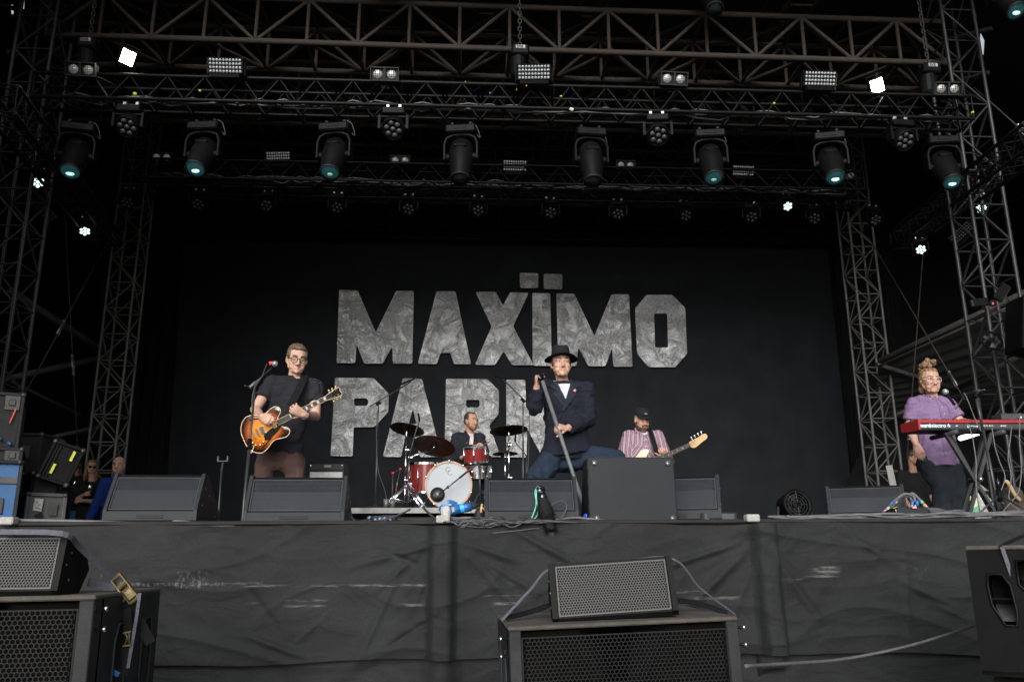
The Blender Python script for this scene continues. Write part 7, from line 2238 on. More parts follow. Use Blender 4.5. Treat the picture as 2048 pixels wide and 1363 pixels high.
sn = D_(1150, 795, Yd0+.45)
drum('chrome snare drum half hidden behind the bass drum', sn, .165, .13, 6, 8, shell='chrome')
ds = thing('drum_throne', 'black round drum stool under the drummer', 'stool', (hipd.x, Yd+.02, RISER))
b = MB(); b.lathe([(.16, 0), (.17, .03), (.16, .07)], 24, Matrix.Translation((hipd.x, Yd+.04, hipd.z-.19))); b.build('seat', M['black'], ds, True)
b = MB(); b.tube([(hipd.x, Yd+.04, hipd.z-.19), (hipd.x, Yd+.04, RISER+.01)], .02, 10); b.build('post', M['chrome'], ds, True)
for k in range(3):
    b = MB(); b.tube([(hipd.x, Yd+.04, RISER+.18), (hipd.x+.24*math.cos(k*2.09+.5), Yd+.04+.24*math.sin(k*2.09+.5), RISER+.012)], .010, 8); b.build('leg', M['chrome'], ds, True)
def cymbal(label, c, r_, rx_, ry_, stand_to, m_='cymbal', boom=None, legs=True):
    root = thing('cymbal', label, 'cymbal', Vector((stand_to.x, stand_to.y, RISER)), 'cymbals of the drum kit')
    X = Matrix.Translation(c) @ Matrix.Rotation(R(rx_), 4, 'X') @ Matrix.Rotation(R(ry_), 4, 'Y')
    b = MB(); b.lathe([(.012, .030), (.03, .026), (.045, .014), (r_*.5, .004), (r_*.98, -.018), (r_, -.020), (r_*.98, -.0215), (r_*.5, .0005), (.045, .0105), (.03, .022), (.012, .026)], 40, X, False); b.build('plate', M[m_], root, True)
    b = MB(); b.lathe([(.016, .028), (.016, .042), (.006, .044), (.006, .065)], 12, X); b.lathe([(.02, .0), (.02, .018)], 12, X); b.build('felt_and_nut', M['black'], root, True)
    hub = Vector((stand_to.x, stand_to.y, stand_to.z))
    b = MB(); b.tube([X @ Vector((0, 0, .02)), X @ Vector((0, 0, -.05)), (boom or hub)], .006, 8); b.build('rod', M['chrome'], root, True)
    if boom:
        b = MB(); b.tube([boom, hub], .008, 8); b.build('boom', M['chrome'], root, True)
    mid = Vector((hub.x, hub.y, (hub.z+RISER)/2))
    b = MB(); b.tube([hub, mid], .0095, 10); b.build('upper_tube', M['chrome'], root, True)
    b = MB(); b.tube([mid, Vector((hub.x, hub.y, RISER+.03))], .0135, 10); b.build('lower_tube', M['chrome'], root, True)
    for q in (hub, mid):
        b = MB(); b.lathe([(.02, -.025), (.02, .025)], 10, Matrix.Translation(q)); b.box(q+Vector((.03, 0, 0)), (.035, .01, .02), bev=.004); b.build('collar', M['chrome'], root, True)
    if legs:
        for k in range(3):
            a = 3.5+k*2.09
            e = Vector((hub.x+.27*math.cos(a), hub.y+.27*math.sin(a), RISER+.012))
            for off in (-.008, .008):
                b = MB(); b.tube([Vector((hub.x+off, hub.y, RISER+.30)), e+Vector((off, 0, 0))], .006, 8); b.build('leg', M['chrome'], root, True)
            b = MB(); b.tube([Vector((hub.x, hub.y, RISER+.08)), Vector((hub.x, hub.y, RISER+.30)).lerp(e, .6)], .005, 8); b.build('leg_brace', M['chrome'], root, True)
            b = MB(); b.tube([e+Vector((0, 0, -.002)), e+Vector((.03*math.cos(a), .03*math.sin(a), .002))], .011, 8); b.build('rubber_foot', M['rubber'], root, True)
    return root
c = D_(462, 367, Yd0+.2); s_ = D_(447, 580, Yd0+.2); cymbal('thin bronze crash cymbal on the left of the kit', c, .205, -14, 9, s_)
c = D_(725, 530, Yd0+.1); s_ = D_(478, 655, Yd0+.05); cymbal('large dark cymbal tilted towards the audience above the bass drum', c, .248, -22, 9, s_, 'cymbal_dk', boom=D_(700, 575, Yd0+.14))
c = D_(1445, 377, Yd0+.3); s_ = D_(1448, 530, Yd0+.3); cymbal('bronze crash cymbal on the right of the kit, against the letter K', c, .23, -8, -4, s_)
c = D_(1413, 603, Yd0+.5); s_ = D_(1413, 650, Yd0+.5); r = cymbal('small flat hi-hat pair at the right of the kit', c, .155, -3, -1, s_)
b = MB(); b.lathe([(.012, -.02), (.045, -.028), (.155, -.006)], 36, Matrix.Translation(c-Vector((0, 0, .018))), False); b.build('lower_plate', M['cymbal'], r, True)
b = MB(); b.tube([D_(1195, 538, Yd-.32), D_(1310, 470, Yd-.62)], [.007, .006], 8); tag(b.build('drumstick', M['maple'], None, True), "pale wooden drumstick raised in the drummer's hand", 'drumstick')
# bass drum microphone on a thick black boom
A = D_(1160, 700, 3.75); Bm = D_(770, 1010, 3.80)
ms_ = thing('microphone_stand', 'black boom across the bass drum front with microphone at its port', 'microphone stand', Vector((A.x+.08, 3.9, RISER)), 'microphone stands')
b = MB(); b.tube([A, A.lerp(Bm, .5)], .012, 10); b.tube([A.lerp(Bm, .5), Bm], .008, 10); b.build('boom', M['stand'], ms_, True)
b = MB(); b.tube([A, Vector((A.x+.02, 3.78, RISER+.03))], .010, 10); b.build('tube', M['stand'], ms_, True)
for k in range(3):
    b = MB(); b.tube([Vector((A.x+.02, 3.78, RISER+.2)), Vector((A.x+.02+.2*math.cos(k*2.1), 3.78+.2*math.sin(k*2.1), RISER+.012))], .008, 8); b.build('leg', M['stand'], ms_, True)
b = MB(); b.ell(A.lerp(Bm, .78), (.018, .018, .018)); b.build('clutch', M['stand'], ms_, True)
mp_ = D_(752, 1018, 3.86)
b = MB(); b.lathe([(.020, -.05), (.033, -.03), (.036, .02), (.028, .045), (.001, .05)], 16, Matrix.Translation(mp_) @ Matrix.Rotation(R(80), 4, 'X') @ Matrix.Rotation(R(20), 4, 'Y')); b.build('microphone', mat('grey mic body', (.12, .13, .135), .4, .3, .2, 30), ms_, True)
# small drum mics
for pts, lab in ((((568, 225), (580, 300), (545, 390), (500, 560), (470, 700)), 'thin stand with slim microphone aimed at the left crash cymbal'), (((1515, 420), (1510, 500), (1560, 560), (1620, 640)), 'thin boom with slim microphone below the right crash cymbal')):
    P_ = [D_(x, y, Yd0-.02) for x, y in pts]
    r = thing('drum_microphone', lab, 'microphone', Vector((P_[-1].x, P_[-1].y, RISER)))
    b = MB(); b.tube(P_[:2], .011, 8); b.build('microphone', M['black_plastic'], r, True)
    b = MB(); b.tube(P_[1:], .006, 8); b.tube([P_[-1], Vector((P_[-1].x, P_[-1].y+.05, RISER))], .008, 8); b.build('tube', M['stand'], r, True)
r = thing('drum_microphone', 'low stand with red plugs left of the floor tom', 'microphone', D_(320, 1060, Yd0))
b = MB(); b.tube([D_(320, 810, Yd0), Vector((D_(320, 810, Yd0).x, Yd0, RISER))], .007, 8); b.tube([D_(310, 812, Yd0), D_(395, 765, Yd0+.1)], .006, 8); b.build('tube', M['stand'], r, True)
for x, y in ((318, 806), (392, 768)):
    b = MB(); b.tube([D_(x-8, y, Yd0-.01), D_(x+12, y-3, Yd0-.01)], .011, 8); b.build('plug', M['red'], r, True)
for x, y, m_ in ((362, 908, 'green'), (357, 930, 'red'), (352, 965, 'red')):
    b = MB(); b.tube([D_(x, y-10, Yd0-.01), D_(x, y+10, Yd0-.01)], .006, 6); b.build('tape_mark', M[m_], r, True)
b = MB(); b.tube(spline([D_(395, 765, Yd0+.1), D_(360, 900, Yd0), D_(345, 1000, Yd0), D_(300, 1110, Yd0-.1)], 6), .004, 6); b.build('lead', M['rubber'], r, True)
# cups
M['clear'] = mat('clear plastic cup', (.5, .52, .54), .15, 0, .1, 10)
M['clear'].node_tree.nodes['Principled BSDF'].inputs['Transmission Weight'].default_value = .85
for x, lab in ((250, 'left of two clear plastic cups on the front of the drum platform'), (312, 'right of two clear plastic cups on the front of the drum platform')):
    p = D_(x, 1160, 3.62); r = thing('plastic_cup', lab, 'cup', (p.x, 3.66, RISER), 'clear plastic cups')
    b = MB(); b.lathe([(.026, 0), (.034, .10), (.0325, .10), (.025, .004)], 18, Matrix.Translation((p.x, 3.66, RISER))); b.build('cup', M['clear'], r, True)
    b = MB(); b.lathe([(.0255, .005), (.030, .055), (.001, .055)], 16, Matrix.Translation((p.x, 3.66, RISER))); b.build('drink', M['rubber'], r, True)

# --- guitar amplifier
pa = at(611, 1012, 2.2); pb = at(691, 924, 2.2)
am = thing('guitar_amplifier', 'black guitar amplifier with silver grille cloth, right of the guitarist', 'amplifier', ((pa.x+pb.x)/2, 2.3, ZD))
za = pb.z; hA = .48
cx_ = (pa.x+pb.x)/2; wA = pb.x-pa.x
b = MB(); b.box((cx_, 2.33, (za-hA+za)/2), (wA, .24, hA), bev=.012); b.build('cabinet', M['black'], am)
b = MB(); b.box((cx_, 2.208, za-.045), (wA-.03, .01, .05), bev=.003); b.build('front_panel', M['cab'], am)
b = MB(); b.box((cx_, 2.206, za-.27), (wA-.05, .01, .36)); b.build('grille_cloth', M['amp_cloth'], am)
b = MB(); b.box((cx_+.01, 2.202, za-.035), (.062, .006, .02), bev=.002); lo = b.build('name_plate', M['paper'], am)
b = MB()
for k in range(6): b.box((cx_-.012+k*.009, 2.1985, za-.035), (.004, .002, .011-.003*(k % 2)), rot=Matrix.Rotation(.25, 3, 'Y'))
b.build('plate_marks', M['black'], lo)
for sx in (-1, 1):
    b = MB(); b.ell((cx_+sx*(wA/2-.03), 2.2, za-.03), (.008, .005, .008)); b.build('corner_screw', M['chrome'], am, True)
b = MB(); b.box((cx_, 2.33, ZD+(za-hA-ZD)/2), (wA*.9, .22, (za-hA-ZD)-.004), bev=.005); tag(b.build('amplifier_stand', M['black']), 'black box under the guitar amplifier', 'box')
b = MB(); b.tube([at(670, 958, 2.05), at(672, 975, 2.05)], .02, 10); b.tube([at(672, 975, 2.05), Vector((at(672, 975, 2.05).x, 2.05, ZD))], .008, 8); tag(b.build('amp_microphone', M['black_plastic'], None, True), 'small black microphone standing in front of the guitar amplifier', 'microphone')
# ================================================================== plugs, cables and boxes along the edge
def ee(x, y, Y): return at(670+x/6.4, 980+y/6.4, Y)        # close-up of the edge in front of the drums
r = thing('power_box', 'long low black power box lying in front of the drum platform', 'box', ee(1150, 440, .62))
p0, p1 = ee(782, 440, .6), ee(1500, 338, .6)
b = MB(); b.box(((p0.x+p1.x)/2, .66, p1.z/2), (p1.x-p0.x, .14, p1.z), bev=.006); b.build('housing', M['black'], r)
r = thing('socket_panel', 'panel of blue and white multi-pin sockets left of the long power box', 'panel', ee(590, 440, .55))
p0, p1 = ee(395, 445, .5), ee(775, 325, .5)
b = MB(); b.box(((p0.x+p1.x)/2, .56, p1.z/2), (p1.x-p0.x, .10, p1.z), bev=.005); pb_ = b.build('housing', M['cab'], r)
for k, x in enumerate((440, 520, 580, 640, 710)):
    q = ee(x, 395, .5)
    b = MB(); b.tube([(q.x, .515, .035), (q.x, .47, .035)], .017, 12); b.build('socket', M['blue'], r, True)
    b = MB(); b.tube(spline([ee(x+5, 335, .49), ee(x-8, 360, .46), ee(x+3, 385, .47)], 5), .007, 8); b.build('white_plug', M['white'], r, True)
def cee(label, base, tip, flap, rr_):
    """blue industrial power coupler: white collar, ribbed blue barrel, flap"""
    base, tip = Vector(base), Vector(tip); d = (tip-base).normalized(); L_ = (tip-base).length
    r = thing('power_plug', label, 'plug', base)
    X = look(base, -d)
    b = MB(); b.lathe([(rr_*1.15, -.03), (rr_*1.3, -.01), (rr_*1.3, .02), (rr_*1.05, .03)], 18, X); b.box((0, -rr_*.3, -.01), (rr_*2.6, rr_*2.2, .06), X, bev=.012); b.build('collar', M['white'], r)
    b = MB(); b.lathe([(rr_, .03), (rr_*1.05, .05), (rr_*1.05, L_*.45), (rr_*.92, L_*.5), (rr_*.92, L_*.72), (rr_*1.0, L_*.75), (rr_*.95, L_)], 20, X); b.build('barrel', M['blue'], r, True)
    b = MB(); b.lathe([(rr_*1.0, L_*.55), (rr_*1.0, L_*.70)], 20, X, False); b.build('ring', mat('bright blue ring', (.03, .30, .75), .4, 0, .1, 10), r, True)
    b = MB(); b.lathe([(rr_*.72, L_), (rr_*.75, L_+.03), (rr_*.4, L_+.06)], 14, X); b.build('gland', M['cab'], r, True)
    b = MB(); ribbon(b, [Vector(p) for p in flap], .03, .006, (0, -1, .2)); b.build('flap', M['blue'], r)
    b = MB(); b.box(base+d*.055-Vector((0, rr_*1.06, 0)), (.02, .004, .035), rot=Matrix((d, Vector((0, 1, 0)), d.cross(Vector((0, 1, 0))))).transposed()); b.build('label', M['paper'], r)
    return r
cee('large blue and white power plug lying on the power box under the bass drum', ee(1420, 268, .60), ee(1740, 205, .62), [ee(1345, 265, .60), ee(1380, 200, .58), ee(1455, 145, .58), ee(1560, 180, .6)], .036)
def ff(x, y, Y): return at(960+x/6.827, 940+y/6.827, Y)     # close-up around the furry microphone
cee('smaller blue and white power plug beside the upright black card', ff(385, 655, .16), ff(500, 652, .17), [ff(400, 610, .16), ff(440, 600, .15), ff(490, 612, .16)], .030)
r = thing('power_plug', 'blue plug flap with white face left of the upright black card', 'plug', ff(140, 680, .16))
b = MB(); ribbon(b, [ff(75, 665, .16), ff(125, 635, .16), ff(205, 610, .16), ff(212, 680, .17)], .03, .008, (0, -1, .1)); b.build('flap', M['blue'], r)
b = MB(); b.box(ff(140, 662, .18), (.05, .02, .03), rot=Matrix.Rotation(-.35, 3, 'Y'), bev=.004); b.build('face', M['white'], r)
q0, q1 = ff(218, 690, .12), ff(338, 568, .12)
b = MB(); b.box(((q0.x+q1.x)/2, .13, (q0.z+q1.z)/2), (q1.x-q0.x, .012, q1.z-q0.z), bev=.002); tag(b.build('black_card', M['cab']), 'small upright black card between the two blue plugs', 'card')
r = thing('power_plug', 'small bright blue plug at the left foot of the tipped box', 'plug', ff(1480, 640, .25))
b = MB(); b.tube([ff(1440, 640, .22), ff(1520, 595, .26)], .022, 12); b.build('barrel', mat('royal blue plastic', (.02, .10, .62), .4, 0, .1, 20), r, True)
b = MB(); b.tube([ff(1490, 565, .26), ff(1515, 555, .26)], .010, 8); b.build('tag', M['yellow'], r, True)
b = MB(); b.tube([ff(540, 690, .12), ff(565, 700, .11)], .010, 8); tag(b.build('cable_end', M['orange'], None, True), 'short orange cable end beside the smaller blue plug', 'cable end')
# stick bag
r = thing('stick_bag', 'black stick bag with one wooden stick, left of the middle monitor', 'bag', ee(1850, 380, .5))
b = MB(); b.loft([(ee(1850, 395, .5), .038, .03, (1, 0, 0)), (ee(1850, 300, .5), .042, .03, (1, 0, 0)), (ee(1855, 255, .5), .03, .02, (1, 0, 0))], 14, 2); b.build('bag', M['black'], r, True)
b = MB(); b.tube([ee(1868, 285, .46), ee(1882, 175, .48)], .009, 8); b.build('stick', M['maple'], r, True)
# furry microphone hanging over the edge
r = thing('furry_microphone', 'black furry wind cover microphone tipped over the stage edge', 'microphone', ff(930, 700, -.02))
ax0, ax1 = ff(850, 390, .06), ff(965, 790, -.10)
b = MB(); b.loft([(ax0, .030, .030, (1, 0, 0)), (ax0.lerp(ax1, .3), .042, .042, (1, 0, 0)), (ax0.lerp(ax1, .75), .040, .042, (1, 0, 0)), (ax1, .022, .024, (1, 0, 0))], 18, 3); b.build('core', M['cloth_in'], r, True)
rf = random.Random(21); b = MB()
dv = (ax1-ax0).normalized(); s_, q_ = frame_of(dv)
M['fur'] = mat('black fur', (.012, .012, .013), .55, 0, .6, 300)
for k in range(2600):
    t = rf.random()**.9; a = rf.uniform(0, 6.283)
    R_ = .030+.014*math.sin(min(1, t*1.4)*math.pi)
    p = ax0.lerp(ax1, t)+(s_*math.cos(a)+q_*math.sin(a))*R_
    o_ = (s_*math.cos(a)+q_*math.sin(a))
    L_ = rf.uniform(.02, .05)
    d = (dv*rf.uniform(.6, 1.3)+o_*rf.uniform(.15, .7)+Vector((rf.gauss(0, .25), rf.gauss(0, .25), -.25))).normalized()
    w_ = d.cross(o_).normalized()*.0013
    p2 = p+d*L_*.6+Vector((0, 0, -.002)); p3 = p+d*L_+Vector((0, 0, -.008))
    b.add([p-w_, p+w_, p2+w_*.7, p3, p2-w_*.7], [(0, 1, 2, 4), (4, 2, 3)])
tag(b.build('fur', M['fur'], r, False, False), kind='stuff')
b = MB()
for t, rr_ in ((0, .036), (.5, .030), (1, .034)):
    c = ff(820, 270, .08).lerp(ff(855, 375, .06), t); b.tube([c-dv*.008, c+dv*.008], rr_, 14)
b.build('shock_mount', M['gloss_black'], r, True)
b = MB(); b.tube([ff(825, 245, .08), ff(858, 385, .06)], .020, 12); b.build('body', M['black_plastic'], r, True)
b = MB(); b.ell(ff(815, 275, .05), (.010, .008, .012)); b.ell(ff(850, 365, .03), (.009, .008, .018)); b.build('fitting', M['steel'], r, True)
p = ff(840, 330, .09); b = MB(); b.tube([p, Vector((p.x, .10, .0))], .010, 8); b.lathe([(.05, 0), (.05, .012), (.015, .02)], 20, Matrix.Translation((p.x, .10, .0))); b.build('foot', M['stand'], r, True)
loose('cord', [ff(795, 215, .07), ff(752, 290, .06), ff(765, 420, .06), ff(755, 520, .06), ff(690, 690, .05)], .0042, M['teal'], 'teal cord looping left of the furry microphone', 'cord')
loose('cord', [ff(775, 225, .07), ff(770, 400, .05), ff(792, 500, .05), ff(785, 600, .05), ff(715, 700, .05)], .0042, M['teal'], 'second teal cord, closer to the furry microphone', 'cord')
loose('cable', [ff(960, 500, .02), ff(1010, 450, .03), ff(1100, 420, .04), ff(1165, 455, .05), ff(1180, 520, .05), ff(1140, 610, .05), ff(1060, 690, .04)], .0055, M['rubber'], 'black cable loop right of the furry microphone', 'cable')
# cables along the edge
def ec(label, pts, r_, m_='rubber', wob=.004):
    P_ = []
    for u, v, Y in pts: P_.append(at(u, v, Y))
    b = MB(); b.tube(spline(P_, 7), r_, 7); tag(b.build('cable', M[m_], None, True), label, 'cable')
M['cable_grey'] = mat('dusty grey cable', (.075, .075, .083), .55, 0, .2, 20)
ec('thick grey cable along the left end of the stage edge', [(-30, 1040, .02), (120, 1041, .01), (260, 1046, .0), (340, 1050, .0), (352, 1042, .03), (430, 1049, .0), (480, 1044, .02)], .012, 'cable_grey')
ec('second thick grey cable along the left end of the stage edge', [(-30, 1046, .0), (150, 1049, -.01), (330, 1053, -.01), (470, 1051, -.01)], .010, 'cable_grey')
ec('black cable curled in front of the monitor at the guitarist\'s feet', [(545, 1050, .02), (570, 1044, .02), (600, 1047, .0), (560, 1050, .0), (600, 1052, -.01), (650, 1048, .02)], .006, 'cable_grey')
ec('grey cable along the edge left of the capped post', [(670, 1049, .0), (760, 1048, .0), (850, 1046, .0), (960, 1046, .01), (1080, 1044, .02), (1180, 1047, .0)], .009, 'cable_grey')
for i, (pts, r_) in enumerate(((((895, 1040, .08), (930, 1035, .10), (985, 1038, .08), (1060, 1043, .06), (1180, 1042, .05), (1300, 1046, .0)), .009),
                 (((900, 1046, .04), (960, 1043, .06), (1030, 1046, .03), (1140, 1036, .10), (1210, 1044, .02)), .009),
                 (((905, 1053, -.02), (940, 1057, -.05), (990, 1050, -.03), (1060, 1046, .02), (1120, 1038, .06), (1160, 1035, .08), (1240, 1044, .02)), .008),
                 (((890, 1052, -.03), (905, 1066, -.08), (960, 1067, -.08), (1040, 1060, -.08), (1095, 1053, -.04)), .006),
                 (((900, 1060, -.05), (930, 1052, -.05), (1000, 1042, .03), (1050, 1040, .05)), .009),
                 (((880, 1040, .05), (900, 1034, .09), (935, 1040, .1), (920, 1048, .05), (900, 1042, .05)), .008),
                 (((845, 1013, .60), (862, 1030, .35), (880, 1046, .05)), .009),
                 (((735, 1045, .10), (790, 1032, .3), (820, 1018, .6)), .007),
                 (((700, 1020, .5), (712, 1042, .1), (760, 1032, .3), (800, 1031, .4)), .006))):
    ec('black cable in the tangle right of the drums\' capped post, number %s from the back' % ORD[i] if False else ['black cable on top of the tangle behind the capped post, running right', 'black cable arching through the tangle to the tipped box', 'black cable dipping over the edge and back up to the tipped box', 'thin cable hanging lowest over the edge by the capped post', 'short thick cable crossing the tangle diagonally', 'coiled cable end just right of the capped post', 'cable coming down steeply from the large blue plug', 'pale cable leading up to the drum platform', 'thin black cable left of the socket panel'][i], pts, r_, 'cable_grey' if i in (0, 2, 7) else 'rubber')
for i, pts in enumerate((((1545, 1040, .03), (1640, 1036, .05), (1740, 1034, .05), (1850, 1033, .04), (1960, 1030, .04), (2080, 1027, .04)), ((1520, 1044, .0), (1620, 1039, .03), (1800, 1037, .02), (1900, 1032, .04), (2080, 1030, .02)), ((1860, 1022, .30), (1890, 1024, .2), (1920, 1029, .1), (1850, 1035, .05)), ((1870, 1030, .2), (1905, 1023, .25), (1925, 1024, .2), (1895, 1034, .1)), ((1860, 1036, .05), (1890, 1033, .1), (1915, 1025, .2), (1935, 1028, .2)), ((1730, 1036, .08), (1780, 1033, .1), (1830, 1035, .08), (1870, 1036, .06)), ((1856, 1020, .35), (1875, 1021, .3), (1890, 1025, .25)))):
    ec(['grey cable along the right part of the stage edge', 'second grey cable along the right part of the edge, nearer the front', 'thick black cable leaving the right side of the small stage box', 'thick black cable curling up by the keyboard player\'s feet', 'thick black cable in the curl, lowest by the edge', 'black cable in front of the small stage box', 'very thick taped cable at the right socket of the small stage box'][i], pts, .016 if i in (2, 3, 4) else (.022 if i == 6 else .010), 'cable_grey')
rt_ = random.Random(17)
b = MB()
for k in range(20):
    u0 = rt_.uniform(888, 960); u1 = u0+rt_.uniform(60, 230); n_ = 6; P_ = []
    for i in range(n_+1):
        t = i/n_
        v_ = 1044-rt_.uniform(-14, 16)*math.sin(math.pi*min(1, t*1.1))*(1-.5*t); P_.append(at(u0+(u1-u0)*t, v_, rt_.uniform(-.13, -.09) if v_ > 1039 else rt_.uniform(-.03, .06)))
    b.tube(spline(P_, 5), rt_.uniform(.004, .008), 6)
tag(b.build('cable_tangle', M['rubber'], None, True), 'heap of thin black cables on the stage edge right of the capped post', 'cables', kind='stuff')
b = MB()
for k in range(7):
    u0 = rt_.uniform(1530, 1600); P_ = [at(u0+(2080-u0)*i/9, 1038-i*1.1-rt_.uniform(0, 7), rt_.uniform(.0, .10)) for i in range(10)]
    b.tube(spline(P_, 5), rt_.uniform(.006, .010), 6)
tag(b.build('cable_tangle', M['cable_grey'], None, True), 'loose bunch of grey cables along the right end of the stage edge', 'cables', kind='stuff')
# stage box with cable bouquet
def gg(x, y, Y): return at(1740+x/6.65, 940+y/6.65, Y)
q0, q1 = gg(372, 632, .28), gg(765, 485, .28)
r = thing('stage_box', 'small grey stage box with coloured plugs in front of the keyboard player', 'box', ((q0.x+q1.x)/2, .33, 0))
b = MB(); b.box(((q0.x+q1.x)/2, .34, q1.z/2), (q1.x-q0.x, .12, q1.z-.002), bev=.005); b.build('housing', M['cab'], r)
b = MB(); b.box((gg(560, 605, .28).x, .278, gg(560, 605, .28).z), (.045, .003, .022)); b.build('label', M['paper'], r)
b = MB(); b.box((gg(352, 570, .27).x, .33, gg(352, 570, .27).z), (.016, .10, .055)); b.build('end_label', M['paper'], r)
b = MB(); b.box(gg(592, 492, .26), (.03, .004, .012)); b.build('tape', M['pink'], r)
for x, m_ in ((560, 'blue'), (625, 'blue')):
    b = MB(); b.tube([gg(x+5, 480, .33), gg(x, 400, .33)], .013, 10); b.build('plug', M[m_], r, True)
for x in (560, 600): 
    b = MB(); b.tube([gg(x, 490, .31), gg(x, 460, .31)], .006, 8); b.build('pin', M['white'], r, True)
def bouquet(label, pts, bands, r_=.011):
    P_ = [gg(*p) for p in pts]; sp_ = spline(P_, 8)
    b = MB(); b.tube(sp_, r_, 8); o = tag(b.build('cable', M['cable_grey'], None, True), label, 'cable')
    for i0, i1, m_ in bands:
        b = MB(); b.tube(sp_[i0:i1+1], r_*1.12, 8); b.build('tape_band', M[m_], o, True)
bouquet('grey cable with blue and white tape bands arching left from the stage box', [(600, 420, .33), (570, 340, .33), (460, 315, .33), (370, 370, .32), (290, 440, .30), (220, 530, .26), (110, 610, .2)], [(30, 33, 'blue'), (37, 40, 'white'), (41, 42, 'pink')])
bouquet('grey cable arching left from the stage box, just under the other', [(555, 400, .35), (520, 350, .35), (430, 345, .35), (350, 410, .33), (270, 500, .3), (180, 580, .24)], [(24, 26, 'white')])
bouquet('grey cable with green and orange tape bands arching right from the stage box', [(520, 330, .36), (570, 310, .36), (650, 380, .35), (720, 455, .33), (765, 510, .30)], [(19, 22, 'green'), (24, 27, 'orange'), (28, 30, 'white')])
b = MB(); b.lathe([(.03, -.02), (.034, .0), (.034, .04), (.02, .045)], 16, Matrix.Translation(gg(255, 585, .22)) @ Matrix.Rotation(R(70), 4, 'Y')); tag(b.build('round_connector', M['black_plastic'], None, True), 'black round connector lying left of the small stage box', 'connector')
b = MB(); b.tube([gg(245, 525, .25), gg(365, 485, .27)], .003, 6); tag(b.build('cable_tie', M['yellow'], None, True), 'thin yellow tie left of the small stage box', 'tie')
# round stage fan
fc_ = at(1588, 1012, 2.2)
r = thing('stage_fan', 'round black stage fan on the floor right of the monitors', 'fan', (fc_.x, 2.2, ZD))
X = Matrix.Translation(fc_) @ Matrix.Rotation(R(78), 4, 'X') @ Matrix.Rotation(R(8), 4, 'Y')
FR = .135
b = MB(); b.lathe([(FR-.012, -.10), (FR, -.10), (FR+.006, .06), (FR+.010, .08), (FR-.008, .08), (FR-.012, .04)], 36, X, False); b.build('drum', M['black_plastic'], r, True)
b = MB()
for k in (.3, .5, .7, .9): b.lathe([(FR*k, .07), (FR*k+.003, .07), (FR*k+.003, .074), (FR*k, .074)], 28, X, False)
for k in range(8):
    a = k*.785; b.tube([(.02*math.cos(a), .02*math.sin(a), .078), (FR*math.cos(a), FR*math.sin(a), .074)], .002, 5, X=X)
b.build('guard', M['stand'], r)
for k in range(5):
    a = k*1.257; b = MB(); b.add([(.02*math.cos(a), .02*math.sin(a), .02), (.03*math.cos(a+.5), .03*math.sin(a+.5), .0), (.115*math.cos(a+.75), .115*math.sin(a+.75), .0), (.12*math.cos(a+.1), .12*math.sin(a+.1), .035)], [(0, 1, 2, 3)], X); b.build('blade', M['black_plastic'], r)
b = MB(); b.lathe([(.03, 0), (.03, .05), (.015, .06)], 16, X); b.build('hub', M['black_plastic'], r, True)
b = MB()
b.tube([fc_+Vector((-FR-.02, 0, 0)), fc_+Vector((-FR-.03, 0, -.2)), Vector((fc_.x-FR-.03, 2.2, ZD+.012)), Vector((fc_.x+FR+.03, 2.2, ZD+.012)), fc_+Vector((FR+.03, 0, -.2)), fc_+Vector((FR+.02, 0, 0))], .012, 8); b.build('bracket', M['stand'], r, True)

# ================================================================== flight cases in the left wing
M['case_blue'] = mat('scuffed blue laminate', (.010, .075, .21), .55, 0, .15, 6, .05, 100, wear=.2, wcol=(.05, .09, .15), ws=22)
M['case_grey'] = mat('scuffed grey green laminate', (.05, .054, .053), .6, 0, .2, 8, wear=.35, wcol=(.10, .10, .095), ws=15)
def case(label, X, w_, d_, h_, mt, edge='fixture', latch=True, cat='flight case', extra=()):
    r = thing('flight_case', label, cat, (0, 0, 0), 'flight cases in the left wing', world=False); r.matrix_world = X
    b = MB(); b.box((w_/2, d_/2, h_/2), (w_-.012, d_-.012, h_-.012)); b.build('shell', M[mt], r)
    for i, (p, q) in enumerate((((0, 0, 0), (w_, 0, 0)), ((0, 0, h_), (w_, 0, h_)), ((0, 0, 0), (0, 0, h_)), ((w_, 0, 0), (w_, 0, h_)), ((w_, 0, h_), (w_, d_, h_)), ((w_, 0, 0), (w_, d_, 0)), ((0, 0, h_), (0, d_, h_)), ((w_, d_, 0), (w_, d_, h_)), ((0, d_, h_), (w_, d_, h_)))):
        b = MB(); a = Vector(p); c = Vector(q); d = (c-a)
        b.box((a+c)/2, (max(.028, abs(d.x)-.03), max(.028, abs(d.y)-.03), max(.028, abs(d.z)-.03)), bev=.004); b.build('edge_rail', M[edge], r)
    for x in (0, w_):
        for z in (0, h_):
            b = MB(); b.ell((x, 0, z), (.022, .022, .022), nu=10, nv=8); b.build('corner', M['chain'], r, True)
    if latch:
        for x, z in latch:
            b = MB(); b.box((x, -.004, z), (.11, .012, .12), bev=.004); b.box((x, -.014, z), (.05, .012, .05), bev=.008); b.build('latch', M['chain'], r)
    return r
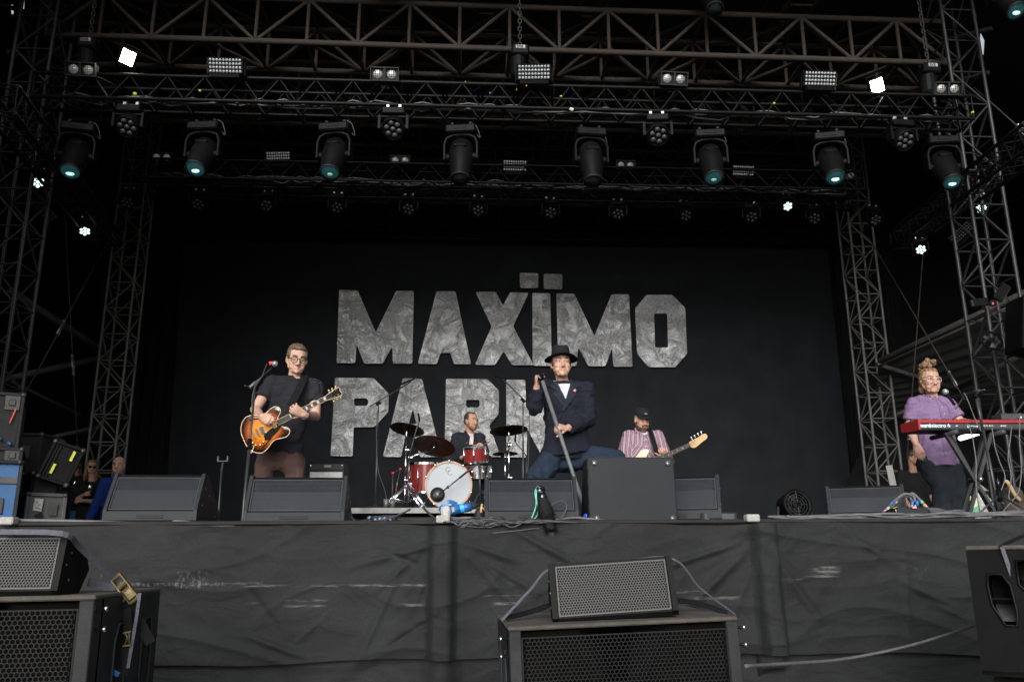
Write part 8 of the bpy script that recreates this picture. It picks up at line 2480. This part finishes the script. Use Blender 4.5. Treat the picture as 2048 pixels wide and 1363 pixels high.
# lower blue case with its lid rail
pb = at(118, 1040, 1.1); pt = at(122, 905, 1.1)
hh = pt.z-0-.0
XB = Matrix.Translation((pb.x-.90, 1.10, ZD)) @ Matrix.Rotation(R(4), 4, 'Z')
h_b = at(60, 925, 1.1).z-ZD
rb = case('big blue flight case with black edges at the left end of the stage', XB, .60, .6, h_b, 'case_blue', 'cab', ((.46, h_b*.52),))
e = at(36, 1000, 1.1)
CT = lambda p, z, w_, a: Matrix.Translation((p.x, p.y, z)) @ Matrix.Rotation(R(a), 4, 'Z') @ Matrix.Translation((-w_, 0, 0))
XB = CT(at(33, 1000, 1.1), ZD, .60, 25)
rb.matrix_world = XB
b = MB(); b.box((.30, -.004, h_b*.80), (.60, .014, .05), bev=.003); b.build('lid_rail', M['case_grey'], rb)
# black case above
e2 = at(40, 925, 1.08); z2 = at(40, 912, 1.08).z
XC = CT(at(40, 925, 1.08), ZD+h_b+.002, .62, 25)
rc1 = case('shallow black case lying on the blue flight case', XC, .62, .6, .10, 'black', 'black', ((.56, .05),))
# open black rack with lit gear
h1 = at(35, 790, 1.1).z-(ZD+h_b+.10)
er = at(40, 850, 1.1)
XR = CT(at(39, 850, 1.12), ZD+h_b+.105, .60, 25)
rk = case('tall open black rack with blue lit plugs, touched by the wristbanded arm', XR, .60, .5, h1, 'black', 'black', ((.53, h1-.07),), 'rack')
for k, (x, z) in enumerate(((.44, h1*.24), (.54, h1*.12), (.47, h1*.20))):
    b = MB(); b.tube([(x, -.03, z), (x+.02, -.035, z-.02)], .012, 8); b.build('plug', M['blue'], rk, True)
b = MB(); b.box((.38, -.006, h1*.65), (.08, .006, .10)); b.build('screen', M['cab'], rk)
b = MB(); b.box((.545, -.02, h1*.6), (.008, .008, .12), rot=Matrix.Rotation(.25, 3, 'Y')); b.build('red_handle', M['red'], rk)
# further dark racks behind
for (u, v0, v1, Y, w_, lab) in ((52, 868, 1040, 2.6, .30, 'dark rack behind the tall open rack'), (72, 900, 1040, 3.1, .35, 'dark low rack behind the taped case')):
    p = at(u, v0, Y); case(lab, Matrix.Translation((p.x-w_/2, Y, ZD)), w_, .5, p.z-ZD, 'black', 'black', ((w_*.5, (p.z-ZD)*.85),), 'rack')
# grey case, black case and tilted taped case
g0, g1 = at(118, 1041, 1.5), at(62, 990, 1.5)
zg = at(62, 990, 1.5).z-ZD
x_l, x_r = at(32, 1000, 1.45).x, at(118, 1000, 1.45).x
XG = Matrix.Translation((at(55, 1000, 1.35).x, 1.35, ZD)) @ Matrix.Rotation(R(40), 4, 'Z')
gcse = case('scuffed grey flight case with paper labels on the floor', XG, .28, .5, zg, 'case_grey', 'case_grey', ())
def lab_(u, v, w_, h_, m_, rot=0):
    q_ = at(u, v, 1.35); dr = q_-CAM; iX = XG.inverted(); c0, d0 = iX @ CAM, iX.to_3x3() @ dr; p = c0+d0*((0-c0.y)/d0.y)
    b = MB(); b.box((p.x, -.0165, p.z), (w_, .003, h_), rot=Matrix.Rotation(rot, 3, 'Y')); return b.build('label', M[m_], gcse)
lb = lab_(75, 1009, .066, .10, 'paper', .05)
b = MB(); p = lb.data.vertices[0].co.copy(); p = sum((v.co for v in lb.data.vertices), Vector())/len(lb.data.vertices)
for k, (dx, dz, r_) in enumerate(((-.012, .02, .4), (.01, .0, -.5), (-.005, -.025, .2), (.012, -.03, .9))): b.box((p.x+dx, -.019, p.z+dz), (.022, .001, .004), rot=Matrix.Rotation(r_, 3, 'Y'))
b.build('scribble', M['black'], lb)
lab_(105, 1018, .06, .10, 'subtop', .05)
lab_(76, 1031, .06, .04, 'black', -.5)
zb2 = at(70, 950, 1.6).z
XK2 = Matrix.Translation((at(62, 980, 1.42).x, 1.42, ZD+zg+.004)) @ Matrix.Rotation(R(40), 4, 'Z')
case('black lidded case standing on the grey flight case', XK2, .20, .42, zb2-(ZD+zg)-.004, 'black', 'fixture', ())
b = MB(); pq = at(50, 947, 1.56); b.box((pq.x, 1.68, zb2+.012), (.12, .16, .012), rot=Matrix.Rotation(.1, 3, 'Z')); tag(b.build('paper_stack', M['paper']), 'sheet of white paper lying on the black lidded case', 'paper')
pt0 = at(76, 951, 1.36)
XT = Matrix.Translation(pt0) @ Matrix.Rotation(R(24), 4, 'Z') @ Matrix.Rotation(R(18), 4, 'Y') @ Matrix.Rotation(R(-6), 4, 'X')
tc_ = case('black hard case with two yellow tape strips tilted on the stack', XT, .225, .14, .31, 'black_plastic', 'black_plastic', ())
for x, z in ((.17, .235), (.075, .09)):
    b = MB(); b.box((x, -.016, z), (.022, .003, .085), bev=.001); b.build('tape_strip', M['yellow'], tc_)
b = MB()
for x in (.03, .055): b.box((x, -.012, .155), (.008, .01, .27), bev=.003)
b.build('rib', M['black'], tc_)
for x in (.05, .17): 
    b = MB(); b.box((x, .02, .315), (.05, .05, .03), bev=.005); b.build('catch', M['chain'], tc_)
# canopy of the right wing: grey ribbed sheet on beams
M['canopy'] = mat('dusty grey tent sheet', (.05, .051, .053), .8, 0, .3, 4, .3, 20)
M['beam'] = mat('dull grey beam', (.05, .048, .045), .7, 0, .25, 6)
r = thing('canopy', 'grey ribbed tent sheet on beams in the right wing, behind the red keyboard', 'canopy', at(1900, 800, 6))
A0, A1 = at(1758, 722, 7.6), at(2080, 570, 5.4)
B0, B1 = at(1745, 850, 9.6), at(2120, 800, 9.2)
b = MB(); nx, nz = 60, 46; vs, fs = [], []
for j in range(nz+1):
    for i in range(nx+1):
        s, t = i/nx, j/nz
        p = A0.lerp(A1, s).lerp(B0.lerp(B1, s), t)
        p.z += .05*abs(math.sin(t*33+.6*math.sin(s*5)))-.12*math.sin(math.pi*t)*math.sin(math.pi*s)
        vs.append(p)
for j in range(nz):
    for i in range(nx):
        a = j*(nx+1)+i; fs.append((a, a+1, a+nx+2, a+nx+1))
b.add(vs, fs); b.build('sheet', M['canopy'], r, True)
for a, c, rr_ in ((A0, A1, .05), (at(1755, 733, 7.55), at(2070, 590, 5.3), .022), (at(1755, 728, 7.6), at(1915, 778, 8.2), .04), (at(1910, 780, 8.2), at(2060, 700, 6.2), .04), (at(1765, 842, 8.5), at(1830, 812, 8.0), .03)):
    b = MB(); b.tube([a, c], rr_, 8); b.build('beam', M['beam'], r, True)
b = MB(); b.add([at(1745, 850, 9.65), at(2130, 800, 9.25), Vector((12.5, 9.3, ZD)), Vector((6.6, 9.6, ZD))], [(0, 1, 2, 3)]); b.build('rear_sheet', M['drape'], r, False, False)
r = thing('wing_beams', 'dull brown beams of the tent frame in the left wing', 'beam', at(100, 700, 8))
for a, c, rr_ in ((at(20, 580, 6.2), at(205, 702, 8.4), .055), (at(-20, 765, 6.6), at(215, 712, 8.4), .05), (at(75, 880, 8.2), at(200, 853, 8.6), .035), (at(20, 760, 7.6), at(160, 830, 8.8), .03)):
    b = MB(); b.tube([a, c], rr_, 8); b.build('beam', M['beam'], r, True)
# things by the right tower
pf = at(1983, 681, 2.6)
r = thing('clip_fan', 'round clear cage fan clamped to the front right tower', 'fan', pf)
b = MB(); X = Matrix.Translation(pf) @ Matrix.Rotation(R(70), 4, 'X'); b.lathe([(.108, -.012), (.116, -.012), (.116, .012), (.108, .012)], 32, X, False); b.build('ring', M['gloss_black'], r)
b = MB()
for k in range(24): a = k*.2618; b.tube([(.02*math.cos(a), .02*math.sin(a), .02), (.108*math.cos(a), .108*math.sin(a), .01)], .0012, 4, X=X)
b.build('cage', M['cab'], r)
for k in range(3):
    a = k*2.09+.4; b = MB(); b.add([(.01, .0, .0), (.03*math.cos(a), .03*math.sin(a), .01), (.09*math.cos(a+.3), .09*math.sin(a+.3), .012), (.09*math.cos(a-.4), .09*math.sin(a-.4), -.012)], [(0, 1, 2, 3)], X); b.build('blade', M['case_grey'], r)
b = MB(); b.lathe([(.03, -.08), (.035, -.02), (.02, .025)], 14, X); b.build('motor', M['black_plastic'], r, True)
b = MB(); b.tube([pf+Vector((.0, .02, -.11)), pf+Vector((.05, .03, -.14)), pf+Vector((.16, .05, -.14))], .008, 8); b.build('arm', M['stand'], r, True)
pg = at(1985, 608, 2.6)
r = thing('tower_lamp', 'pair of black lamp flaps with a red dot on the front right tower', 'stage light', pg)
for a, c, w_ in ((at(1942, 607, 2.6), at(1975, 603, 2.6), .09), (at(1995, 600, 2.6), at(2013, 570, 2.6), .10)):
    d = (c-a); L_ = d.length; d.normalize(); s_ = d.cross(Vector((0, 1, 0))).normalized(); b = MB(); b.box((a+c)/2, (w_, .05, L_), rot=Matrix((s_, d.cross(s_), d)).transposed(), bev=.012); b.build('flap', M['gloss_black'], r)
b = MB(); b.ell(at(1985, 606, 2.6), (.035, .03, .035)); b.build('joint', M['black'], r, True)
b = MB(); b.ell(at(1986, 607, 2.55), (.010, .006, .012)); b.build('red_dot', mat('red indicator', (.5, .02, .03), .4, 0, 0, 5, emit=(1, .05, .08), es=.35), r, True)
p = at(2062, 650, 2.0)
r = thing('hung_speaker', 'dark loudspeaker hung at the right edge beside the front tower', 'loudspeaker', p)
b = MB(); b.box(p+Vector((.05, .1, 0)), (.32, .3, .56), rot=Matrix.Rotation(.18, 3, 'Y'), bev=.01); b.build('cabinet', M['black_plastic'], r)
b = MB(); b.box(p+Vector((.05, -.055, 0)), (.27, .01, .5), rot=Matrix.Rotation(.18, 3, 'Y')); b.build('grille', M['grille'], r)
# strip lamp and clutter behind the keyboard
p0, p1 = at(1921, 876, 4.6), at(1955, 866, 4.9)
b = MB(); b.tube([p0, p1], .030, 10); tag(b.build('strip_lamp', mat('lit strip lamp', (.9, .9, .85), .4, 0, 0, 5, emit=(.95, 1, .92), es=2.6), None, True), 'short glowing strip lamp seen under the red keyboard', 'lamp')
Yw = 3.0
r = thing('plastic_sack', 'white plastic sack with folds behind the legs of the keyboard stand', 'sack', gg(1500, 600, Yw))
b = MB(); q = gg(1490, 520, Yw)
b.loft([(Vector((q.x, Yw, ZD+.02)), .13, .12, (1, 0, 0)), (Vector((q.x, Yw, q.z-.02)), .135, .11, (1, 0, 0)), (gg(1470, 400, Yw), .11, .09, (1, 0, 0)), (gg(1450, 320, Yw), .05, .05, (1, 0, 0))], 16, 2); o = b.build('bag', M['white'], None, True); remeshed(o, .014, 2, wrinkle(.02, 9, 4)); attach(o, r)
r = thing('printed_bag', 'carrier bag with pink, blue and green print behind the keyboard stand', 'bag', gg(1330, 600, Yw-.2))
M['multi'] = mat('multicolour print', (.35, .5, .65), .6, 0, .2, 8)
n = M['multi'].node_tree.nodes; L = M['multi'].node_tree.links
vo = n.new('ShaderNodeTexVoronoi'); vo.inputs['Scale'].default_value = 11
tcx = n.new('ShaderNodeTexCoord'); L.new(tcx.outputs['Object'], vo.inputs['Vector']); hsv = n.new('ShaderNodeHueSaturation'); hsv.inputs['Saturation'].default_value = .75; hsv.inputs['Value'].default_value = .7; L.new(vo.outputs['Color'], hsv.inputs['Color']); L.new(hsv.outputs[0], n['Principled BSDF'].inputs['Base Color'])
q = gg(1330, 480, Yw-.2); zt = gg(1340, 345, Yw-.2).z; b = MB(); b.box((q.x, Yw-.2, (ZD+zt)/2), (.14, .08, zt-ZD), bev=.01); b.build('bag', M['multi'], r)
q = gg(1340, 290, Yw); b = MB(); zt2 = gg(1340, 240, Yw+.2).z; b.box((q.x-.02, Yw+.2, (ZD+zt2)/2), (.20, .10, zt2-ZD), bev=.01); tag(b.build('green_crate', mat('yellow green plastic', (.16, .24, .05), .6, 0, .3, 10)), 'yellow green crate behind the printed bag', 'crate')
q = gg(1650, 450, Yw+.3); zt = gg(1650, 275, Yw+.3).z; r = thing('dark_case', 'dark grey case right of the white sack behind the keyboard stand', 'case', (q.x, Yw+.3, ZD))
b = MB(); b.box((q.x, Yw+.4, (ZD+zt)/2), (.30, .3, zt-ZD), bev=.01); b.build('shell', M['cab'], r)
b = MB(); b.add([(q.x-.16, Yw+.35, zt+.002), (q.x-.02, Yw+.32, zt+.002), (q.x-.10, Yw+.36, zt+.09)], [(0, 1, 2)]); b.box((q.x-.09, Yw+.36, zt+.02), (.09, .004, .04)); b.build('paper', M['paper'], r)
q = gg(1705, 190, Yw+.4); b = MB(); b.lathe([(.02, -.08), (.02, .02), (.008, .05), (.008, .08)], 12, Matrix.Translation((q.x, q.y, zt+.09))); tag(b.build('bottle', M['gloss_black'], None, True), 'dark bottle with white label standing on the dark grey case', 'bottle')
q = at(2020, 978, 2.4); r = thing('tool_bag', 'brown tool bag with light handle at the right end of the stage', 'bag', (q.x, 2.4, ZD))
b = MB(); b.loft([(Vector((q.x+.06, 2.45, ZD+.05)), .14, .12, (1, 0, 0)), (Vector((q.x+.05, 2.45, q.z-.05)), .10, .09, (1, 0, 0))], 14, 3); b.build('bag', mat('dark brown canvas', (.035, .028, .02), .9, 0, .3, 10), r, True)
b = MB(); b.tube(spline([at(2008, 962, 2.33), at(2016, 965, 2.32), at(2030, 990, 2.32), at(2040, 1000, 2.33)], 5), .02, 8); b.build('handle', mat('tan leather', (.30, .20, .10), .7, 0, .3, 20), r, True)
b = MB(); q = at(1782, 950, 6.6); b.box(q, (.10, .01, .30), rot=Matrix.Rotation(-.1, 3, 'Y')); tag(b.build('hung_paper', M['paper']), 'pale sheet hanging beside the foot of the rear right tower', 'paper')
